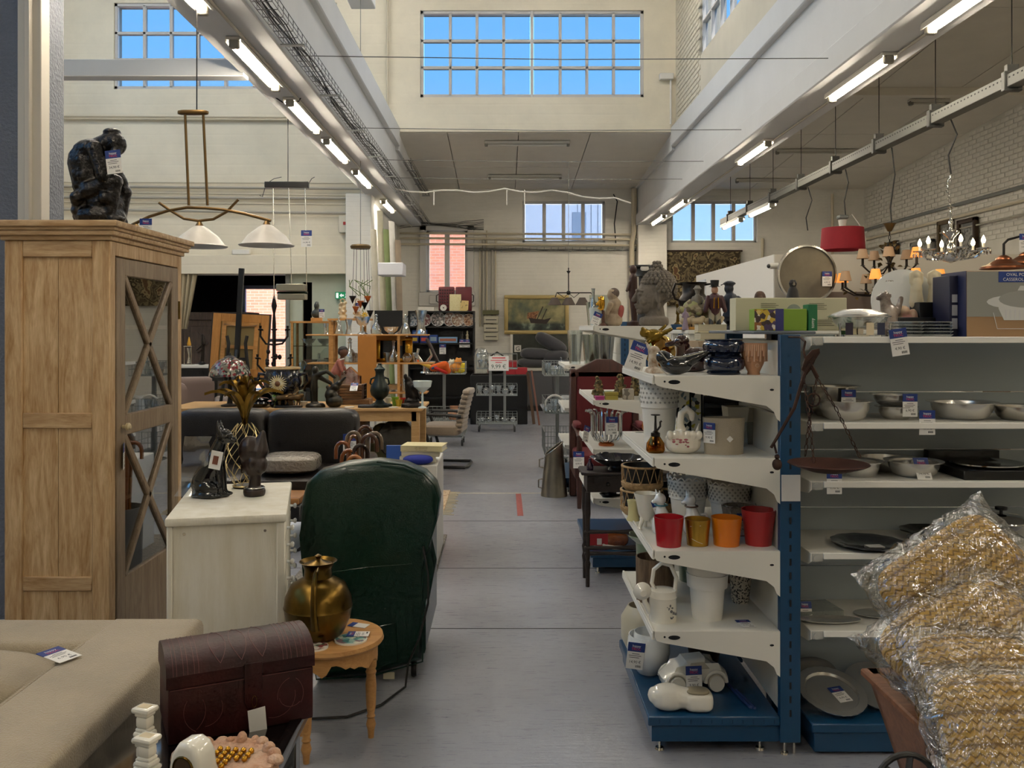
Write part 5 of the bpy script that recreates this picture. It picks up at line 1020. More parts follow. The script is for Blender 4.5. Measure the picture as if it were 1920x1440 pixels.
mk('painted_ship',M().prism([(-.12,-.17),(.2,-.19),(.3,-.06),(.16,-.1),(-.05,-.08),(-.16,-.06)],.011,.012,XZ).prism([(.0,-.1),(.02,-.1),(.14,.16),(.12,.17)],.011,.012,XZ).prism([(.1,-.1),(.12,-.1),(.22,.12),(.2,.12)],.011,.012,XZ),mat('ship paint','2a1c14',.5),p);mk('painted_sails',M().prism([(-.2,-.08),(-.02,-.1),(.06,.08),(-.05,.06),(-.18,.04)],.0105,.0115,XZ),patchy('sail paint',['7a4a2c','9a6a44','5a3420'],14,.5,'NOISE'),p)
ct=thing('grey_counter','dark grey counter with pale worktop below the painting','counter',(.30,16.6,0));mk('carcass',M().bb(0,1.9,0,.6,.1,.76),mat('anthracite front','3e3f42',.5),ct);mk('worktop',M().bb(-.02,1.92,-.02,.62,.76,.81,.004),mat('pale worktop','b8b4a8',.4),ct);mk('plinth',M().bb(.02,1.88,.05,.55,0,.1),black,ct)
for i in range(3):mk('cabinet_door',M().bb(.02+.63*i,.63+.63*i,-.018,0,.12,.74,.003),MATS['anthracite front'],ct)
dg=thing('dark_glazed_panel','dark reflective glazed panel behind the grey cushions','panel',at(1012,660,17.968));mk('glass',M().bb(-.55,.75,-.01,.03,-.45,.36),mat('smoked glass','3f423d',.15,var=.3,vs=3),dg);mk('frame',M().bb(-.6,-.55,-.02,.03,-.45,.4).bb(-.6,.8,-.02,.03,.36,.4),white,dg)
mk('square_logo',M().bb(-.52,-.38,-.014,-.011,.0,.14),white,dg);mk('logo_print',M().text('G',.13,T(-.45,-.0165,.025)@XZ),black,dg)
gc=mat('charcoal cushion cotton','35353a',.9,sheen=.3)
for i,(x,y,w_,h_,rz,ry,lb)in enumerate(((1000,686,.30,.09,.1,.05,'lowest flat'),(1040,684,.27,.10,-.1,-.05,'lower rear'),(1005,664,.30,.12,.1,.06,'plump front'),(1042,668,.24,.12,-.2,-.1,'tucked rear'),(1033,643,.33,.13,.0,.5,'topmost tilted'))):
 P=at(x,y,16.95-.05*(i%2));one('grey_cushion','%s charcoal cushion in the pile on the counter'%lb,'cushion',M().sup((0,0,0),(w_,.22,h_),.75,.5,n=24,m=12),gc,(P.x,P.y,max(P.z,.81+h_)),group='charcoal cushions on the counter',rot=(0,ry,rz))
 # black draped table with glass and red boxes
o=one('black_draped_table','table draped in black cloth beside the wire cart','table',M().bb(-.53,.40,14.3,15.0,0,.80,.01),mat('black cloth','151515',.9))
one('leaning_board','dark board leaning against the draped table','board',M().tube([(.50,14.15,.02),(.40,14.25,.85)],.035,4,flat=.3),mat('brown board','4a3424',.6));one('folded_frame','brown strip board leaning beside the dark board','board',M().tube([(.58,14.0,.02),(.46,14.2,.88)],.02,4),mat('russet strip','6b4030',.6))
red=mat('red carton','a8242c',.5)
for i,(x,z,w_)in enumerate(((955,.80,.2),(975,.80,.24),(960,.92,.16))):one('red_box','red box on the draped table, %s'%('wide lower one','pale-lidded one','upper one')[i],'box',M().bb(-w_/2,w_/2,-.08,.08,0,.11,.004),red,(X(x,14.6),14.6+.02*i,z),0,'red boxes on the draped table')
cl=thing('glass_cloche','tall glass cloche dome on the draped table','glass dome',(X(902,14.5),14.5,.80));mk('dome',M().lathe([(.13,.02),(.135,.25),(.12,.36),(.07,.43),(0,.45)],seg=28),crystal,cl);mk('base',M().lathe([(0,0),(.15,0),(.15,.02),(0,.02)]),bronze,cl)
one('dark_basket','dark arched basket behind the red boxes','basket',M().sup((0,0,.12),(.16,.12,.12),.7,.7).tube([(-.13,0,.15),(-.1,0,.3),(0,0,.36),(.1,0,.3),(.13,0,.15)],.014,6),mat('dark reed','33302a',.8),(X(932,14.8),14.85,.80))
# wire basket carts
wcol=mat('zinc wire','8f9492',.35,.8)
def basket(m,x0,x1,y0,y1,z0,z1,n=7,r=.003):
 for z in (z0,(z0+z1)/2,z1):m.tube([(x0,y0,z),(x1,y0,z),(x1,y1,z),(x0,y1,z)],r*1.3,4,True)
 for i in range(n+1):
  x=x0+(x1-x0)*i/n;m.tube([(x,y0,z1),(x,y0,z0),(x,y1,z0),(x,y1,z1)],r,4)
 k=max(3,int(n*(y1-y0)/(x1-x0)))
 for i in range(1,k):y=y0+(y1-y0)*i/k;m.tube([(x0,y,z1),(x0,y,z0),(x1,y,z0),(x1,y,z1)],r,4)
 return m
def cart(label,X0,X1,Y0,Y1,tiers,posts,hgt):
 o=thing('wire_cart',label,'cart',((X0+X1)/2,Y0,0));c_=(X0+X1)/2
 for i,(z0,z1)in enumerate(tiers):mk('wire_basket',basket(M(),X0-c_,X1-c_,0,Y1-Y0,z0,z1,9),wcol,o)
 for x in posts:mk('post',M().bb(x-.02,x+.02,(Y1-Y0)/2-.02,(Y1-Y0)/2+.02,.1,hgt),grey_metal,o)
 for x in (X0-c_+.04,X1-c_-.04):
  for y in (.04,Y1-Y0-.04):mk('caster',M().lathe([(0,-.014),(.04,-.014),(.045,0),(.04,.014),(0,.014)],seg=12,xf=T(x,y,.045,ry=PI/2)),black,o)
 mk('base_rail',M().tube([(X0-c_+.03,(Y1-Y0)/2,.11),(X1-c_-.03,(Y1-Y0)/2,.11)],.015,6).tube([(X0-c_+.04,.04,.1),(X0-c_+.04,Y1-Y0-.04,.1)],.012,6).tube([(X1-c_-.04,.04,.1),(X1-c_-.04,Y1-Y0-.04,.1)],.012,6),grey_metal,o)
 return o
Yc=13.2;X=lambda x,Y=Yc:(x-943)*Y/F;Zc=lambda y,Y=Yc:H-(y-617)*Y/F
c1=cart('wire basket cart of crystal below the price board',X(893),X(970),Yc,Yc+.42,((Zc(692),Zc(664)),(Zc(742),Zc(722)),(Zc(795),Zc(776))),(-.10,.12),Zc(670))
sg=thing('price_board','white board priced 9,99 on the wire cart','price sign',(X(935),Yc-.02,Zc(695)));mk('board',M().bb(-.15,.15,-.004,.004,0,.22),wht,sg);mk('price_lettering',M().text('9,99 €',.085,T(0,-.0055,.035)@XZ),mat('pen green','1f4a3a',.6),sg);mk('headline',M().bb(-.1,.1,-.0055,-.0045,.185,.2).bb(-.12,.12,-.0055,-.0045,.15,.16).bb(-.05,.05,-.0055,-.0045,.12,.13),tred,sg)
def fill(group,where,spots,kinds,s_=.6):
 for i,p in enumerate(spots):
  kd=kinds[i%len(kinds)];nm={'vase':'crystal vase','bowl':'crystal bowl','sphere':'crystal jar','decanter':'crystal decanter','footed':'crystal coupe','tall':'tall crystal vase','flask':'crystal flask'}[kd]
  crystalware(kd,'%s %s, %s along the basket'%(nm,where,NUM[i]),p,s_,group)
fill('crystal in the cart middle basket','in the middle basket of the crystal cart',[(X(899+12*i),Yc+.2,Zc(741)+.004)for i in range(6)],['vase','sphere','footed'],.75)
fill('crystal in the cart bottom basket','in the bottom basket of the crystal cart',[(X(902+15*i),Yc+.2,Zc(794)+.004)for i in range(5)],['bowl','sphere','vase'],.6)
fill('crystal in the cart top basket','in the top basket of the crystal cart',[(X(900+11*i),Yc+.22,Zc(691)+.004)for i in range(3)],['vase','flask','bowl'],.7)
# toy basket cart in front
Yt=11.6;X=lambda x,Y=Yt:(x-943)*Y/F;Zt=lambda y,Y=Yt:H-(y-617)*Y/F
c2=cart('wire basket cart of plush toys beside the office chair',X(798),X(872),Yt,Yt+.45,((Zt(702),Zt(680)),(Zt(790),Zt(768)),(.16,.30)),(-.03,),Zt(700))
py=thing('plush_parrot','orange and red plush parrot hanging over the toy cart','soft toy',(X(815),Yt-.02,Zt(690)))
mk('body',M().cap((-.02,0,.0),(.13,0,.03),.05,.065).cap((.13,0,.03),(.18,0,-.04),.05,.04),mat('plush orange','cc5a1c',.95),py,vox=.012);mk('wing',M().cap((.02,-.05,.0),(.16,-.05,-.06),.025,.02),mat('plush red','b5281c',.95),py);mk('tail',M().cap((-.04,0,.01),(-.2,-.01,.07),.03,.015),mat('plush yellow','d8b048',.95),py);mk('tail_tip',M().ell((-.235,-.01,.085),(.035,.02,.03)),MATS['plush orange'],py);mk('blue_band',M().cap((-.02,-.035,.0),(.03,-.04,.02),.02,.015),mat('plush blue','3a5a7a',.95),py)
for i,(x,col,w_,lb)in enumerate(((850,'c9863a',.10,'amber plush fox lying in the toy cart'),(862,'d8c23a',.07,'yellow plush chick at the end of the toy cart'),(838,'cfc8b0',.09,'cream plush bear in the toy cart'))):
 m=M().ell((0,0,w_*.7),(w_,w_*.7,w_*.7)).ell((w_*.5,0,w_*1.5),(w_*.55,w_*.5,w_*.5)).ell((w_*.3,w_*.3,w_*1.95),(w_*.2,w_*.1,w_*.25)).ell((w_*.8,w_*.3,w_*1.9),(w_*.2,w_*.1,w_*.25)).cap((-w_*.6,-.02,w_*.3),(-w_*1.0,-.05,w_*.2),w_*.2,w_*.2)
 one('plush_toy',lb,'soft toy',m,mat('plush %d'%i,col,.95,var=.2,vs=20),(X(x),Yt+.25,Zt(702)+.004),vox=.012,group='plush toys in the cart')
one('wooden_truncheon','dark wooden rod sticking up out of the toy cart','rod',M().cap((0,0,0),(-.20,0,.42),.022,.026),mat('dark stick','2a1a16',.4),(X(826),Yt+.3,Zt(702)+.03))
one('antler_stand','silver forked ornament behind the toy cart','ornament',M().tube([(0,0,0),(0,0,.1),(-.1,0,.24),(-.08,0,.33)],.02,8).tube([(0,0,.1),(.1,0,.24),(.08,0,.33)],.02,8).lathe([(0,0),(.06,0),(.05,.02),(0,.02)]),steel,(X(792),Yt+.3,Zt(702)+.004))
o=one('coil_spring_lamp','brown patterned jug in the lower basket of the toy cart','jug',M().lathe([(0,0),(.06,0),(.09,.08),(.05,.15),(.06,.18),(.05,.18),(.04,.15),(0,.02)]),terra,(X(850),Yt+.2,Zt(790)+.004));o.name='patterned_jug'
# cantilever office chair
oc=thing('cantilever_chair','beige ribbed cantilever armchair with black arms','office chair',(X(833,9.9),9.75,0),-.1);oc_m=mat('beige ribbed fabric','8f7f6c',.95,var=.06,vs=30,sheen=.3);fk=9.8/F
mk('seat',M().sup((-.04,.25,.42),(.22,.27,.065),.4,.3,n=24,m=10),oc_m,oc)
def bk_(u,v):return (.15+.06*v*v+.02*math.sin(u*PI),-.02+.52*u,.40+.46*v)
m=M()
for i in range(9):m.sup((.165+.085*(i/8)**1.5,.25,.43+.052*i),(.045,.25,.036),.6,.35,n=20,m=8)
mk('backrest',m,oc_m,oc)
for y in (.0,.5):
 mk('armrest',M().tube([(.2,y,.58),(.02,y,.60),(-.2,y,.60),(-.24,y,.56),(-.17,y,.3),(-.1,y,.05)],.018,8),black,oc)
mk('base_frame',M().tube([(-.1,0,.05),(-.16,0,.02),(.24,0,.02),(.26,.1,.02),(.26,.4,.02),(.24,.5,.02),(-.16,.5,.02),(-.1,.5,.05)],.017,8),black,oc)
# pendant with dark fabric shades, bottles near the shelf end
pd2=thing('fabric_shade_pendant','dark iron pendant with brown fabric shades before the painting','pendant lamp',at(1066,560,11.8));k=11.8/F;q=lambda x,y:((x-1066)*k,0,(560-y)*k)
mk('stem',M().tube([q(1066,502),q(1066,550)],.008,6).ell(q(1066,549),(.03,.03,.03)).lathe([(0,0),(.03,.05),(.0,.05)],q(1066,515),12),darkmetal,pd2);mk('arm_bar',M().tube([q(1041,557),q(1044,549),q(1090,549),q(1108,549),q(1112,556)],.008,6).tube([q(1046,550),q(1058,558),q(1066,549),q(1076,558),q(1086,550)],.005,5),darkmetal,pd2)
for x in (1040,1066,1092):mk('fabric_shade',M().lathe([(.04,0),(.095,-.10),(.09,-.10),(.036,0)],q(x,558),20),mat('brown shade cloth','4a4038',.9),pd2)
pipe('thin chain holding the fabric shade pendant',[(pd2.location.x,11.8,at(0,505,11.8).z),(pd2.location.x,11.8,3.80)],.003,wiregal,'suspension_chain','chain')
# wire racks on the shelf side of the aisle
Yr=9.55;X=lambda x,Y=Yr:(x-943)*Y/F;Zr=lambda y,Y=Yr:H-(y-617)*Y/F
c3=cart('wire basket cart beyond the pewter jug',X(1021),X(1075),Yr,Yr+.6,((Zr(705),Zr(680)),(Zr(775),Zr(748)),(Zr(852),Zr(810))),(.0,),Zr(690))
fill('glass in the cart beyond the jug','in the top basket beyond the pewter jug',[(X(1028+13*i),Yr+.2,Zr(705)+.004)for i in range(3)],['vase','sphere','flask'],.8)
fill('glass in the lower cart beyond the jug','in the middle basket beyond the pewter jug',[(X(1028+13*i),Yr+.2,Zr(775)+.004)for i in range(4)],['bowl','vase','footed'],.8)
one('white_ring_dish','white curved dish leaning in the middle wire basket','dish',M().tube([(.11*math.cos(i*PI/14),0,.13*math.sin(i*PI/14))for i in range(15)],.012,8),white,(X(1041),Yr+.08,Zr(775)+.06))
sct=thing('pewter_jug','tall slanted pewter jug standing on the aisle floor','jug',at(1039,928,8.2));sct.location.z=0;sl=mat('dull pewter','8a8478',.32,.9,var=.25,vs=4)
n_=28;vs=[];fs=[]
for i in range(12):
 t=i/11
 for j in range(n_):
  a=2*PI*j/n_;r=.125-.045*t;zz=.44*t*1.0+.055*t*(-math.cos(a)*-1)*.0+(.05*t*math.cos(a)if t>.5 else 0)
  vs.append((r*math.cos(a),r*math.sin(a),max(0,.44*t+(.06*(t-.5)*2*math.cos(a)if t>.5 else 0))))
for i in range(11):
 for j in range(n_):fs.append((i*n_+j,i*n_+(j+1)%n_,(i+1)*n_+(j+1)%n_,(i+1)*n_+j))
fs.append(tuple(range(n_))[::-1]);mk('body',M().add(vs,fs),sl,sct)
mk('rim',M().tube([(.08*math.cos(a),.08*math.sin(a),.44+.06*math.cos(a))for a in [2*PI*j/20 for j in range(20)]],.007,6,True),sl,sct)
mk('inside',M().add([(.075*math.cos(a),.075*math.sin(a),.40+.055*math.cos(a))for a in [2*PI*j/20 for j in range(20)]],[tuple(range(20))]),mat('dark inside','221e1a',.7),sct)
for z in (.11,.3):mk('handle',M().tube([(-.11+.04*z,-.02,z+.05),(-.15+.04*z,-.02,z+.04),(-.15+.04*z,-.02,z-.03),(-.11+.04*z,-.02,z-.04)],.007,6),sl,sct)
# red upholstered armchair
ra=thing('red_armchair','carved wooden armchair with dark red upholstery between the shelves','armchair',(.62,7.55,0));mah=wood('red mahogany','2a120b','472015',3,'Z');rv=mat('dark red velvet','520a0f',.85)
mk('back_pad',M().bb(.06,.58,.60,.68,.38,1.17,.02,2),rv,ra);mk('back_frame',M().bb(.0,.06,.60,.70,0,1.18,.01).bb(.58,.64,.60,.70,0,1.18,.01).pad([(0,1.14),(.1,1.19),(.25,1.27),(.39,1.27),(.54,1.19),(.64,1.14),(.64,1.10),(0,1.10)],-.70,-.60,.01,2,XZ),mah,ra)
mk('seat',M().bb(.02,.62,.05,.62,.36,.46,.03,2),rv,ra);mk('seat_rail',M().bb(.0,.64,.03,.64,.26,.36,.006),mah,ra)
for x in (.01,.57):mk('front_leg',M().tube([(x+.03,.05,0),(x+.03,.05,.28)],[.018,.03],8),mah,ra);mk('arm',M().tube([(x+.03,.62,.66),(x+.03,.2,.66),(x+.03,.04,.62),(x+.03,.05,.36)],.026,8),mah,ra);mk('arm_pad',M().sup((x+.03,.28,.70),(.035,.16,.03),.6,.6),rv,ra)
tag(ra,(.03,-.0,.50),s=1.7)
# ================================================================ STEEL SHELVING ALONG THE RIGHT OF THE AISLE
perf=mat('shelf lip enamel','efece2',.4)
def bracket(w_):
 """side bracket drawn in (distance from the upright, height): deep at the upright, shallow at the tip"""
 return [(0,0),(0,-.165),(-.012,-.155),(-.022,-.13),(-.05,-.108),(-w_+.04,-.042),(-w_+.012,-.034),(-w_,-.02),(-w_,0)]
def gondola(label,xf_,Y0,Y1,zs,top,depth=.46,basez=.14,first=True):
 """single-sided bay whose shelves reach towards the aisle (-X)"""
 g=thing('shelving_unit',label,'shelving unit',(xf_,Y0,0));L=Y1-Y0
 for y in (0,L-.03):
  m=M().bb(0,.075,y,y+.03,.045,top,.002);m.mat(1)
  for i in range(int((top-.2)/.05)):m.bb(.034,.041,y-.001,y+.001,.14+.05*i,.165+.05*i)
  mk('upright',m,[bluesteel,slotdark],g)
  mk('foot',M().tube([(.02,y+.015,.0),(.02,y+.015,.05)],.006,6).lathe([(0,0),(.016,0),(.014,.006),(0,.008)],(.02,y+.015,0),10).tube([(.055,y+.015,.0),(.055,y+.015,.05)],.006,6),steel,g)
 m=M();n_=max(2,int(round((top-.15)/.3)))
 for i in range(n_):mk('back_panel',M().bb(.012,.03,.03,L-.03,.14+(top-.16)*i/n_+.002,.14+(top-.16)*(i+1)/n_-.002,.002),shelfwhite,g)
 bs=mk('base_plinth',M().bb(-depth-.02,0,.0,L,basez-.035,basez,.004).bb(-depth-.005,-.0,.012,L-.012,.045,basez-.034),bluesteel,g)
 m=M()
 for i in range(12):m.bb(-depth+.02+i*.038,-depth+.023+i*.038,-.0015,.001,basez-.025,basez-.01)
 mk('base_slots',m,mat('slot navy','0a2f4c',.8),bs)
 for x in (-depth+.03,-.06):mk('foot',M().tube([(x,.05,0),(x,.05,.06)],.006,6).lathe([(0,0),(.018,0),(.015,.008),(0,.01)],(x,.05,0),10),steel,g)
 for z in zs:
  s=mk('shelf',M().bb(-depth,.0,.004,L-.004,z-.006,z).bb(-depth-.004,-depth+.004,.0,L,z-.03,z+.004,.0015),shelfwhite,g)
  for y0 in (0,L-.003):
   m=M().prism([(p[0],z+p[1]-.0005)for p in bracket(depth)],-y0-.003,-y0,XZ);m.mat(1)
   if y0==0:m.prism([(-depth+.075+.02*math.cos(a)*(1.1),z-.022+.008*math.sin(a))for a in [2*PI*i/14 for i in range(14)]],.0001,.0007,XZ).prism([(-depth+.04+.004*math.cos(a),z-.02+.004*math.sin(a))for a in [2*PI*i/8 for i in range(8)]],.0001,.0007,XZ).prism([(-.03+.008*math.cos(a),z-.05+.004*math.sin(a))for a in [2*PI*i/8 for i in range(8)]],.0001,.0007,XZ)
   mk('bracket',m,[shelfwhite,slotdark],s)
  mk('front_lip',M().bb(-depth-.006,-depth-.003,.0,L,z-.028,z-.006),perf,s)
 return g
G1Y=3.2;ZA,ZB,ZCc,ZD,ZE=1.379,1.079,.742,.45,.14
g1=gondola('white and petrol blue shelving unit nearest the entrance',1.008,G1Y,4.0,(ZA,ZB,ZCc,ZD),1.53)
mk('upright_card',M().bb(.004,.072,-.006,-.001,.925,1.02),mat('white card','d9d6d2',.5),g1)
H2=(1.57,1.10,.79,.48)
g2=gondola('second white shelving unit, carrying the stone head',1.063,5.55,6.55,H2,1.58,.49)
g3=gondola('third white shelving unit with glass vases',1.12,8.35,9.3,(1.208,.80,.45),1.62,.53)
# end bay facing the entrance
eb=thing('end_shelving_unit','end shelving bay of stainless dishes facing the entrance','shelving unit',(1.12,3.2,0));pan=mat('grey-white back panel','aeb8bc',.4);LW=1.33
EZ=(1.521,1.209,.995,.735,.452);ED=.375
for i in range(6):mk('back_panel',M().bb(0,LW,ED+.005,ED+.02,.12+.235*i+.002,.12+.235*(i+1)-.002,.002),pan,eb)
mk('base_plinth',M().bb(0,LW,-.012,ED,.085,.119,.004).bb(.012,LW-.01,.0,ED,.012,.086,.002),bluesteel,eb)
mk('upright',M().bb(LW,LW+.03,ED-.02,ED+.05,.0,1.53),bluesteel,eb);mk('upright',M().bb(-.035,-.005,ED-.02,ED+.05,.0,1.53),bluesteel,eb)
for z in EZ:
 s=mk('shelf',M().bb(.002,LW,.004,ED,z-.006,z),shelfwhite,eb);mk('front_lip',M().bb(.045,LW,-.004,.004,z-.022,z+.001,.002),perf,s)
 for x in (0,LW-.003):mk('bracket',M().prism([(0,0),(0,-.03),(.03,-.045),(ED-.05,-.08),(ED,-.12),(ED,0)],x,x+.003,T(0,0,z-.001)@YZ),shelfwhite,s)
 mk('end_clip',M().lathe([(0,0),(.012,0),(.012,.004),(0,.004)],seg=10,xf=T(.02,-.001,z-.018,rx=PI/2)).bb(.004,.044,.0,.004,z-.03,z-.002),mat('clip grey','b5b5ae',.4),s)
 # rear rack whose top board shows between the units
rk=thing('rear_rack','low white rack holding figurines behind the end bay','shelf',(.93,4.42,0));mk('top_board',M().bb(0,1.5,0,.5,1.525,1.545,.003),shelfwhite,rk)
for x in (.01,1.46):
 for y in (.02,.45):mk('post',M().bb(x,x+.03,y,y+.03,0,1.525),shelfwhite,rk)
mk('shelf',M().bb(0,1.5,0,.5,1.2,1.22),shelfwhite,rk);mk('shelf',M().bb(0,1.5,0,.5,.6,.62),shelfwhite,rk);mk('backboard',M().bb(0,1.5,.49,.5,.1,1.5),shelfwhite,rk)
cap_=one('top_ledge','dark narrow ledge over the first shelving unit under the boxes','ledge',M().bb(.93,1.16,3.26,3.98,1.531,1.543,.003),mat('ledge grey','5c636a',.5))
P=lambda x,Y,z:((x-943)*Y/F,Y,z)
# ---- first unit, top shelf
bw_=thing('blue_bowl_pair','stack of two glossy navy ribbed bowls','bowl',P(1357,3.33,ZA));navy=mat('navy glaze','0d1830',.08,coat=.8)
bw_['label']='glossy navy bowl at the bottom of the stack';bw_.name='navy_bowl'
pr=[(0,0),(.06,0),(.064,.006),(.06,.012),(.074,.022),(.079,.04),(.076,.055),(.068,.062),(.072,.068),(.066,.068),(.06,.05),(.0,.015)]
mk('bowl',M().lathe(pr,seg=32),navy,bw_);b2=thing('navy_bowl','glossy navy bowl stacked on top of its twin','bowl',P(1357,3.33,ZA+.064));mk('bowl',M().lathe(pr,seg=32),navy,b2)
fp=thing('face_pot','terracotta pot modelled as a bearded face','pot',P(1413,3.31,ZA));m=M().lathe([(0,0),(.024,0),(.022,.01),(.036,.04),(.046,.08),(.05,.118),(.044,.118),(.038,.08),(0,.03)],seg=24)
m.cap((-.026,-.036,.088),(-.029,-.034,.07),.004,.0065)
for x_,y_ in ((-.041,-.018),(-.006,-.045)):m.tube([(x_+.007*math.cos(i*PI/6),y_,.092+.005*math.sin(i*PI/6))for i in range(12)],.002,5,True).tube([(x_-.009,y_+.002,.10),(x_,y_-.002,.104),(x_+.009,y_,.10)],.002,5)
m.tube([(-.038,-.012,.058),(-.027,-.031,.062),(-.012,-.038,.060),(.006,-.040,.054)],.003,6).ell((-.022,-.029,.05),(.01,.006,.004));mk('body',m,terra,fp)
m=M()
for i in range(22):a=-2.6+i*.16;m.tube([(.047*math.cos(a),.047*math.sin(a),.114),(.048*math.cos(a),.048*math.sin(a),.09-.02*(i%3))],.0035,5)
mk('hair_relief',m,mat('light terracotta','c9a082',.8),fp);mk('nose_ring',M().tube([(.0+.006*math.cos(a),-.048,.036+.006*math.sin(a))for a in [i*PI/5 for i in range(10)]],.002,5,True),MATS['light terracotta'],fp)
br=mat('oxblood glaze','2c0d0a',.1,coat=.8,var=.3,vs=9)
m=M().ell((.02,0,.05),(.075,.055,.05)).cap((-.03,0,.06),(-.035,0,.11),.032,.026).ell((-.04,0,.122),(.032,.027,.027)).cap((-.062,0,.118),(-.10,0,.108),.012,.01).cap((.07,0,.06),(.11,0,.085),.025,.01).ell((0,0,.012),(.06,.045,.012))
dk=one('duck_figure','dark brown glazed duck figure beside the navy bowls','figurine',m,br,P(1297,3.52,ZA),vox=.005,smooth=2)
m=M().ell((.0,0,.035),(.06,.045,.035)).cap((-.035,0,.055),(-.05,0,.065),.03,.028).cap((.04,0,.05),(.13,0,.088),.028,.008)
bd=thing('bird_dish','black ceramic bird-shaped dish with pale edge line','dish',P(1268,3.30,ZA));mk('body',m,mat('black glaze','0e0f12',.15,coat=.7),bd,vox=.005,smooth=2);mk('edge_line',M().tube([(-.066,-.028,.088),(-.042,-.05,.055),(-.01,-.046,.068),(.04,-.03,.071),(.1,-.012,.086)],.0022,5),mat('pale slip','a8a294',.5),bd);mk('stand_leg',M().tube([(-.075,-.03,.035),(-.04,-.04,.0)],.0025,5),steel,bd)
am=glassy('amber lustre',rough=.05,fac=.35,tint='b07a1c',col='f0cc7a');fr_=thing('amber_glass_jar','amber lustre glass jar topped with a frog-like figure','jar',P(1232,3.62,ZA))
mk('jar',M().ell((.015,0,.075),(.062,.055,.072)).lathe([(0,0),(.04,0),(.045,.02),(0,.02)],(.015,0,0)),am,fr_);mk('figure',M().ell((-.02,-.02,.145),(.04,.03,.028)).ell((-.055,-.03,.155),(.022,.02,.02)).cap((.01,-.02,.15),(.05,-.04,.17),.012,.008).cap((.0,.02,.15),(.04,.03,.185),.01,.007).cap((-.03,-.03,.13),(-.06,-.05,.10),.012,.008).ell((-.065,-.04,.172),.009),mat('antique gold glaze','7d6420',.18,.6),fr_,vox=.005)
tag(fr_,(-.075,-.09,.115),ry=.35,s=1.35)
wb=one('white_bird_pair','small white and brown bird figurine on a twig','figurine',M().lathe([(0,0),(.04,0),(.03,.02),(0,.025)],seg=12).cap((0,0,.02),(-.005,0,.06),.02,.018).ell((0,0,.085),(.024,.018,.022)).cap((.01,0,.08),(.04,0,.06),.014,.004).cap((-.02,0,.1),(-.03,0,.12),.008,.004),mat('chalk white','d9cfbc',.6,c2='8a6a4a',vs=30),P(1226,3.42,ZA),vox=.004);wb.name='bird_figurine'
one('carved_shell_vase','pale carved vase at the back of the top shelf behind the duck','vase',M().lathe([(0,0),(.05,0),(.06,.05),(.09,.12),(.085,.12),(.05,.05),(0,.02)],wob=lambda a,z:1+.06*math.cos(a*9)),mat('sandy relief','b7a184',.7),P(1325,3.8,ZA));
# ---- first unit, second shelf
lace=None
def lacepot(label,loc,r,h):
 o=thing('lace_bucket',label,'planter',loc,0,'white lace-rim buckets');n_=48
 mk('bucket',M().lathe([(0,0),(r*.72,0),(r*.86,h*.5),(r*.93,h*.52),(r*.91,h*.54),(r*.99,h*.93),(r*.97,h*.93),(r*.84,h*.5),(r*.70,.01),(0,.01)],seg=n_),white,o)
 m=M()
 for i in range(18):
  a=2*PI*i/18;ca=[(r*math.cos(a+.17*q),r*math.sin(a+.17*q),h*(.93+.07*math.sin(PI*(q+1)/2)))for q in (-1,-.5,0,.5,1)];m.tube(ca,.004,5)
 mk('scalloped_rim',m,white,o);m=M()
 for k in range(5):
  for i in range(26):
   a=2*PI*(i+.5*(k%2))/26;z=h*(.60+.065*k);rr=r*(.925+.075*(z/h-.54)/.39)+.0012
   m.box((0,0,0),(.002,.007,.007),T(rr*math.cos(a),rr*math.sin(a),z,rz=a,rx=0)@T(rx=PI/4))
 mk('lace_cutout',m,mat('lace shadow','a8a69c',.8),o);return o
lacepot('tall white lace-rim bucket on the second shelf of the first unit',P(1236,3.66,ZB),.083,.285)
sp_=thing('amber_sprayer','amber glass plant sprayer with bronze pump','plant sprayer',P(1229,3.36,ZB));mk('bottle',M().lathe([(0,0),(.03,0),(.036,.01),(.034,.035),(.018,.06),(.014,.068),(.012,.068),(.028,.03),(0,.006)],seg=20,),glassy('amber glass',rough=.05,fac=.04,tint='b4741c',col='e0b060'),sp_)
mk('pump',M().lathe([(0,.062),(.018,.062),(.018,.075),(.012,.078),(.006,.085),(.004,.12),(.004,.14),(.018,.142),(.018,.145),(0,.146)],seg=14).tube([(.002,0,.078),(.018,0,.1),(.018,0,.116),(.024,0,.12)],.004,6),bronze,sp_);mk('dip_tube',M().tube([(0,0,.01),(0,0,.065)],.004,6),bronze,sp_)
sw_=thing('swan_planter','white glazed swan planter with pink flower spray','planter',P(1280,3.35,ZB));m=M().sup((0,0,.042),(.07,.05,.045),.8,.9).tube([(.0,.0,.07),(-.01,0,.11),(-.005,0,.15),(.015,0,.168),(.035,0,.15),(.036,0,.12)],[.02,.015,.014,.016,.015,.008],10).cap((.05,.0,.06),(.062,0,.11),.012,.003)
for i in range(6):m.ell((-.055+.022*i,-.035,.072),(.014,.014,.018),n=8,m=6)
mk('body',m,mat('ivory glaze','e4dccb',.12,coat=.7),sw_,vox=.004,smooth=1);m=M()
for i in range(14):m.ell((-.035+RN.uniform(0,.05)-(.0 if i<8 else .02),-.0505+RN.uniform(-.001,.001),.03+RN.uniform(0,.03)),(RN.uniform(.003,.008),.0025,RN.uniform(.002,.005)),n=6,m=4)
mk('flower_spray',m,mat('rose pink','a85a62',.3),sw_)
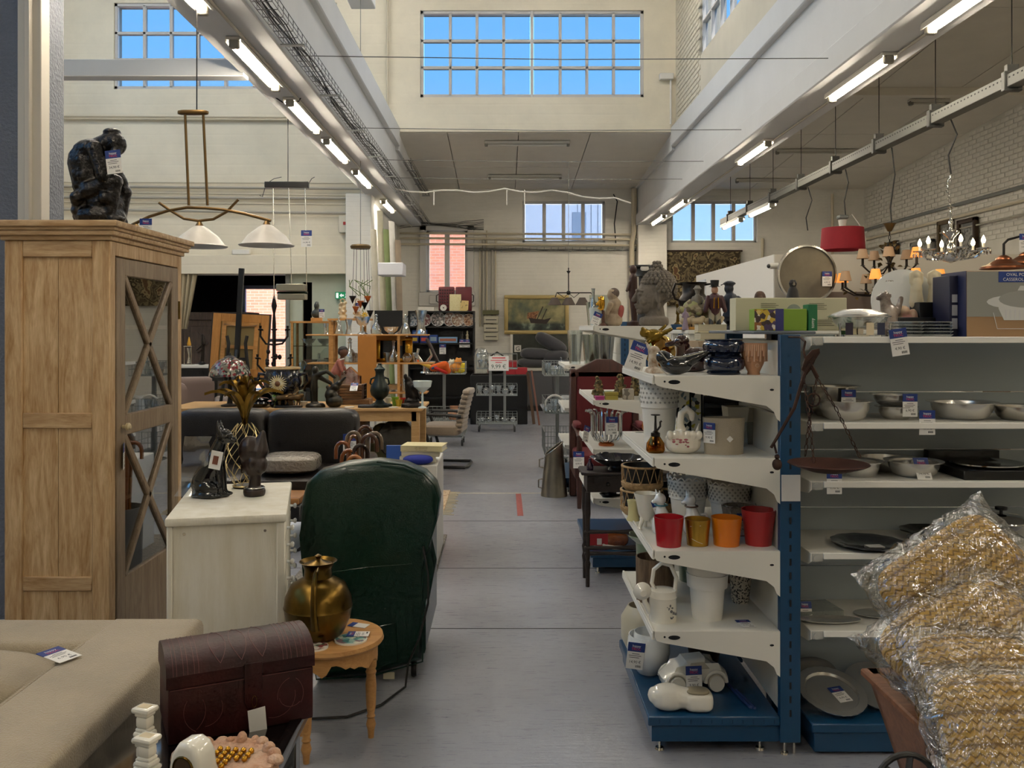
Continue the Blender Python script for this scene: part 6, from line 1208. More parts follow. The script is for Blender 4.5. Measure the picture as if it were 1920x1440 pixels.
bo=thing('oval_pot','beige oval linen-textured pot with white sticker','pot',P(1357,3.33,ZB));mk('body',M().lathe(cup(.073,.080,.137,.004),sx=1.0,sy=.55,seg=36),mat('beige stoneware','a69b88',.8,bump=.2,bs=200),bo);mk('sticker',M().box((0,0,0),(.018,.001,.018),T(.012,-.0445,.06,ry=PI/4)),wht,bo);tag(bo,(-.062,-.03,.12),rz=-.75,s=.9)
for i,(x,Y,w_,h_,lb,ry)in enumerate(((1378,3.55,.085,.16,'grey square planter with pale glazed collar, front one',.05),(1413,3.62,.085,.15,'grey square planter with pale collar against the back panel',-.05))):
 o=thing('square_planter',lb,'planter',P(x,Y,ZB),ry,'grey square planters');q_=[(w_/2*.72,0),(w_/2,h_)]
 mk('lower_body',M().lathe([(0,0),(.042,0),(.052,h_*.62),(0,h_*.62)],seg=4,xf=T(rz=PI/4)),mat('grey crackle','8a8f88',.6,var=.12,vs=30),o);mk('collar',M().lathe([(.0525,h_*.62),(.06,h_),(.055,h_),(.048,h_*.63)],seg=4,xf=T(rz=PI/4)),mat('pale collar','b9b4a4',.5),o)
dbx=mat('charcoal carton','26282b',.6);o=thing('dark_patterned_box','dark patterned gift box behind the grey planters','box',P(1348,3.84,ZB));mk('carton',M().bb(-.07,.09,-.03,.05,0,.18),dbx,o);mk('printed_bands',M().bb(-.069,.089,-.032,-.03,.03,.05).bb(-.069,.089,-.032,-.03,.08,.1).bb(-.069,.089,-.032,-.03,.13,.15),stripes('band print','54565c','2b2d31',60,'X',.6),o)
o=one('paint_splash_bag','white gift bag printed with coloured splashes','gift bag',M().prism([(-.075,0),(.075,0),(.085,.2),(-.085,.2)],-.03,.03,XZ),patchy('splash print',['e6e2d4','e6e2d4','e6e2d4','e6e2d4','2a2a2a','b5a83a','e6e2d4','7a8a90'],55,.7),P(1300,3.86,ZB));mk('ribbon',M().box((.03,-.032,.1),(.008,.002,.2),T(ry=0)).box((-.02,-.032,.1),(.008,.002,.2)),mat('ribbon black','1c1c1c',.5),o)
one('orange_lustre_ball','small orange lustre ornament tucked behind the lace bucket','ornament',M().ell((0,0,.04),(.045,.04,.04)).lathe([(0,0),(.02,0),(.02,.012),(0,.012)],(0,0,0),10),mat('orange lustre','b5661a',.15,.5),P(1222,3.92,1.079+.02+.0),0);bpy.data.objects['orange_lustre_ball'].location.z=ZB
# ---- first unit, third shelf
def pot(name,lab,x,Y,z,r0,r1,h,material,**kw):return vase(name,lab,'flower pot',cup(r0,r1,h,.003),material,P(x,Y,z),36,'row of glossy flower pots',**kw)
pot('red_flower_pot','crimson flower pot at the aisle end of the row',1254,3.29,ZCc,.046,.056,.108,mat('crimson gloss','a0101c',.25,coat=.3))
o=pot('gold_flower_pot','gold-painted flower pot in the row, scratched',1308,3.30,ZCc,.039,.048,.098,mat('gold paint','b8923e',.3,.9,var=.12,vs=9));mk('scratch',M().tube([(-.035,-.032,.075),(0,-.0465,.08),(.03,-.034,.084)],.0007,4).tube([(-.03,-.034,.03),(-.01,-.042,.02),(.01,-.04,.012)],.0007,4),wht,o)
pot('orange_flower_pot','bright orange flower pot in the row',1362,3.30,ZCc,.047,.057,.104,mat('orange gloss','e07a10',.3,coat=.3))
pot('faceted_red_pot','larger faceted red flower pot beside the upright',1422,3.31,ZCc,.048,.064,.131,mat('coral red','a82c2c',.35),wob=lambda a,z:1+.015*math.cos(a*12))
lacepot('white lace-rim bucket behind the crimson pot',P(1290,3.72,ZCc),.086,.19);lacepot('white lace-rim bucket behind the orange pot',P(1368,3.66,ZCc),.092,.18)
o=thing('footed_leaf_vase','white leaf-moulded vase on three feet','vase',P(1212,3.56,ZCc));mk('body',M().lathe([(0,.035),(.02,.036),(.032,.06),(.042,.11),(.05,.145),(.046,.145),(.03,.06),(0,.045)],seg=30,wob=lambda a,z:1+.05*math.cos(a*6+z*40)),creamglaze,o)
for i in range(3):mk('foot',M().tube([(.018*math.cos(i*2.1-.5),.018*math.sin(i*2.1-.5),.05),(.03*math.cos(i*2.1-.5),.03*math.sin(i*2.1-.5),.02),(.036*math.cos(i*2.1-.5),.036*math.sin(i*2.1-.5),.004)],[.01,.008,.01],8),creamglaze,o)
tag(o,(.03,-.05,.125),ry=-.35,s=.8)
o=one('yellow_pillar_vase','pale yellow waisted pillar vase at the shelf edge','vase',M().lathe([(0,0),(.028,0),(.022,.02),(.02,.05),(.026,.085),(.022,.085),(0,.08)],seg=20),mat('butter yellow','d8cd96',.3),P(1187,3.72,ZCc))
def catjug(label,x,Y,hz,turn,band):
 o=thing('cat_jug',label,'jug',P(x,Y,ZCc),turn,'white cat jugs');m=M().sup((0,0,.04),(.045,.038,.045),.8,.9).cap((0,0,.06),(-.008,0,.10),.034,.022).ell((-.012,0,hz),(.024,.022,.024)).cap((-.02,-.012,hz+.018),(-.024,-.016,hz+.036),.007,.003).cap((-.02,.012,hz+.018),(-.024,.016,hz+.036),.007,.003).cap((-.03,0,hz-.004),(-.042,0,hz-.008),.010,.008)
 mk('body',m,whiteglaze,o,vox=.004,smooth=1);mk('collar',M().tube([(-.008+.025*math.cos(i*PI/8),.025*math.sin(i*PI/8),hz-.022)for i in range(16)],.003,6,True),mat('collar %s'%band,band,.4),o);mk('handle',M().tube([(.02,0,.075),(.05,0,.08),(.062,0,.05),(.05,0,.02)],.006,8),whiteglaze,o);mk('painted_side',M().ell((.01,-.0385,.04),(.022,.003,.02)),patchy('jug print %s'%band,['4a6aa0','e8e8e4','2c2c34','e8e8e4'],90,.2),o)
catjug('white cat jug with blue collar behind the crimson pot',1243,3.45,.142,.3,'3f7f8f');catjug('white cat jug with brown studded collar behind the gold pot',1300,3.46,.135,.1,'5a4030')
o=thing('wicker_basket','small grey wicker basket lined with film','basket',P(1385,3.48,ZCc));mk('weave',M().lathe(cup(.05,.066,.11,.006),seg=30,wob=lambda a,z:1+.03*math.cos(a*15+z*220)),mat('grey wicker','7d7264',.85,bump=.5,bs=120),o);mk('film_lining',M().lathe([(.055,.06),(.064,.112),(.07,.118)],seg=24,wob=lambda a,z:1+.05*math.sin(a*7)),glassy('crinkled film'),o);tag(o,(0,-.075,.095),s=1.0)
for i,(x,Y,z,lb)in enumerate(((1202,3.85,ZCc,'lower black pot in a raffia cradle on the third shelf'),(1204,3.85,ZCc+.105,'upper black pot in a raffia cradle stacked on its twin'),(1252,3.95,ZCc+.06,'black raffia pot behind the stacked pair'))):
 o=thing('raffia_pot',lb,'planter',P(x,Y,z),0,'black raffia pots');mk('pot',M().lathe(cup(.065,.085,.11,.004),seg=28),mat('black clay','1f1e1c',.7),o);mk('raffia_base',M().lathe([(0,0),(.072,0),(.09,.02),(.092,.035),(.08,.04),(.07,.03)],seg=28),wicker,o);m=M()
 for k in range(14):
  a=2*PI*k/14
  for s_ in (-1,1):m.tube([(.088*math.cos(a),.088*math.sin(a),.036),(.09*math.cos(a+s_*.22),.09*math.sin(a+s_*.22),.104)],.0018,4)
 m.tube([(.088*math.cos(k*PI/12),.088*math.sin(k*PI/12),.106)for k in range(24)],.005,5,True);mk('raffia_net',m,wicker,o)
bpy.data.objects['raffia_pot.002'].location.z=ZCc
# ---- first unit, fourth shelf
wc=thing('watering_can','cream enamel watering can with printed flowers','watering can',P(1243,3.33,ZD));mk('body',M().lathe([(0,0),(.052,0),(.053,.01),(.051,.085),(.053,.09),(.051,.096),(.049,.115),(.02,.12),(0,.12)],seg=28),creamglaze,wc)
mk('handle',M().tube([(.045,0,.1),(.05,0,.16),(.03,0,.205),(-.005,0,.215),(-.035,0,.19),(-.042,0,.14),(-.03,0,.115)],.008,8),creamglaze,wc);mk('spout',M().tube([(-.045,0,.03),(-.07,-.01,.07),(-.078,-.015,.115)],[.014,.010,.010],10),creamglaze,wc)
mk('rose_head',M().lathe([(0,0),(.034,.004),(.034,.010),(.012,.03),(0,.03)],seg=24,xf=T(-.085,-.035,.122,rx=PI/2+.15,ry=-.3)),creamglaze,wc);m=M()
for i in range(14):m.ell((.02+RN.uniform(-.014,.02),-.0505+.006*(i%2)*.2,.045+RN.uniform(-.025,.03)),(RN.uniform(.002,.006),.002,RN.uniform(.002,.006)),n=6,m=4)
mk('printed_flowers',m,mat('grey print','6a6a68',.4),wc)
for i in range(3):
 o=vase('white_bucket','white plastic bucket, %s of the nested stack'%('bottom','middle','top')[i],'bucket',[(0,.0),(.056,0),(.066,.118),(.0755,.121),(.0785,.168),(.0795,.172),(.076,.172),(.064,.118),(.054,.006),(0,.006)],white,P(1326,3.36,ZD+.048*i),36,'nested white buckets')
bt=thing('bark_vase','brown bark-textured cylinder vase behind the watering can','vase',P(1228,3.58,ZD));mk('body',M().lathe(cup(.075,.078,.175,.006),seg=32,wob=lambda a,z:1+.02*math.sin(a*17)),mat('bark brown','5c4a38',.8,c2='8a7258',vs=6,stretch=(8,8,1),bump=.8,bs=40),bt)
o=one('toile_pot','cream flower pot printed with dark flowers against the panel','flower pot',M().lathe(cup(.034,.047,.125,.004),seg=28),patchy('toile print',['d0c8b8','d0c8b8','3f3c3a','c8c0b0','5a5652','d4ccbc'],190,.6),P(1388,3.55,ZD));tag(g1,(1.0-1.008-.10,.12,ZD+.0025),rx=-PI/2,rz=.1,s=.95)
for i,(x,Y,r,lb)in enumerate(((1225,3.84,.09,'sage green wavy-rimmed enamel pan behind the bark vase'),(1300,3.86,.08,'grey-green enamel bowl behind the white buckets'))):one('enamel_pan',lb,'pan',M().lathe([(0,0),(r*.75,0),(r*.85,.17),(r*1.2,.2),(r*1.18,.204),(r*.8,.17),(0,.01)],seg=36,wob=lambda a,z:1+(.05*math.sin(a*8)if z>.18 else 0)),mat('sage enamel','7d8a72',.3,coat=.3),P(x,Y,ZD),group='sage enamel pans')
one('openwork_basket','brown openwork basket at the back of the fourth shelf','basket',M().lathe(cup(.05,.06,.16,.004),seg=20,wob=lambda a,z:1+.05*math.cos(a*10)),mat('brown reed','5a3f28',.8),P(1385,3.82,ZD))
# ---- first unit, blue base
for i,(r,lb,dx)in enumerate(((.088,'large white round bowl, outer one of the nested pair',0),(.072,'white round bowl nested inside the larger one',.008))):
 o=vase('white_bowl',lb,'bowl',[(0,0),(r*.5,0),(r*.9,.045),(r,.09),(r*.96,.14),(r*.92,.155),(r*.88,.155),(r*.93,.09),(r*.82,.045),(0,.01)],whiteglaze,(P(1216,3.62,0)[0]+dx,3.62,ZE+.012*i),36,'nested white bowls')
 if i==0:tag(o,(-.06,-.085,.15),ry=.12,s=1.25)
one('cream_jar','tall cream jar at the far end of the blue base','jar',M().lathe([(0,0),(.06,0),(.09,.06),(.09,.15),(.06,.2),(.055,.2),(.08,.15),(0,.01)],seg=28),mat('cream jar glaze','cfc6ac',.3,coat=.4),P(1203,3.86,ZE))
cr=thing('ceramic_car','white glazed ceramic car-shaped planter','planter',P(1300,3.46,ZE),.12);body=[(-.13,.03),(-.135,.055),(-.11,.075),(-.07,.085),(-.045,.125),(.035,.13),(.075,.095),(.12,.075),(.13,.05),(.125,.03)]
mk('body',M().pad(body,-.045,.045,.018,3,XZ),creamglaze,cr)
for x in (-.08,.075):
 for y in (-.048,.048):mk('wheel',M().lathe([(0,-.012),(.03,-.012),(.034,0),(.03,.012),(0,.012)],seg=20,xf=T(x,y,.034,rx=PI/2)),creamglaze,cr);mk('fender',M().tube([(x+.042*math.cos(a),y*1.02,.036+.042*math.sin(a))for a in [i*PI/8 for i in range(9)]],.008,8),creamglaze,cr)
mk('side_window',M().pad([(-.035,.09),(-.025,.115),(.025,.118),(.05,.09)],.045,.0475,.002,1,XZ),mat('cream shade','c9c0aa',.2),cr);mk('mirror',M().ell((-.04,-.06,.1),(.012,.01,.01)),creamglaze,cr);tag(cr,(-.025,-.075,.115),rx=-.1,s=1.15)
cg=thing('ceramic_clog','white glazed ceramic clog at the front of the blue base','planter',P(1278,3.265,ZE),-.06)
mk('body',M().sup((-.05,0,.045),(.064,.046,.047),.75,.9).sup((.06,0,.036),(.056,.044,.037),.55,.6).cap((-.04,0,.048),(.05,0,.037),.044,.037).ell((-.105,0,.05),(.02,.03,.03)),creamglaze,cg,vox=.005,smooth=3);mk('opening',M().sup((.057,-.004,.0715),(.044,.034,.007),.6,.7),mat('clog inside','9a8e74',.4),cg)
one('blue_strap','dark blue strap lying on the blue base','strap',M().tube([(1.008-.13,3.6,ZE+.006),(1.008-.11,3.4,ZE+.006),(1.008-.09,3.27,ZE+.006),(1.008-.075,3.26,ZE+.006),(1.008-.1,3.42,ZE+.006)],.006,6),mat('navy strap','1c3466',.6))
one('brown_round_basket','brown metal basket in the shade behind the ceramic car','basket',M().lathe(cup(.06,.085,.11,.004),seg=24),mat('brown wire','4a3c34',.6),P(1320,3.76,ZE))
# ---- hanging steelyard scale on the upright
rust=mat('rusty iron','4a3024',.75,.4,c2='2b1c16',vs=18)
sc=thing('hanging_scale','rusty hanging balance scale with round pan on the upright','scale',P(1490,3.14,0));k=3.14/F;q=lambda x,y,d=0:((x-1490)*k,d,H-(y-617)*k)
mk('hook',M().tube([q(1490,640),q(1487,655),q(1490,670)],.004,6),rust,sc);mk('head_plate',M().prism([(q(a,b)[0],q(a,b)[2])for a,b in ((1483,690),(1490,668),(1502,655),(1515,652),(1516,660),(1508,672),(1500,690),(1492,700))],-.004,.004,XZ),rust,sc)
mk('beam_arm',M().tube([q(1506,668),q(1488,700),q(1470,760),q(1428,832)],[.008,.007,.006,.005],6),rust,sc);mk('counterweight',M().ell(q(1439,862),(.017,.017,.02)).ell(q(1439,848),.009).tube([q(1434,826),q(1438,842)],.004,5),rust,sc)
mk('side_lever',M().tube([q(1497,675),q(1512,705)],.007,6),rust,sc)
def chain(pts,r=.0035,link=.014):
 m=M();A=[Vector(p)for p in pts];d=sum((b-a).length for a,b in zip(A,A[1:]));n_=max(2,int(d/link/1.5));acc=0
 for i in range(n_):
  s_=d*(i+.5)/n_;L=0
  for a,b in zip(A,A[1:]):
   l=(b-a).length
   if L+l>=s_:c_=a+(b-a)*((s_-L)/l);t=(b-a).normalized();break
   L+=l
  u=t.orthogonal().normalized();
  if i%2:u=t.cross(u)
  m.tube([c_+t*(link*.85*math.cos(an))+u*(link*.38*math.sin(an))for an in [j*PI/4 for j in range(8)]],r*.5,4,True)
 return m
mk('pan_chain',chain([q(1512,706),q(1540,760,-.03),q(1585,848,-.02)]),rust,sc);mk('pan_chain',chain([q(1487,705),q(1488,790,-.06),q(1489,852,-.09)]),rust,sc);mk('pan_chain',chain([q(1511,706),q(1500,790,.02),q(1497,850,.04)]),rust,sc)
mk('pan',M().lathe([(0,-.03),(.06,-.026),(.118,-.008),(.134,0),(.132,.003),(.115,-.004),(.06,-.022),(0,-.026)],(q(1526,0)[0],-.03,q(0,858)[2]),36),mat('rusty pan','3f2218',.6,.5,var=.3,vs=8),sc);sc.location.y-=.11
mk('pan_ring',M().tube([(.022*math.cos(i*PI/8)+q(1505,0)[0],0,.022*math.sin(i*PI/8)+q(0,745)[2])for i in range(16)],.003,5,True),rust,sc)
mk('hanger_rod',M().tube([q(1490,640,.0),q(1490,632,.05),q(1490,632,.172)],.004,6),rust,sc)
# ---- end bay: stainless dishes
sx2=mat('bright stainless','d8d6d0',.26,.82,var=.1,vs=6);E=lambda x,d,z:((x-943)*(3.2+d)/F,3.2+d,z)
def bowlp(r,h,lip=.012):return [(0,0),(r*.62,0),(r*.8,h*.22),(r*.92,h*.6),(r-.004,h),(r+lip,h+.002),(r+lip,h+.004),(r-.008,h),(r*.88,h*.55),(r*.6,.006),(0,.006)]
def dish(name,lab,x,d,z,r,h,material=None,tg=None,sy=1,**kw):
 o=vase(name,lab,'bowl',bowlp(r,h),material or sx2,E(x,d,z),40,'stainless dishes on the end bay',sy=sy,**kw)
 if tg:tag(o,(tg[0],-r*sy-.02 if len(tg)<3 else tg[2],tg[1]))
 return o
z=EZ[1]
dish('steel_bowl','large deep steel bowl at the back behind the rusty scale',1560,.27,z,.095,.115,steel,(.02,.11));dish('steel_bowl','ribbed shallow steel bowl in front of the deep bowl',1583,.12,z,.095,.07)
dish('steel_pan','steel lidded pan at the bottom of the two-dish stack',1680,.15,z,.066,.045);o=dish('steel_pan','steel dish turned on top of the two-dish stack',1675,.17,z+.05,.075,.04,None,(.02,.05));tag(o,(.05,-.165,-.005),s=1.05)
dish('steel_basin','wide steel basin alone in the middle of the shelf',1804,.15,z,.115,.062);dish('steel_basin','steel basin cut off by the frame edge of the shelf',1908,.12,z,.085,.05,steel)
z=EZ[2];dish('serving_dish','steel serving dish beside the rusty pan',1612,.13,z,.075,.055);o=dish('serving_dish','wide steel serving dish with blue-headed tag',1713,.13,z,.095,.055,None);tag(o,(.0,-.05,.075),rx=-.5,s=1.0)
dish('serving_dish','flat steel dish at the back of the third shelf',1660,.27,z,.1,.05);tag(eb,(.085,.0,EZ[2]+.04),s=1.0)
o=thing('boxed_tray','round silver tray lying on its open black box','tray',E(1848,.16,z));mk('box',M().bb(-.15,.16,-.13,.15,0,.035,.003),black,o);mk('lid_flap',M().bb(-.16,.12,.12,.16,.0,.075),black,o);mk('tray',M().lathe([(0,.036),(.12,.036),(.135,.045),(.135,.049),(.118,.041),(0,.041)],seg=40,sy=.95),chrome,o)
z=EZ[3]
one('smoked_glass_plate','scalloped smoked glass plate on the fourth shelf','plate',M().lathe([(0,0),(.08,0),(.10,.012),(.134,.016),(.134,.02),(.1,.017),(.078,.006),(0,.006)],seg=48,wob=lambda a,z_:1+.02*math.cos(a*12)),mat('smoked glass ware','2e3136',.08,coat=.8),E(1628,.10,z));one('card_on_plate','price card lying on the smoked glass plate','price card',M().box((0,0,.0005),(.06,.04,.001)),wht,(E(1640,.08,z)[0],3.28,z+.0065),.1)
for i,(x,d,lb)in enumerate(((1745,.24,'dark shell-edged silver dish at the back of the fourth shelf'),(1762,.1,'small dark silver dish beside the bagged cushion'))):one('silver_dish',lb,'dish',M().lathe([(0,0),(.05,0),(.075,.018),(.105,.028),(.103,.032),(.07,.022),(0,.005)],seg=40,wob=lambda a,z_:1+.03*math.cos(a*10),sx=1.1),mat('tarnished silver','5c5a56',.2,.9),E(x,d,z),group='dark silver dishes')
cs=thing('glass_casserole','smoked glass casserole with chrome-rimmed lid and knob','casserole',E(1877,.2,z));mk('bowl',M().lathe([(0,0),(.08,0),(.098,.03),(.10,.075),(.094,.075),(.09,.03),(0,.006)],seg=36),glassy('grey glass',rough=.03,fac=.2,tint='6b6e6c'),cs);mk('lid',M().lathe([(.10,.078),(.07,.098),(0,.105)],seg=36),glassy('grey lid glass',rough=.03,fac=.25,tint='7d807c'),cs);mk('rim',M().tube([(.101*math.cos(i*PI/16),.101*math.sin(i*PI/16),.078)for i in range(32)],.004,6,True),chrome,cs);mk('knob',M().lathe([(0,.105),(.006,.105),(.006,.115),(.022,.118),(.022,.128),(0,.13)],seg=16),black,cs)
z=EZ[4]
for i,(x,d,a_,b_,lb)in enumerate(((1556,.1,.115,.045,'narrow oval silver tray at the front of the fifth shelf'),(1650,.17,.10,.055,'oval silver tray half under the bagged cushion'))):one('silver_tray',lb,'tray',M().lathe([(0,0),(.7,0),(1,.1),(1,.12),(.7,.04),(0,.04)],seg=44,xf=T(s=(a_,b_,.1))),sx2,E(x,d,z),group='oval silver trays')
one('cut_glass_plate','square cut-glass plate with tag on the fifth shelf','plate',M().prism([(-.09,-.07),(.09,-.05),(.07,.09),(-.1,.08)],0,.02),mat('cut glass grey','8a8f88',.1,coat=.7,bump=.5,bs=60),E(1530,.22,z));tag(eb,(.035,.17,EZ[4]+.055),s=.9,rx=-.3)
o=thing('silver_platter','large scroll-edged oval silver platter leaning on the blue base','platter',E(1556,.16,.119));o.rotation_euler=(.28,0,.05);mk('plate',M().lathe([(0,0),(.74,0),(.8,.1),(1,.14),(1,.17),(.78,.14),(.74,.05),(0,.05)],seg=56,xf=T(0,0,.045,s=(.125,.14,.1)),wob=lambda a,z_:1+(.012*math.cos(a*26)if z_>.1 else 0)),sx2,o);tag(o,(.02,.03,.052),rx=-PI/2,rz=.2,s=1.0)
one('silver_platter','scroll-edged silver platter behind the brown planter box','platter',M().lathe([(0,0),(.74,0),(1,.14),(1,.17),(.74,.05),(0,.05)],seg=44,xf=T(0,0,.04,rx=.3,s=(.13,.14,.1))),sx2,E(1650,.2,.119));o.name='silver_platter'
one('silver_platter','second platter standing against the end bay panel','platter',M().lathe([(0,0),(.74,0),(1,.14),(1,.17),(.74,.05),(0,.05)],seg=44,xf=T(0,0,.06,rx=1.2,s=(.10,.06,.1))),sx2,E(1520,.31,.119))
# ---- end bay: top shelf
z=EZ[0]
c=thing('chafing_dish','glass-lidded silver chafing dish on the top of the end bay','chafing dish',E(1611,.12,z));mk('stand',M().lathe([(.095,0),(.095,.008),(.08,.008)],seg=30,sy=.7).tube([(-.09,-.05,0),(-.095,-.055,.05)],.004,6).tube([(.09,-.05,0),(.095,-.055,.05)],.004,6),chrome,c);mk('glass_dish',M().lathe([(0,.03),(.07,.03),(.1,.06),(.105,.075),(.1,.075),(.068,.035),(0,.035)],seg=36,sy=.75),crystal,c)
mk('lid',M().lathe([(.112,.076),(.108,.084),(.06,.102),(.02,.105),(0,.105)],seg=36,sy=.75),sx2,c);mk('rim',M().lathe([(.10,.074),(.118,.074),(.118,.078),(.1,.078)],seg=36,sy=.75),sx2,c)
for i,x in enumerate((-.062,.01,.055)):mk('label_card',M().box((x,-.078+abs(x)*.25,.03),(.028,.001,.045)),mat('label dark %d'%i,('221a2e','d8c8a8','1c2440')[i],.5),c)
tag(c,(.085,-.13,.03),ry=-.15,s=1.15)
for i,x in enumerate((1698,1752)):
 o=thing('glass_tray','ribbed clear glass tray on the top of the end bay, %s'%('beside the chafing dish' if i==0 else 'beside the casserole carton'),'glass tray',E(x,.14,z),0,'glass trays');m=M()
 for k in range(5):m.lathe([(.05,.008*k),(.06,.008*k+.006),(.058,.008*k+.0065),(.05,.008*k+.002)],seg=4,xf=T(rz=PI/4,s=(1.15,1.15,1.5)))
 mk('body',m,cutglass,o)
bx=thing('casserole_carton','printed carton of an oval porcelain casserole warmer','box',E(1842,.16,z));w_=.155;hC=.245
mk('carton',M().bb(-.108,.20,-.09,.1,0,hC,.002),mat('carton beige','9a7a58',.5),bx);mk('side_print',M().bb(-.1092,-.1078,-.089,.099,.0,hC),mat('carton navy side','1c2348',.45),bx);mk('front_photo',M().bb(-.107,.2,-.0915,-.0898,.075,hC-.002),mat('photo grey','8f8f88',.4),bx)
mk('blue_banner',M().bb(.01,.2,-.0925,-.091,hC-.042,hC-.002),mat('banner blue','1b3a80',.45),bx);m=M();m.text('OVAL PORCELAIN',.0165,T(.105,-.0935,hC-.019)@XZ);m.text('CASSEROLE WARMER',.0165,T(.105,-.0935,hC-.037)@XZ);mk('banner_lettering',m,wht,bx)
mk('printed_casserole',M().prism([(.01,.105),(.03,.062),(.18,.062),(.2,.105),(.2,.13),(.01,.13)],.0918,.0923,XZ).prism([(.105+.14*math.cos(a),.13+.028*math.sin(a))for a in [i*PI/10 for i in range(20)]if .105+.14*math.cos(a)<.2]+[],.0921,.0927,XZ).prism([(.08,.172),(.09,.19),(.13,.19),(.14,.172)],.0925,.093,XZ),mat('print white','cfcfcb',.4),bx);mk('printed_lid',M().prism([(.115+.105*math.cos(a),.14+.032*math.sin(a))for a in [i*PI/10 for i in range(20)]if .115+.105*math.cos(a)<.2],.0926,.0929,XZ),mat('print lid grey','9a9a94',.4),bx)
m=M()
for i in range(9):m.bb(.035+.017*i,.04+.017*i,-.0929,-.0922,.066,.1)
mk('printed_flutes',m,mat('print grey'),bx);mk('printed_stand',M().tube([(-.01,-.0925,.09),(.005,-.0925,.03),(.16,-.0925,.03),(.18,-.0925,.09)],.0012,4),mat('print grey','55544f',.4),bx)
# navy carton beside it, seen on its side
nv=thing('navy_carton','navy product carton with small photo panels','box',E(1787,.19,z));mk('carton',M().bb(-.045,.035,-.06,.07,0,.232,.002),mat('carton navy','1a1d38',.45),nv);mk('photo_panel',M().bb(-.035,-.015,-.0615,-.0598,.03,.07).bb(-.035,-.015,-.0615,-.0598,.08,.12).bb(-.035,-.015,-.0615,-.0598,.13,.16),mat('panel pale','b5b5b8',.4),nv)
cb=thing('casino_box','black CASINO game box behind the glass trays','box',E(1738,.30,z));mk('carton',M().bb(-.045,.05,-.03,.04,0,.135,.002),black,cb);mk('pink_panel',M().prism([(0,.04),(.02,.08),(.05,.1),(.05,.04)],.0305,.0315,XZ),mat('casino pink','b5606a',.5),cb);mk('lettering',M().text('CASINO',.022,T(.012,-.0322,.048)@XZ),mat('casino red','c42030',.5),cb)
one('flat_black_case','flat black case lying in front of the CASINO box','case',M().bb(-.09,.07,-.025,.02,0.0,.075,.004),mat('case black','17181b',.4),E(1722,.26,z))
m=M().lathe([(0,0),(.045,0),(.045,.03),(0,.03)],seg=16).cap((0,0,.03),(0,0,.10),.035,.03).cap((-.01,0,.1),(-.02,0,.16),.025,.018).cap((-.02,0,.16),(-.045,0,.15),.014,.01).cap((.03,0,.09),(.045,0,.15),.012,.01).lathe([(.016,.15),(.012,.2),(.016,.22),(0,.22)],seg=12)
o=one('horse_bottle','brown and white glazed horse-shaped bottle','bottle',m,mat('brown white glaze','2e1710',.15,c2='b8a89a',vs=14,coat=.6),E(1668,.26,z),vox=.005);
one('white_round_plate','large plain white plate standing behind the horse bottle','plate',M().lathe([(0,0),(.07,0),(.135,.012),(.135,.016),(.068,.006),(0,.006)],seg=44,xf=T(0,0,.135,rx=PI/2-.12)),whiteglaze,E(1693,.36,z))
for i,x in enumerate((1718,1752)):
 m=M().cap((0,0,.0),(0,0,.05),.028,.022).cap((0,0,.05),(0,0,.085),.024,.018).ell((0,0,.105),(.014,.014,.018)).cap((-.02,0,.08),(-.022,0,.115),.008,.007).cap((-.022,0,.115),(.0,0,.128),.007,.006).cap((.02,0,.08),(.022,0,.115),.008,.007).cap((.022,0,.115),(.0,0,.128),.007,.006)
 one('torso_figurine','ivory torso figurine with raised arms, %s'%('beside the white plate' if i==0 else 'beside the navy carton'),'figurine',m,mat('ivory bisque','d5c8a8',.5),E(x,.33,z+.135)if i==0 else E(x,.33,z+.135),vox=.0045,group='ivory torso figurines')
one('figurine_riser','dark riser block under the ivory torso figurines','riser',M().bb(-.06,.09,-.02,.02,0,.135),mat('riser dark','2e2a2c',.5),E(1733,.355,z))
one('rose_ornament','pale yellow and pink porcelain rose ornament','ornament',M().ell((0,0,.05),(.04,.03,.05)).ell((-.01,-.01,.1),(.025,.022,.022)).ell((.03,0,.08),(.02,.02,.03)).ell((0,0,.01),(.04,.03,.01)),mat('blush porcelain','d8c89a',.3,c2='c98a8a',vs=18),E(1697,.28,z),vox=.006)
lb_=thing('long_cream_carton','long cream carton laid across the top of the units','box',(1.02,3.5,1.5435));mk('carton',M().bb(-.10,.34,-.02,.07,0,.13,.002),mat('carton cream','c9c3a4',.6),lb_);mk('printed_globe',M().prism([(.13+.03*math.cos(a),.075+.03*math.sin(a))for a in [i*PI/10 for i in range(11)]],.0205,.0212,XZ),mat('globe grey','8f968a',.5),lb_);m=M()
for x0,z0 in ((.0,.085),(.19,.085),(.22,.02)):
 for k in range(4):m.bb(x0,x0+.07-.01*(k%2),-.0212,-.0203,z0+.007*k,z0+.007*k+.002)
m.text('RÜF',.022,T(.285,-.0212,.045)@XZ);mk('print_lines',m,mat('carton ink','6a6650',.6),lb_)
o=thing('game_box','lime and violet game box with photo front on the first unit','box',P(1458,3.36,1.5435));mk('carton',M().bb(-.098,.10,-.035,.04,0,.083,.002),mat('lime card','7a9a2c',.5),o);mk('photo_front',M().bb(-.0985,-.02,-.0365,-.0345,.002,.081),patchy('food photo',['c9a83a','d8c27a','3a2a28','e0d8c8','8a5a2c','4a3a5a'],55,.4),o);mk('violet_band',M().bb(-.02,.012,-.0362,-.0345,.0,.083),mat('violet card','2c2f6a',.5),o)
o=thing('green_carton','small dark green carton standing beside the lime box','box',P(1519,3.36,1.5435));mk('carton',M().bb(-.018,.018,-.03,.03,-.02,.08,.002),mat('carton green','14663c',.5),o);o.location.z=1.5435+.02;mk('lettering',M().text('tomy',.018,T(.004,-.0315,-.01)@XZ@T(rz=PI/2),'LEFT'),wht,o)
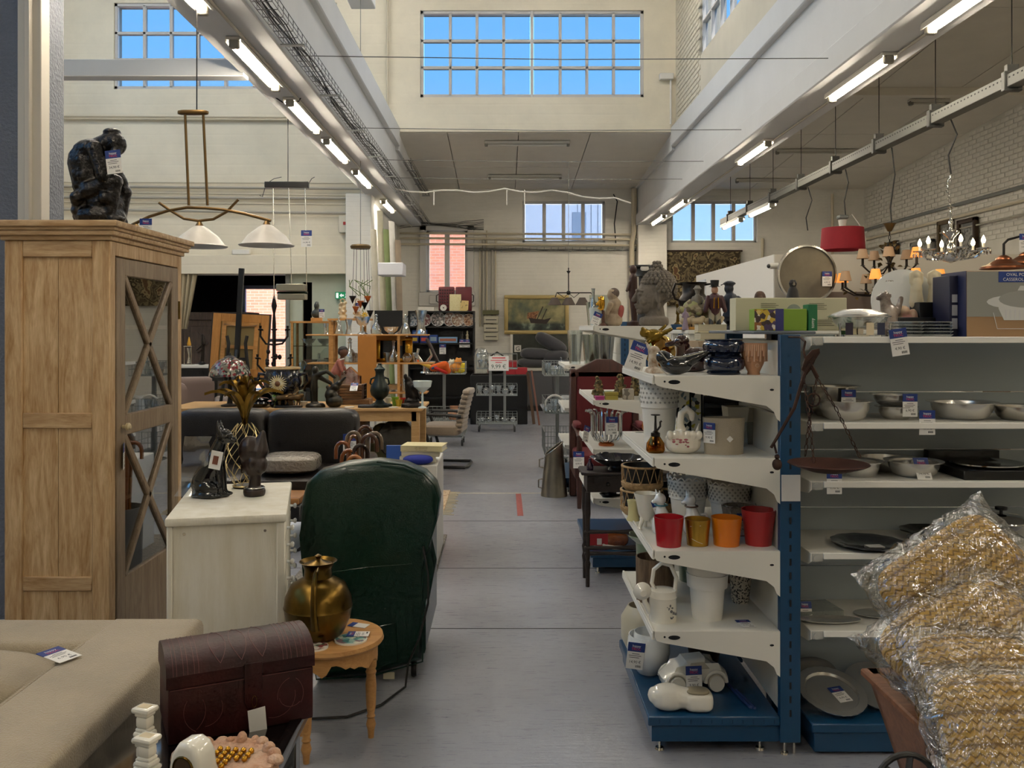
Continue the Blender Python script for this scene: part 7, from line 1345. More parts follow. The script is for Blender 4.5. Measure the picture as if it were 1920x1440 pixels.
bs=thing('book_stack_top','x','book',(0,0,0));bpy.data.objects.remove(bs)
for i in range(7):
 o=thing('old_paperback','yellowed paperback in the leaning pile, %s from the bottom'%NUM[i],'book',P(1340,4.2,1.10),.05*((i*7)%3-1),'pile of yellowed paperbacks');o.location=(P(1338,4.1,0)[0]+.004*((i*5)%3),4.12,1.32+.036*i)
 mk('pages',M().bb(-.075,.055,-.05,.05,.002,.033),stripes('page block','a89c82','cfc6aa',60,'Z',.9),o);mk('cover',M().bb(-.078,.057,-.052,.052,0,.003).bb(-.078,.057,-.052,.052,.033,.0355),mat('paper cover %d'%(i%3),('cfc6a2','b9c4b4','d8cfae')[i%3],.7),o)
one('book_plinth','narrow white stand under the pile of paperbacks','stand',M().bb(-.085,.065,-.06,.06,0,1.32),shelfwhite,(P(1338,4.1,0)[0],4.12,0))
# ================================================================ FIGURINES AND THINGS ON THE SECOND AND THIRD UNITS
zr=1.545;grey_res=mat('grey resin','8f8a80',.7,c2='6a655c',vs=25)
def figure(m,h,w_=.3,arms=((.0,.0),(.0,.0)),hat=None,skirt=True):
 """small standing figure of height h"""
 if skirt:m.lathe([(0,0),(.16*h,0),(.14*h,.1*h),(.07*h,.5*h),(0,.52*h)],seg=12)
 else:
  for s_ in (-1,1):m.cap((s_*.05*h,0,.03*h),(s_*.04*h,0,.45*h),.035*h,.05*h).ell((s_*.05*h,-.03*h,.02*h),(.03*h,.06*h,.02*h))
 m.cap((0,0,.48*h),(0,0,.72*h),.075*h,.085*h).cap((0,0,.76*h),(0,0,.8*h),.035*h,.035*h).ell((0,0,.87*h),(.06*h,.06*h,.075*h))
 for s_,(ax,az)in zip((-1,1),arms):m.cap((s_*.1*h,0,.72*h),(s_*.15*h,-.03*h,.56*h),.035*h,.03*h).cap((s_*.15*h,-.03*h,.56*h),(s_*.15*h+ax*h,-.08*h,.5*h+az*h),.028*h,.024*h)
 if hat=='brim':m.lathe([(0,.92*h),(.13*h,.92*h),(.07*h,.95*h),(.06*h,1.0*h),(0,1.01*h)],seg=14)
 if hat=='top':m.lathe([(0,.92*h),(.09*h,.92*h),(.06*h,.93*h),(.065*h,1.05*h),(0,1.05*h)],seg=14)
 return m
ag=thing('carriage_figurine','porcelain shepherd group on an ochre base','figurine',P(1311,4.55,zr));m=figure(M(),.22,hat='brim');m.x=None
mk('base',M().sup((0,0,.008),(.12,.05,.009),.5,.6),mat('ochre base','b5853a',.5),ag);mk('lady',m,grey_res,ag,(-.005,.02,.01),vox=.005)
for i,(x,y)in enumerate(((-.07,-.02),(-.02,-.03),(.05,-.025),(.085,0))):
 m=M().cap((-.02,0,.035),(.02,0,.037),.016,.018).ell((.032,0,.05),(.014,.012,.012)).cap((-.018,0,.03),(-.018,0,.004),.006,.005).cap((.018,0,.03),(.018,0,.004),.006,.005);mk('sheep',m,mat('cream resin','b5a586',.8),ag,(x,y,.012),vox=.005)
m=M()
for i in range(18):m.ell((RN.uniform(-.1,.1),RN.uniform(-.01,.04),RN.uniform(.04,.15)),RN.uniform(.012,.026),n=8,m=6)
m.cap((-.05,.03,.01),(-.05,.03,.12),.02,.03).cap((.06,.03,.01),(.06,.03,.1),.02,.03);mk('foliage_back',m,patchy('muddy leaves',['8a7d62','a3967a','6a5f4a','9a9a6a'],45,.8),ag,vox=.007)
td=thing('town_crier_figurine','figurine of a man in maroon coat and black top hat','figurine',P(1340,4.50,zr));mk('base',M().lathe([(0,0),(.04,0),(.035,.012),(0,.014)]),grey_res,td)
mk('breeches',M().cap((-.018,0,.03),(-.012,0,.1),.012,.018).cap((.018,0,.03),(.012,0,.1),.012,.018),mat('grey breeches','9a927e',.6),td);mk('boots',M().cap((-.02,-.008,.02),(-.018,0,.06),.012,.012).cap((.02,-.008,.02),(.018,0,.06),.012,.012),black,td);mk('coat',M().cap((0,0,.1),(0,0,.16),.028,.032).cap((-.034,0,.165),(-.05,-.01,.1),.014,.012).cap((.034,0,.165),(.05,-.01,.1),.014,.012),mat('maroon coat','3a1418',.5),td,vox=.004);mk('head',M().ell((0,0,.205),(.018,.018,.023)),mat('figurine skin','b58a70',.5),td);mk('top_hat',M().lathe([(0,.222),(.03,.222),(.02,.226),(.023,.255),(0,.256)],seg=14),black,td);mk('gold_braid',M().tube([(-.012,-.032,.11),(-.01,-.034,.165)],.003,5).tube([(.012,-.032,.11),(.01,-.034,.165)],.003,5),gold,td)
o=one('town_lady_figurine','small figurine in a lilac skirt at the rack edge','figurine',figure(M(),.12),mat('lilac resin','8a7888',.6),P(1285,4.5,zr),vox=.005)
hq=mat('blue-black bronze','2c303a',.4,.4,var=.3,vs=18);m=M().lathe([(0,0),(.07,0),(.065,.02),(0,.03)],seg=18).ell((.01,0,.07),(.065,.05,.05)).cap((0,0,.09),(-.01,0,.17),.04,.035).cap((-.01,0,.18),(-.015,0,.2),.015,.015).ell((-.018,0,.222),(.026,.024,.028)).prism([(-.07,.235),(-.02,.262),(.04,.238),(.01,.252),(-.03,.262)],-.02,.02,XZ).ell((-.015,0,.25),(.032,.03,.014))
m.cap((-.04,-.01,.17),(-.08,-.02,.12),.014,.012).cap((-.08,-.02,.12),(-.075,-.03,.07),.012,.010).cap((.03,0,.17),(.08,-.01,.13),.015,.012).cap((.08,-.01,.13),(.085,-.02,.06),.012,.010).cap((.02,-.02,.07),(.09,-.03,.09),.025,.018)
one('harlequin_figure','seated dark bronze figure in a wide hat on the rear rack','sculpture',m,hq,P(1373,4.72,zr),vox=.005)
ag2=thing('two_handled_urn','dark bronze two-handled urn on the rear rack','urn',P(1300,4.86,zr));mk('body',M().lathe([(0,0),(.06,0),(.05,.02),(.03,.04),(.07,.1),(.085,.16),(.06,.2),(.062,.25),(.075,.262),(.065,.262),(.05,.2),(0,.1)],seg=24),bronze,ag2)
for s_ in (-1,1):mk('handle',M().tube([(s_*.06,0,.25),(s_*.1,0,.255),(s_*.115,0,.21),(s_*.10,0,.17),(s_*.08,0,.165)],.007,8),bronze,ag2)
mk('handle_holder',M().lathe([(.055,.2),(.058,.21),(.055,.22)],seg=18),bronze,ag2)
ms=thing('oval_mask','carved brown oval mask on a stand at the rear rack end','mask',P(1425,4.6,zr));mk('mask',M().sup((0,0,.15),(.032,.02,.055),.8,.9).cap((0,-.018,.17),(0,-.026,.14),.008,.010).ell((0,-.02,.115),(.014,.006,.005)),wood('carved teak','3f2a1c','5c4030',6),ms,vox=.004);mk('stand',M().tube([(0,0,0),(0,0,.1)],.007,6).lathe([(0,0),(.04,0),(.035,.014),(0,.016)]),darkmetal,ms);tag(ms,(-.02,-.03,.10),s=.9)
o=thing('brass_candlestick','short brass candlestick at the end of the second unit','candlestick',P(1271,5.62,1.58));mk('stem',M().lathe([(0,0),(.03,0),(.012,.015),(.008,.06),(.014,.07),(.008,.1),(.016,.13),(.012,.13),(0,.1)],seg=14),brass,o)
hk=thing('monk_figurine','tiny hooded dark figurine on the long cream carton','figurine',(P(1482,3.55,0)[0],3.52,1.6738));mk('robe',M().lathe([(0,0),(.026,0),(.02,.03),(.012,.045),(.016,.06),(.010,.072),(0,.075)],seg=14),mat('dark robe','221e1c',.7),hk);mk('face',M().ell((0,-.010,.057),(.007,.006,.009)),mat('pale face','a89a86',.6),hk)
for i,(x,col)in enumerate(((1585,'2c6a3a'),(1597,'c9bd98'),(1607,'d8c9b0'))):one('little_book','%s little book standing behind the chafing dish'%('green','cream','blush')[i],'book',M().bb(-.013,.013,-.03,.03,0,.1),mat('little cover %d'%i,col,.6),E(x,.32,EZ[0]),group='little books behind the chafing dish')
# stone head
sh=mat('grey-brown stone','6c645a',.85,var=.12,vs=9,bump=.3,bs=60);bh=thing('stone_buddha_head','large grey stone head with curled hair and topknot','sculpture',P(1226,5.80,1.57))
m=M().sup((.0,0,.03),(.095,.085,.035),.5,.6).cap((.01,0,.03),(.005,0,.12),.07,.06).ell((-.015,0,.2),(.1,.088,.118)).ell((-.05,0,.135),(.06,.062,.055)).cap((-.108,0,.222),(-.134,0,.172),.012,.017).ell((-.112,0,.14),(.02,.03,.010)).ell((-.108,0,.124),(.018,.026,.010)).ell((-.09,0,.098),(.026,.036,.022)).ell((.03,0,.25),(.108,.102,.112)).cap((.02,0,.33),(.02,0,.39),.05,.03)
for s_ in (-1,1):m.ell((-.098,s_*.04,.208),(.014,.024,.009)).tube([(-.085,s_*.068,.226),(-.112,s_*.035,.24),(-.114,s_*.006,.23)],.007,6).ell((.015,s_*.094,.19),(.024,.012,.045)).ell((.02,s_*.09,.13),(.014,.010,.035)).ell((-.075,s_*.05,.165),(.03,.03,.03))
mk('head',m,sh,bh,vox=.005,smooth=1);m=M()
for k in range(13):
 th=.1+k*.165;n_=max(6,int(25*math.sin(min(th,2.2))+2))
 for i in range(n_):
  ph=2*PI*(i+.5*(k%2))/n_;X_,Y_,Z_=.03+.113*math.sin(th)*math.cos(ph),.107*math.sin(th)*math.sin(ph),.25+.117*math.cos(th)
  if (X_<-.0 and Z_<.275)or (X_<.055 and Z_<.225):continue
  m.ell((X_,Y_,Z_),.0145,n=7,m=5)
for k in range(4):
 for i in range(10-2*k):a=2*PI*i/(10-2*k);m.ell((.02+.05*(1-k*.22)*math.cos(a),.05*(1-k*.22)*math.sin(a),.35+.022*k),.014,n=7,m=5)
mk('curled_hair',m,sh,bh)
wb_=thing('kneeling_buddha','weathered kneeling figure in washed red and white','sculpture',P(1147,5.75,1.57));m=M().sup((.01,0,.04),(.06,.06,.045),.7,.8).cap((.015,0,.06),(.02,0,.14),.05,.045).cap((-.015,-.05,.14),(-.04,-.055,.08),.018,.015).cap((-.04,-.055,.08),(-.04,-.02,.05),.015,.013).cap((.02,0,.16),(.01,0,.175),.02,.02).ell((.005,0,.2),(.036,.034,.04)).ell((.01,0,.225),(.034,.033,.02)).cap((-.05,0,.04),(-.02,0,.03),.02,.03)
mk('body',m,mat('washed plaster','b3a288',.85,c2='85705e',vs=14),wb_,vox=.005,smooth=1);mk('red_sash',M().sup((.035,-.03,.10),(.02,.02,.045),.8,.8,xf=T(ry=.2)),mat('faded red','9a5048',.85),wb_);mk('dark_hair',M().ell((.015,0,.215),(.036,.035,.035)),mat('grey hair paint','5c5048',.85),wb_)
gm=thing('gold_mask','gilded pointed mask face beside the kneeling figure','mask',P(1128,5.66,1.57));mk('mask',M().sup((0,0,.145),(.022,.026,.05),.9,.9).cap((-.018,0,.155),(-.03,0,.138),.007,.009).ell((-.018,0,.112),(.010,.012,.005)).lathe([(.028,.17),(.03,.19),(.015,.21),(.01,.23),(.014,.245),(0,.275)],(.005,0,0),12),gold,gm,vox=.004);mk('stand',M().lathe([(0,0),(.035,0),(.012,.02),(.010,.1),(0,.1)],(.01,0,0),12),mat('stand brown','4a2c1c',.5),gm);tag(gm,(-.02,-.03,.085),ry=.4,s=1.0)
wf=one('wooden_musician','tall slim dark wood figure beside the stone head','sculpture',M().lathe([(0,0),(.045,0),(.04,.03),(0,.035)],seg=14).cap((.01,0,.03),(.0,0,.2),.02,.026).cap((.0,0,.2),(.0,0,.33),.03,.028).cap((-.02,-.01,.3),(-.045,-.02,.24),.012,.01).ell((.0,0,.385),(.026,.024,.032)).cap((0,0,.35),(0,0,.36),.014,.014),wood('dark mahogany','2c1710','43241a',6),P(1187,5.98,1.57),vox=.006)
pn=thing('peaked_cap_figure','black and white figure in a wide peaked cap behind the stone head','figurine',P(1205,6.25,1.57));mk('body',figure(M(),.33,skirt=True),mat('black figure paint','17171a',.5),pn,vox=.007);mk('wide_cap',M().lathe([(0,.39),(.10,.42),(.095,.43),(.06,.43),(.05,.37),(.055,.355),(0,.35)],seg=20),black,pn);mk('cap_badge',M().sup((0,-.085,.405),(.03,.012,.018),.7,.7),white,pn);mk('scarf',M().ell((0,-.03,.24),(.04,.03,.03)),white,pn);mk('neck',M().tube([(0,0,.25),(0,0,.37)],.03,10),mat('black figure paint'),pn)
# glass bottles at the shelf tip
for i,(x,Y,h,r,lb)in enumerate(((1096,5.85,.25,.022,'tall clear square bottle at the tip of the second unit'),(1106,5.95,.19,.02,'clear cylinder bottle beside the tall square bottle'),(1086,5.75,.12,.035,'frosted glass tumbler on the second unit'),(1072,5.72,.055,.018,'small frosted egg cup at the shelf tip'))):
 mt=crystal if i<2 else mat('frosted white glass','c9d4d2',.4);vase('glass_bottle' if i<2 else 'frosted_glass',lb,'bottle' if i<2 else 'glass',[(0,0),(r,0),(r,h*.6),(r*.5,h*.72),(r*.5,h*.95),(r*.65,h),(r*.55,h),(r*.4,h*.72),(r*.9,h*.58),(0,.01)]if i<2 else cup(r*.8,r,h,.004),cutglass if i<2 else mt,(max(.60,P(x,Y,0)[0]),Y,1.57),18,'glass at the tip of the second unit')
one('teal_vase','teal glass vase at the tip of the second unit','vase',M().lathe(cup(.03,.045,.165,.004),seg=24),glassy('teal glass',rough=.05,fac=.2,tint='1f9a8a'),(.615,6.05,1.57));one('frosted_sheet','pale frosted glass sheet standing behind the bottles','glass sheet',M().bb(-.045,.13,-.003,.003,0,.22),mat('frosted sheet','b9bba8',.5),P(1117,6.2,1.57))
# second unit shelves
dry=patchy('dried petals',['6b5a3c','8a7850','4f4630','a08a5c','5c5a3a'],60,.9)
for i,(x,Y,s_,lb)in enumerate(((1122,5.72,1.0,'dried flower topiary at the tip of the second shelf'),(1163,5.80,1.15,'dried flower topiary beside the gold box'),(1190,5.95,.9,'dried flower topiary behind the small tin'))):
 o=thing('dried_topiary',lb,'dried flowers',P(x,Y,1.10),0,'dried flower topiaries');m=M()
 for k in range(46):a,t=RN.uniform(0,6.28),RN.uniform(0,1);rr=.04*s_*(1-t*.75);m.ell((rr*math.cos(a),rr*math.sin(a),.02+.115*s_*t),RN.uniform(.007,.012),n=6,m=4)
 mk('blossom',m,dry,o);mk('core',M().lathe([(0,.0),(.03*s_,0),(.034*s_,.03),(.006,.13*s_),(0,.135*s_)],seg=10),dry,o)
for i,(x,Y,w_,h_,col,lb)in enumerate(((1124,5.60,.055,.025,'a83a78','pink box at the front of the second unit'),(1146,5.61,.08,.05,'9a8a3a','olive gold hexagonal box on the second unit'))):one('small_gift_box',lb,'box',M().bb(-w_/2,w_/2,-.03,.03,0,h_*.6,.002).bb(-w_/2-.003,w_/2+.003,-.033,.033,h_*.6,h_,.003),mat('gift %d'%i,col,.45),P(x,Y,1.10))
one('grey_tin','small grey printed tin beside the olive gold box','tin',M().bb(-.035,.035,-.02,.02,0,.07,.004),patchy('tin print',['a39a8a','6b645a','b8b0a0'],40,.5),P(1178,5.62,1.10));one('teal_dish','small teal dish between the topiaries','dish',M().lathe(cup(.025,.04,.035,.003)),mat('teal glaze','3f8a80',.2),P(1142,5.85,1.10))
ch=thing('chrome_candle_crown','chrome ring of curved candle arms on an orange foot','candle holder',P(1137,5.75,.79));m=M()
for i in range(18):a=2*PI*i/18;c_,s_=math.cos(a),math.sin(a);m.tube([(.03*c_,.03*s_,.02),(.075*c_,.075*s_,.035),(.098*c_,.098*s_,.075),(.10*c_,.10*s_,.2),(.115*c_,.115*s_,.225),(.14*c_,.14*s_,.225)],.0055,6)
mk('candle_arms',m,chrome,ch);mk('foot',M().lathe([(0,0),(.05,0),(.052,.012),(.03,.024),(0,.024)]),mat('orange wood foot','b5622c',.5),ch);tag(ch,(.02,-.13,.2),s=1.35);tag(ch,(-.135,-.12,.14),rz=.9,ry=.3,s=1.2)
o=one('white_plug_box','white bracket with spout beside the candle crown','fitting',M().bb(-.04,.04,-.03,.03,0,.09,.006).tube([(-.04,0,.07),(-.13,-.02,.06)],.01,6),white,P(1203,5.72,.79));o.name='white_tap_fitting'
# dark side table in front of the second unit
dt=thing('dark_side_table','dark turned-leg side table in front of the second unit','table',(.47,5.26,0));ebn=wood('ebonised wood','17100d','2a1c16',4,'X')
mk('table_top',M().pad([(0,.02),(.03,0),(.62,0),(.62,.26),(.03,.26),(0,.24)],.672,.692,.006,2),ebn,dt);mk('drawer_box',M().bb(.035,.60,.02,.24,.57,.672,.003),ebn,dt);mk('drawer_knob',M().ell((.16,.01,.62),.012),bronze,dt)
lp=[(0,0),(.012,0),(.013,.1),(.018,.14),(.012,.16),(.018,.2),(.012,.22),(.014,.4),(.018,.44),(.016,.57),(0,.57)]
for x in (.04,.58):
 for y in (.035,.225):mk('leg',M().lathe(lp,(x,y,0),10),ebn,dt)
for z in (.20,.235,.33):mk('stretcher',M().tube([(.02,.035,z),(.04,.035,z),(.2,.035,z),(.3,.035,z+.0),(.6,.035,z)],[.008,.014,.009,.016,.009],8),ebn,dt)
cv=thing('crystal_centrepiece','wavy-rimmed dark crystal dish on the side table','dish',(.70,5.38,.692));mk('dish',M().lathe([(0,0),(.06,0),(.05,.015),(.11,.04),(.16,.075),(.155,.08),(.1,.045),(0,.02)],seg=48,wob=lambda a,z_:1+(.07*math.sin(a*9)if z_>.03 else 0)),mat('dark crystal','3a3a3e',.1,.5,coat=.6),cv)
one('amethyst_bottle','small amethyst bottle at the side table corner','bottle',M().lathe([(0,0),(.02,0),(.022,.03),(.009,.05),(.009,.07),(0,.072)]),mat('amethyst','2a1430',.15,coat=.5),(.53,5.36,.692))
# lower shelf things of the second unit, and base
one('bronze_dog','small dark bronze dog on the lowest white shelf','figurine',M().cap((-.04,0,.045),(.03,0,.05),.024,.026).ell((.05,0,.08),(.022,.02,.022)).cap((-.04,0,.04),(-.045,0,.008),.009,.008).cap((.03,0,.04),(.035,0,.008),.009,.008).ell((.0,0,.006),(.06,.025,.006)),bronze,P(1155,5.65,.48),vox=.005);one('dark_dish','small black dish beside the bronze dog','dish',M().lathe(cup(.03,.05,.02,.003)),black,P(1138,5.62,.48))
o=thing('red_lidded_box','red box with pale label on the blue base of the second unit','box',P(1112,5.68,.14));mk('carton',M().bb(-.04,.09,-.05,.05,0,.1),red,o);mk('label',M().bb(.02,.05,-.0515,-.0495,.03,.07),wht,o)
o=thing('melon_dish','cream and amber glazed half-round dish on the blue base','dish',P(1150,5.68,.14));mk('shell',M().sup((0,0,.055),(.1,.05,.055),.8,.8),mat('amber brown glaze','4a1c10',.12,coat=.7,c2='a0562a',vs=8),o);mk('cream_rim',M().tube([(-.10,-.02,.06),(-.06,-.045,.02),(.0,-.055,.012),(.08,-.05,.012)],.014,8),creamglaze,o)
# third unit: textured glass vases
gv=glassy('textured glass',rough=.16,fac=.32,tint='c4ccbc')
for i,(x,Y,r,h,lb,tn)in enumerate(((1078,8.5,.075,.33,'clear ribbed glass vase at the shelf end of the third unit',crystal),(1108,8.55,.09,.29,'bubbled green-grey glass vase in the middle of the third unit',gv),(1126,8.75,.08,.31,'slim bubbled glass vase behind the middle one',gv),(1134,8.5,.10,.30,'broad flared smoky glass vase beside the blue upright',glassy('smoky textured glass',rough=.2,fac=.28,tint='8f9a86')))):
 vase('glass_vase',lb,'vase',cup(r*.72,r,h,.006),tn,(max(.66,P(x,Y,0)[0]),Y,1.208),28,'textured glass vases',wob=lambda a,z_:1+.025*math.sin(a*9)*math.sin(z_*70))
for i,(x,Y,col,lb)in enumerate(((1090,8.5,'a8805a','amber'),(1105,8.55,'9a9488','grey'),(1125,8.5,'b8ac98','beige'))):vase('stoneware_cup','%s stoneware cup on the second shelf of the third unit'%lb,'cup',cup(.03,.05,.12,.004),mat('stoneware %s'%lb,col,.5),(max(.66,P(x,Y,0)[0]),Y,.80),20,'stoneware cups')
one('white_mixer_jug','white ribbed jug with tag on the wire cart','jug',M().lathe([(0,0),(.05,0),(.06,.05),(.045,.14),(.055,.18),(.05,.18),(0,.02)]),whiteglaze,(X(1062),Yr+.1,Zr(775)+.004))
# ================================================================ LAMP BAY
cabw=mat('white cabin panel','e2dfd8',.5);m=M();m.bb(2.73,2.79,8.9,12.4,0,2.3).bb(2.73,7.38,8.84,8.9,0,2.3).bb(2.73,7.38,12.34,12.4,0,2.3)
struct('partition_wall',m,mat('warm white partition','cdc6b8',.6),'low white partition cabin under the hanging lamps','wall');struct('trim_5',M().bb(2.722,2.731,8.85,12.4,0,2.3),cabw)
pstr=thing('wall_poster','small pale poster with an orange figure on the cabin side','poster',(2.715,12.0,2.0));mk('sheet',M().bb(-.006,.004,-.2,.2,-.35,.22),mat('poster paper','d5d8dc',.5),pstr);mk('orange_print',M().bb(-.008,-.005,-.08,.1,-.3,0),mat('orange print','c9684a',.5),pstr)
camr=thing('security_camera','white bullet security camera on the cabin corner','camera',at(1448,498,8.78));mk('body',M().tube([(-.03,0,-.005),(.06,.02,0)],.03,12),white,camr);mk('lens',M().ell((-.035,0,-.005),(.02,.022,.022)),black,camr);mk('mount',M().tube([(.05,.02,0),(.08,.06,.0)],.015,8),white,camr)
rt=thing('round_tray_mirror','large round pewter tray leaning on the lamp bay shelf','tray',at(1512,515,8.55));mk('face',M().lathe([(0,0),(.265,0),(.265,.01),(0,.01)],seg=48,xf=T(rx=PI/2)),mat('dull tray face','6b665c',.35,.6,var=.2,vs=3),rt);mk('rim',M().lathe([(.26,-.01),(.287,-.005),(.287,.03),(.27,.035),(.262,.012)],seg=48,xf=T(rx=PI/2)),steel,rt);tag(rt,(.19,-.03,.03),s=1.7)
ls=thing('lamp_bay_shelf','brown shelf board below the round tray','shelf',at(1512,0,8.4));ls.location.z=0;mk('board',M().bb(-.3,2.0,0,.42,1.60,1.64),mat('brown board edge','7a6248',.6),ls);mk('upstand',M().bb(.17,2.0,.36,.4,1.64,1.92),mat('taupe upstand','6b6058',.6),ls)
for x in (-.28,1.9):mk('leg',M().bb(x,x+.06,.02,.4,0,1.6),mat('brown board edge'),ls)
rail=thing('lamp_rail','long grey perforated rail carrying the hanging lamps','rail',(3.6,4.0,3.3));m=M().bb(-.05,.05,0,10.4,-.045,.045,.004);m.mat(1)
for i in range(200):m.bb(-.0515,-.0495,.06+.05*i,.075+.05*i,.012,.022)
mk('beam',m,[mat('rail grey','5c5d58',.55,.2),slotdark],rail)
for i in range(9):y=3.1+1.1*i-2.0;mk('clamp',M().bb(-.065,.065,y,y+.05,-.07,.07,.006).bb(-.04,.04,y+.01,y+.05,.07,.12),mat('clamp grey','4a4a48',.5,.4),rail);mk('suspension',M().tube([(0,y+.025,.1),(0,y+.025,zc(4+y)-3.3)],.004,4),darkmetal,rail)
for i,y in enumerate((11.75,13.3)):batten('lit fluorescent lamp under the lamp rail, %s'%('nearer' if i==0 else 'farther'),3.6,y,y+1.05,3.25,group='lamps under the lamp rail')
def cord(label,x,y0,z0,z1,kink=.0):return pipe(label,[(x,y0,z0),(x+kink,y0,(z0+z1)/2+.1),(x-kink*.4,y0,z1+.15),(x,y0,z1)],.007,cablem,'lamp_flex','flex',None,5)
# red drum lamp
P_=at(1580,448,9.3);rl=thing('red_drum_lamp','red drum-shade pendant hanging from the lamp rail','pendant lamp',P_);mk('drum_shade',M().lathe([(.21,.115),(.225,-.115),(.222,-.118),(.206,.115)],seg=48),mat('cherry red cloth','8a0f20',.75,var=.05,vs=40),rl);mk('lamp_holder',M().lathe([(0,.12),(.03,.12),(.045,.2),(.02,.21),(0,.21)],seg=16),white,rl);mk('spider',M().tube([(-.2,0,.11),(.2,0,.11)],.004,5).tube([(0,-.2,.11),(0,.2,.11)],.004,5),white,rl);mk('white_flex',M().tube([(.02,0,.2),(.1,0,.26),(.2,0,.12),(.235,-.02,.0),(.22,-.02,-.1)],.006,5),white,rl);mk('cap',M().bb(-.05,.05,-.05,.05,.21,.25,.01),grey_metal,rl)
cord('black flex of the red drum lamp',P_.x+.03,9.3,3.24,P_.z+.25,.03)
# crystal chandelier with lit candle bulbs
P_=at(1783,470,7.1);k=7.1/F;cc=thing('crystal_chandelier','crystal chandelier with six lit candle bulbs and drops','chandelier',P_);prism_g=glassy('prism glass',rough=.05,fac=.35,tint='c9c4b8')
mk('column',M().lathe([(0,-.09),(.03,-.08),(.05,-.04),(.02,-.02),(.03,.03),(.015,.06),(.02,.1),(.06,.14),(.065,.155),(.02,.16),(.012,.2),(.02,.23),(.008,.26),(.008,.33),(.03,.35),(0,.36)],seg=16),prism_g,cc);mk('bottom_bowl',M().lathe([(0,-.1),(.06,-.08),(.1,-.03),(.09,-.03),(0,-.07)],seg=20,wob=facet),prism_g,cc)
bulb=emit('candle bulb','ffe2b0',60);dr0=None
for i in range(6):
 a=2*PI*i/6+.35;c_,s_=math.cos(a),math.sin(a);R_=.235
 mk('arm',M().tube([(.03*c_,.03*s_,-.02),(.1*c_,.1*s_,-.07),(.18*c_,.18*s_,-.06),(R_*c_,R_*s_,-.01)],.009,6),prism_g,cc);mk('drip_pan',M().lathe([(0,0),(.05,.01),(.055,.018),(0,.008)],(R_*c_,R_*s_,-.01),14),prism_g,cc);mk('candle_sleeve',M().tube([(R_*c_,R_*s_,0),(R_*c_,R_*s_,.05)],.010,8),creamglaze,cc)
 mk('bulb',M().lathe([(0,0),(.010,0),(.016,.018),(.010,.04),(0,.06)],(R_*c_,R_*s_,.05),10),bulb,cc)
 for q_ in range(5):
  b=a+q_*1.25;d=mk('crystal_drop',M().lathe([(0,0),(.010,-.014),(.006,-.034),(0,-.042)],seg=6),prism_g,cc)if dr0 is None else rep(dr0,cc)
  dr0=dr0 or d;d.location=(R_*c_+.048*math.cos(b),R_*s_+.048*math.sin(b),-.005)
for i in range(16):d=rep(dr0,cc);d.location=(.1*math.cos(i*PI/8),.1*math.sin(i*PI/8),-.035)
mk('chain',chain([(0,0,.35),(-.03,0,.5),(0,0,.62)],.006,.025),chrome,cc)
cord('black flex of the crystal chandelier',P_.x,7.1,3.24,P_.z+.62,.05)
# bronze leaf chandelier with fabric shades
P_=at(1668,530,8.19);lc=thing('leaf_chandelier','bronze leaf chandelier with two tiers of beige shades','chandelier',P_);lit=emit('lit amber shade','e08a3a',.9);shd=mat('beige candle shade','a08468',.8);goldleaf=mat('dull gold leaf','6b5a38',.35,.8)
mk('canopy',M().lathe([(0,.47),(.02,.48),(.05,.54),(.06,.55),(0,.55)],seg=16),goldleaf,lc);mk('chain',chain([(0,0,.36),(0,0,.48)],.006,.025),darkmetal,lc);mk('column',M().lathe([(0,-.12),(.03,-.09),(.015,-.05),(.022,.0),(.012,.1),(.02,.2),(.05,.26),(.06,.3),(.02,.36),(0,.37)],seg=12),bronze,lc)
lf=None
for tier,(n_,R_,z0,off)in enumerate(((8,.43,-.05,.1),(5,.24,.16,.5))):
 for i in range(n_):
  a=2*PI*i/n_+off;c_,s_=math.cos(a),math.sin(a);on=(tier,i)in ((0,3),(0,7),(0,6),(1,4),(0,5))
  mk('arm',M().tube([(.015*c_,.015*s_,z0+.0),(R_*.4*c_,R_*.4*s_,z0-.07),(R_*.75*c_,R_*.75*s_,z0-.06),(R_*c_,R_*s_,z0)],.008,6),bronze,lc);mk('candle',M().tube([(R_*c_,R_*s_,z0),(R_*c_,R_*s_,z0+.07)],.012,8).lathe([(0,0),(.025,.005),(.012,.012)],(R_*c_,R_*s_,z0-.005),10),bronze,lc)
  mk('candle_shade',M().lathe([(.035,.09),(.055,0),(.053,0),(.033,.09)],(R_*c_,R_*s_,z0+.065),18),lit if on else shd,lc)
  for q_ in range(4):
   t=.35+.2*q_;d=mk('leaf',M().surf(lambda u,v:(.05*u,.018*(v-.5)*math.sin(PI*u)*2,.01*math.sin(PI*u)),4,2),goldleaf,lc)if lf is None else rep(lf,lc)
   lf=lf or d;d.location=(R_*t*c_+RN.uniform(-.02,.02),R_*t*s_+RN.uniform(-.02,.02),z0-.055+RN.uniform(-.04,.05));d.rotation_euler=(RN.uniform(-1,1),RN.uniform(-1,1),RN.uniform(0,6))
for i in range(26):d=rep(lf,lc);a=RN.uniform(0,6.28);d.location=(.06*math.cos(a),.06*math.sin(a),RN.uniform(.15,.36));d.rotation_euler=(RN.uniform(-1,1),RN.uniform(-1.4,0),a)
cord('black flex of the bronze leaf chandelier',P_.x+.02,8.19,3.24,P_.z+.55,.03)
cord('loose black flex hanging from the rail beside the red lamp',3.62,10.45,3.24,2.72,.05)
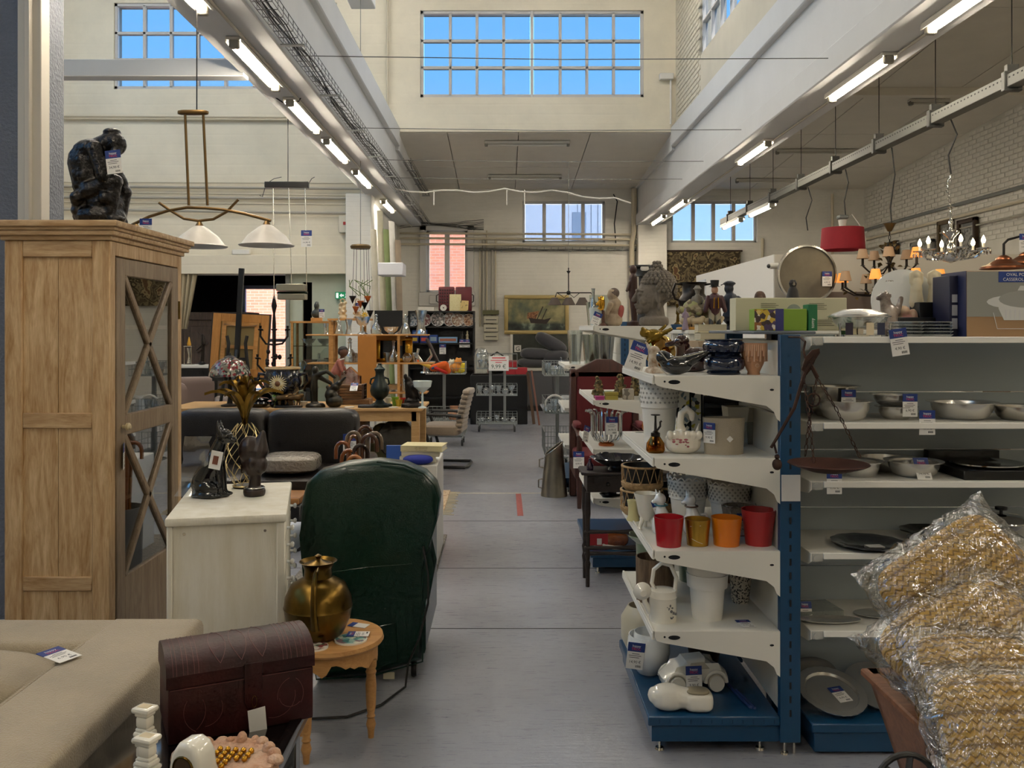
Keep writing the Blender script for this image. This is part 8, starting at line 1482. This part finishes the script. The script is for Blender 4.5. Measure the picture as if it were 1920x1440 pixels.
# copper dish lamps beside the frame edge
for i,(x,y)in enumerate(((1882,492),(1925,484))):
 P_=at(x,y,6.2+.5*i);o=thing('copper_dish_lamp','copper dish pendant above the casserole carton, %s'%('front one' if i==0 else 'rear one'),'pendant lamp',P_,0,'copper dish lamps');mk('dish',M().lathe([(.155,-.045),(.15,-.03),(.06,.0),(.05,.03),(.02,.05),(0,.05),(.045,.025),(.145,-.04)],seg=32),mat('aged copper','7a4a30',.3,.9),o);mk('curved_arm',M().tube([(0,0,.045),(0,0,.13),(.03,0,.16),(.25,0,.22),(.3,0,.6),(.3,0,zc(6.2+.5*i)-P_.z-.01)],.009,8),darkmetal,o)
 if i==0:tag(o,(.14,-.02,.2),s=1.5)
 # framed pictures on the side wall, tapestry on the far wall
for i,(y,z,w_,h_,col,lb)in enumerate(((13.9,2.92,.55,.75,'3a2a1c','ornate dark gilt frame'),(15.4,2.82,.8,.55,'8a8a84','pale framed print'),(14.6,2.98,.45,.75,'5a4a30','narrow gilt frame'),(16.6,2.9,.5,.6,'231d18','black lattice frame'))):
 o=thing('wall_picture','%s hanging on the brick side wall'%lb,'picture',(7.34,y,z));
 for(a,b,c_,d_)in ((-w_/2,w_/2,h_/2-.07,h_/2),(-w_/2,w_/2,-h_/2,-h_/2+.07),(-w_/2,-w_/2+.07,-h_/2,h_/2),(w_/2-.07,w_/2,-h_/2,h_/2)):mk('frame_rail',M().bb(-.04,.03,a,b,c_,d_,.012,2),mat('frame tone %d'%i,col,.5,.3),o)
 mk('picture',M().bb(0,.02,-w_/2+.06,w_/2-.06,-h_/2+.06,h_/2-.06),patchy('picture print %d'%i,['6b6a62','8f8d84','4a4842','a8a498'],5,.4,'NOISE'),o)
tp=thing('tapestry','brown woven tapestry with trees on the far wall','tapestry',(4.05,17.9,2.62));mk('cloth',M().surf(lambda u,v:(-.72+1.5*u,.02*math.sin(u*18),.5-1.1*v),24,6),patchy('woven trees',['2c2218','4f4330','6f6348','3a3020','8a7c5a','5a3f2a'],5,.95,'NOISE'),tp);mk('rod',M().tube([(-.78,0,.52),(.82,0,.52)],.02,8),mat('rod brown','3a2a1c',.5),tp)
# ================================================================ FOREGROUND RIGHT: WHEELED PLANTER WITH BAGGED CUSHIONS
oak=wood('terracotta stained wood','5e3820','7c4f32',3,'X');pc=thing('wheeled_planter','brown wooden barrow planter with black spoked wheel','barrow',(0,0,0))
A=at(1632,1268,2.05);B=at(1745,1440,1.62)
x0=.86;y1,y0=2.08,1.40;zt_,zb=.74,.42
m=M();v=[(x0,y0,zt_),(x0,y1,zt_),(x0+.10,y1-.03,zb),(x0+.10,y0+.05,zb)];vi=[(p[0]+.022,p[1],p[2])for p in v];m.add(v+vi,[(0,1,2,3),(7,6,5,4),(0,4,5,1),(1,5,6,2),(2,6,7,3),(3,7,4,0)]);mk('side_board',m,oak,pc)
m=M();v=[(x0,y1,zt_),(x0+.62,y1,zt_),(x0+.54,y1-.03,zb),(x0+.1,y1-.03,zb)];vi=[(p[0],p[1]-.02,p[2])for p in v];m.add(v+vi,[(3,2,1,0),(4,5,6,7),(0,1,5,4),(1,2,6,5),(2,3,7,6),(3,0,4,7)]);mk('end_board',m,oak,pc)
m=M();v=[(x0+.62,y0,zt_),(x0+.62,y1,zt_),(x0+.54,y1-.03,zb),(x0+.54,y0+.05,zb)];vi=[(p[0]-.022,p[1],p[2])for p in v];m.add(v+vi,[(3,2,1,0),(4,5,6,7),(0,1,5,4),(1,2,6,5),(2,3,7,6),(3,0,4,7)]);mk('side_board',m,oak,pc)
mk('bottom_board',M().bb(x0+.09,x0+.55,y0+.04,y1-.03,zb-.015,zb+.005),oak,pc);mk('end_board',M().bb(x0+.06,x0+.56,y0,y0+.02,zb,zt_-.02),oak,pc)
mk('top_rail',M().bb(x0-.012,x0+.03,y0,y1+.01,zt_-.012,zt_+.006,.004).bb(x0,x0+.62,y1-.03,y1+.012,zt_-.012,zt_+.006,.004),oak,pc)
wy,wz,wx=1.72,.245,x0-.06;m=M();m.tube([(wx,wy+.215*math.cos(i*PI/18),wz+.215*math.sin(i*PI/18))for i in range(36)],.014,8,True)
mk('wheel_rim',m,black,pc);mk('spoke',M().tube([(wx,wy-.21,wz),(wx,wy+.21,wz)],.008,6),black,pc);mk('spoke',M().tube([(wx,wy,wz-.21),(wx,wy,wz+.21)],.008,6),black,pc);mk('spoke',M().tube([(wx,wy-.15,wz-.15),(wx,wy+.15,wz+.15)],.008,6),black,pc);mk('hub',M().ell((wx,wy,wz),(.03,.035,.035)),oak,pc);mk('axle',M().tube([(wx,wy,wz),(x0+.12,wy,wz)],.012,6).tube([(x0+.12,wy,wz),(x0+.14,wy,zb)],.015,6),black,pc)
mk('small_wheel',M().tube([(.755+.055*math.cos(i*PI/12),1.645,.70+.055*math.sin(i*PI/12))for i in range(24)],.006,8,True),black,pc)
for i in range(3):mk('small_spoke',M().tube([(.755-.052*math.cos(i*PI/3+.4),1.645,.70-.052*math.sin(i*PI/3+.4)),(.755+.052*math.cos(i*PI/3+.4),1.645,.70+.052*math.sin(i*PI/3+.4))],.006,6),mat('grey vane','3a3b3d',.5),pc)
mk('small_axle',M().tube([(.755,1.63,.70),(.755,1.66,.70),(.88,1.70,.69)],.008,6),black,pc)
for x in (x0+.14,x0+.5):mk('leg',M().bb(x,x+.04,1.45,1.49,0,zb,.004),oak,pc)
def knit():
 m,nt,n,b=newmat('mustard zigzag knit');co=coords(nt,(1,1,1));s=nt.nodes.new('ShaderNodeSeparateXYZ');nt.links.new(co,s.inputs[0])
 w1=node(nt,'ShaderNodeMath',operation='PINGPONG');w1.inputs[1].default_value=.008;nt.links.new(s.outputs[0],w1.inputs[0])
 ad=node(nt,'ShaderNodeMath',operation='ADD');nt.links.new(w1.outputs[0],ad.inputs[0]);nt.links.new(s.outputs[1],ad.inputs[1])
 md=node(nt,'ShaderNodeMath',operation='PINGPONG');md.inputs[1].default_value=.0075;nt.links.new(ad.outputs[0],md.inputs[0])
 zz=ramp(nt,md.outputs[0],[(.0,(0,0,0,1)),(.0022,(0,0,0,1)),(.0036,(1,1,1,1)),(1,(1,1,1,1))])
 md2=node(nt,'ShaderNodeMath',operation='PINGPONG');md2.inputs[1].default_value=.03;nt.links.new(s.outputs[1],md2.inputs[0])
 ln=ramp(nt,md2.outputs[0],[(.0,(0,0,0,1)),(.003,(0,0,0,1)),(.0045,(1,1,1,1)),(1,(1,1,1,1))])
 ml=node(nt,'ShaderNodeMixRGB',blend_type='MULTIPLY');ml.inputs[0].default_value=1;nt.links.new(zz,ml.inputs[1]);nt.links.new(ln,ml.inputs[2])
 mx=nt.nodes.new('ShaderNodeMixRGB');nt.links.new(ml.outputs[0],mx.inputs[0]);mx.inputs[1].default_value=lin('7d591a');mx.inputs[2].default_value=lin('c89a3c');nt.links.new(mx.outputs[0],b.inputs['Base Color']);b.inputs['Roughness'].default_value=.95
 bp=node(nt,'ShaderNodeBump',Strength=.4,Distance=.004);nt.links.new(ml.outputs[0],bp.inputs['Height']);nt.links.new(bp.outputs[0],b.inputs['Normal']);return m
kn=knit();film=bpy.data.materials.new('clear bag film');film.use_nodes=True;nt=film.node_tree;nt.nodes.clear();o_=nt.nodes.new('ShaderNodeOutputMaterial');mx=nt.nodes.new('ShaderNodeMixShader');tr=nt.nodes.new('ShaderNodeBsdfTransparent');tr.inputs[0].default_value=(.97,.97,.96,1);gl_=nt.nodes.new('ShaderNodeBsdfGlossy');gl_.inputs['Roughness'].default_value=.14
co=coords(nt);t1=node(nt,'ShaderNodeTexNoise',Scale=13,Detail=4,Distortion=1.2);nt.links.new(co,t1.inputs[0]);bp=node(nt,'ShaderNodeBump',Strength=1.0,Distance=.05);nt.links.new(t1.outputs[0],bp.inputs['Height']);nt.links.new(bp.outputs[0],gl_.inputs['Normal'])
lw=nt.nodes.new('ShaderNodeLayerWeight');lw.inputs[0].default_value=.35;mr=nt.nodes.new('ShaderNodeMapRange');mr.inputs['To Min'].default_value=.10;mr.inputs['To Max'].default_value=.85;nt.links.new(lw.outputs['Facing'],mr.inputs[0]);nt.links.new(bp.outputs[0],lw.inputs['Normal']);nt.links.new(mr.outputs[0],mx.inputs[0]);nt.links.new(tr.outputs[0],mx.inputs[1]);nt.links.new(gl_.outputs[0],mx.inputs[2]);nt.links.new(mx.outputs[0],o_.inputs[0])
def bagged(label,loc,rot,sz,tail):
 o=thing('bagged_cushion',label,'cushion',loc,0,'bagged mustard cushions');o.rotation_euler=rot
 m=M().sup((0,0,0),sz,.8,.34,n=36,m=16);mk('knit_cushion',m,kn,o,rz=tail)
 r_=random.Random(len(label));b=M();nx,ny=26,20
 for s_ in (-1,1):
  def f(u,v,s_=s_):
   x,y=(u-.5)*2,(v-.5)*2;e=max(abs(x),abs(y));tk=max(0,1-e**3.2)**.6
   return (x*(sz[0]*1.16)+r_.uniform(-.006,.006),y*sz[1]*1.16+r_.uniform(-.006,.006),s_*(sz[2]*1.07*tk+.003)+r_.uniform(-.006,.006)+.012*math.sin(x*9+y*5)*(1-tk))
  b.surf(f,nx,ny)
 mk('plastic_bag',b,film,o,ang=180,rz=tail);return o
for lb,x,y,Y,rot,rz in (('leaning at the top of the barrow',1822,1118,1.98,(.95,.12,-.25),.75),('second from the top of the barrow',1838,1222,1.86,(.7,-.1,-.2),.6),('bulging over the barrow edge',1905,1318,1.74,(.62,.15,-.3),.3),('lowest in the barrow at the front',1950,1420,1.62,(.8,.0,-.3),.1)):
 bagged('bagged mustard knit cushion '+lb,at(x,y,Y),rot,(.165,.15,.062),rz)
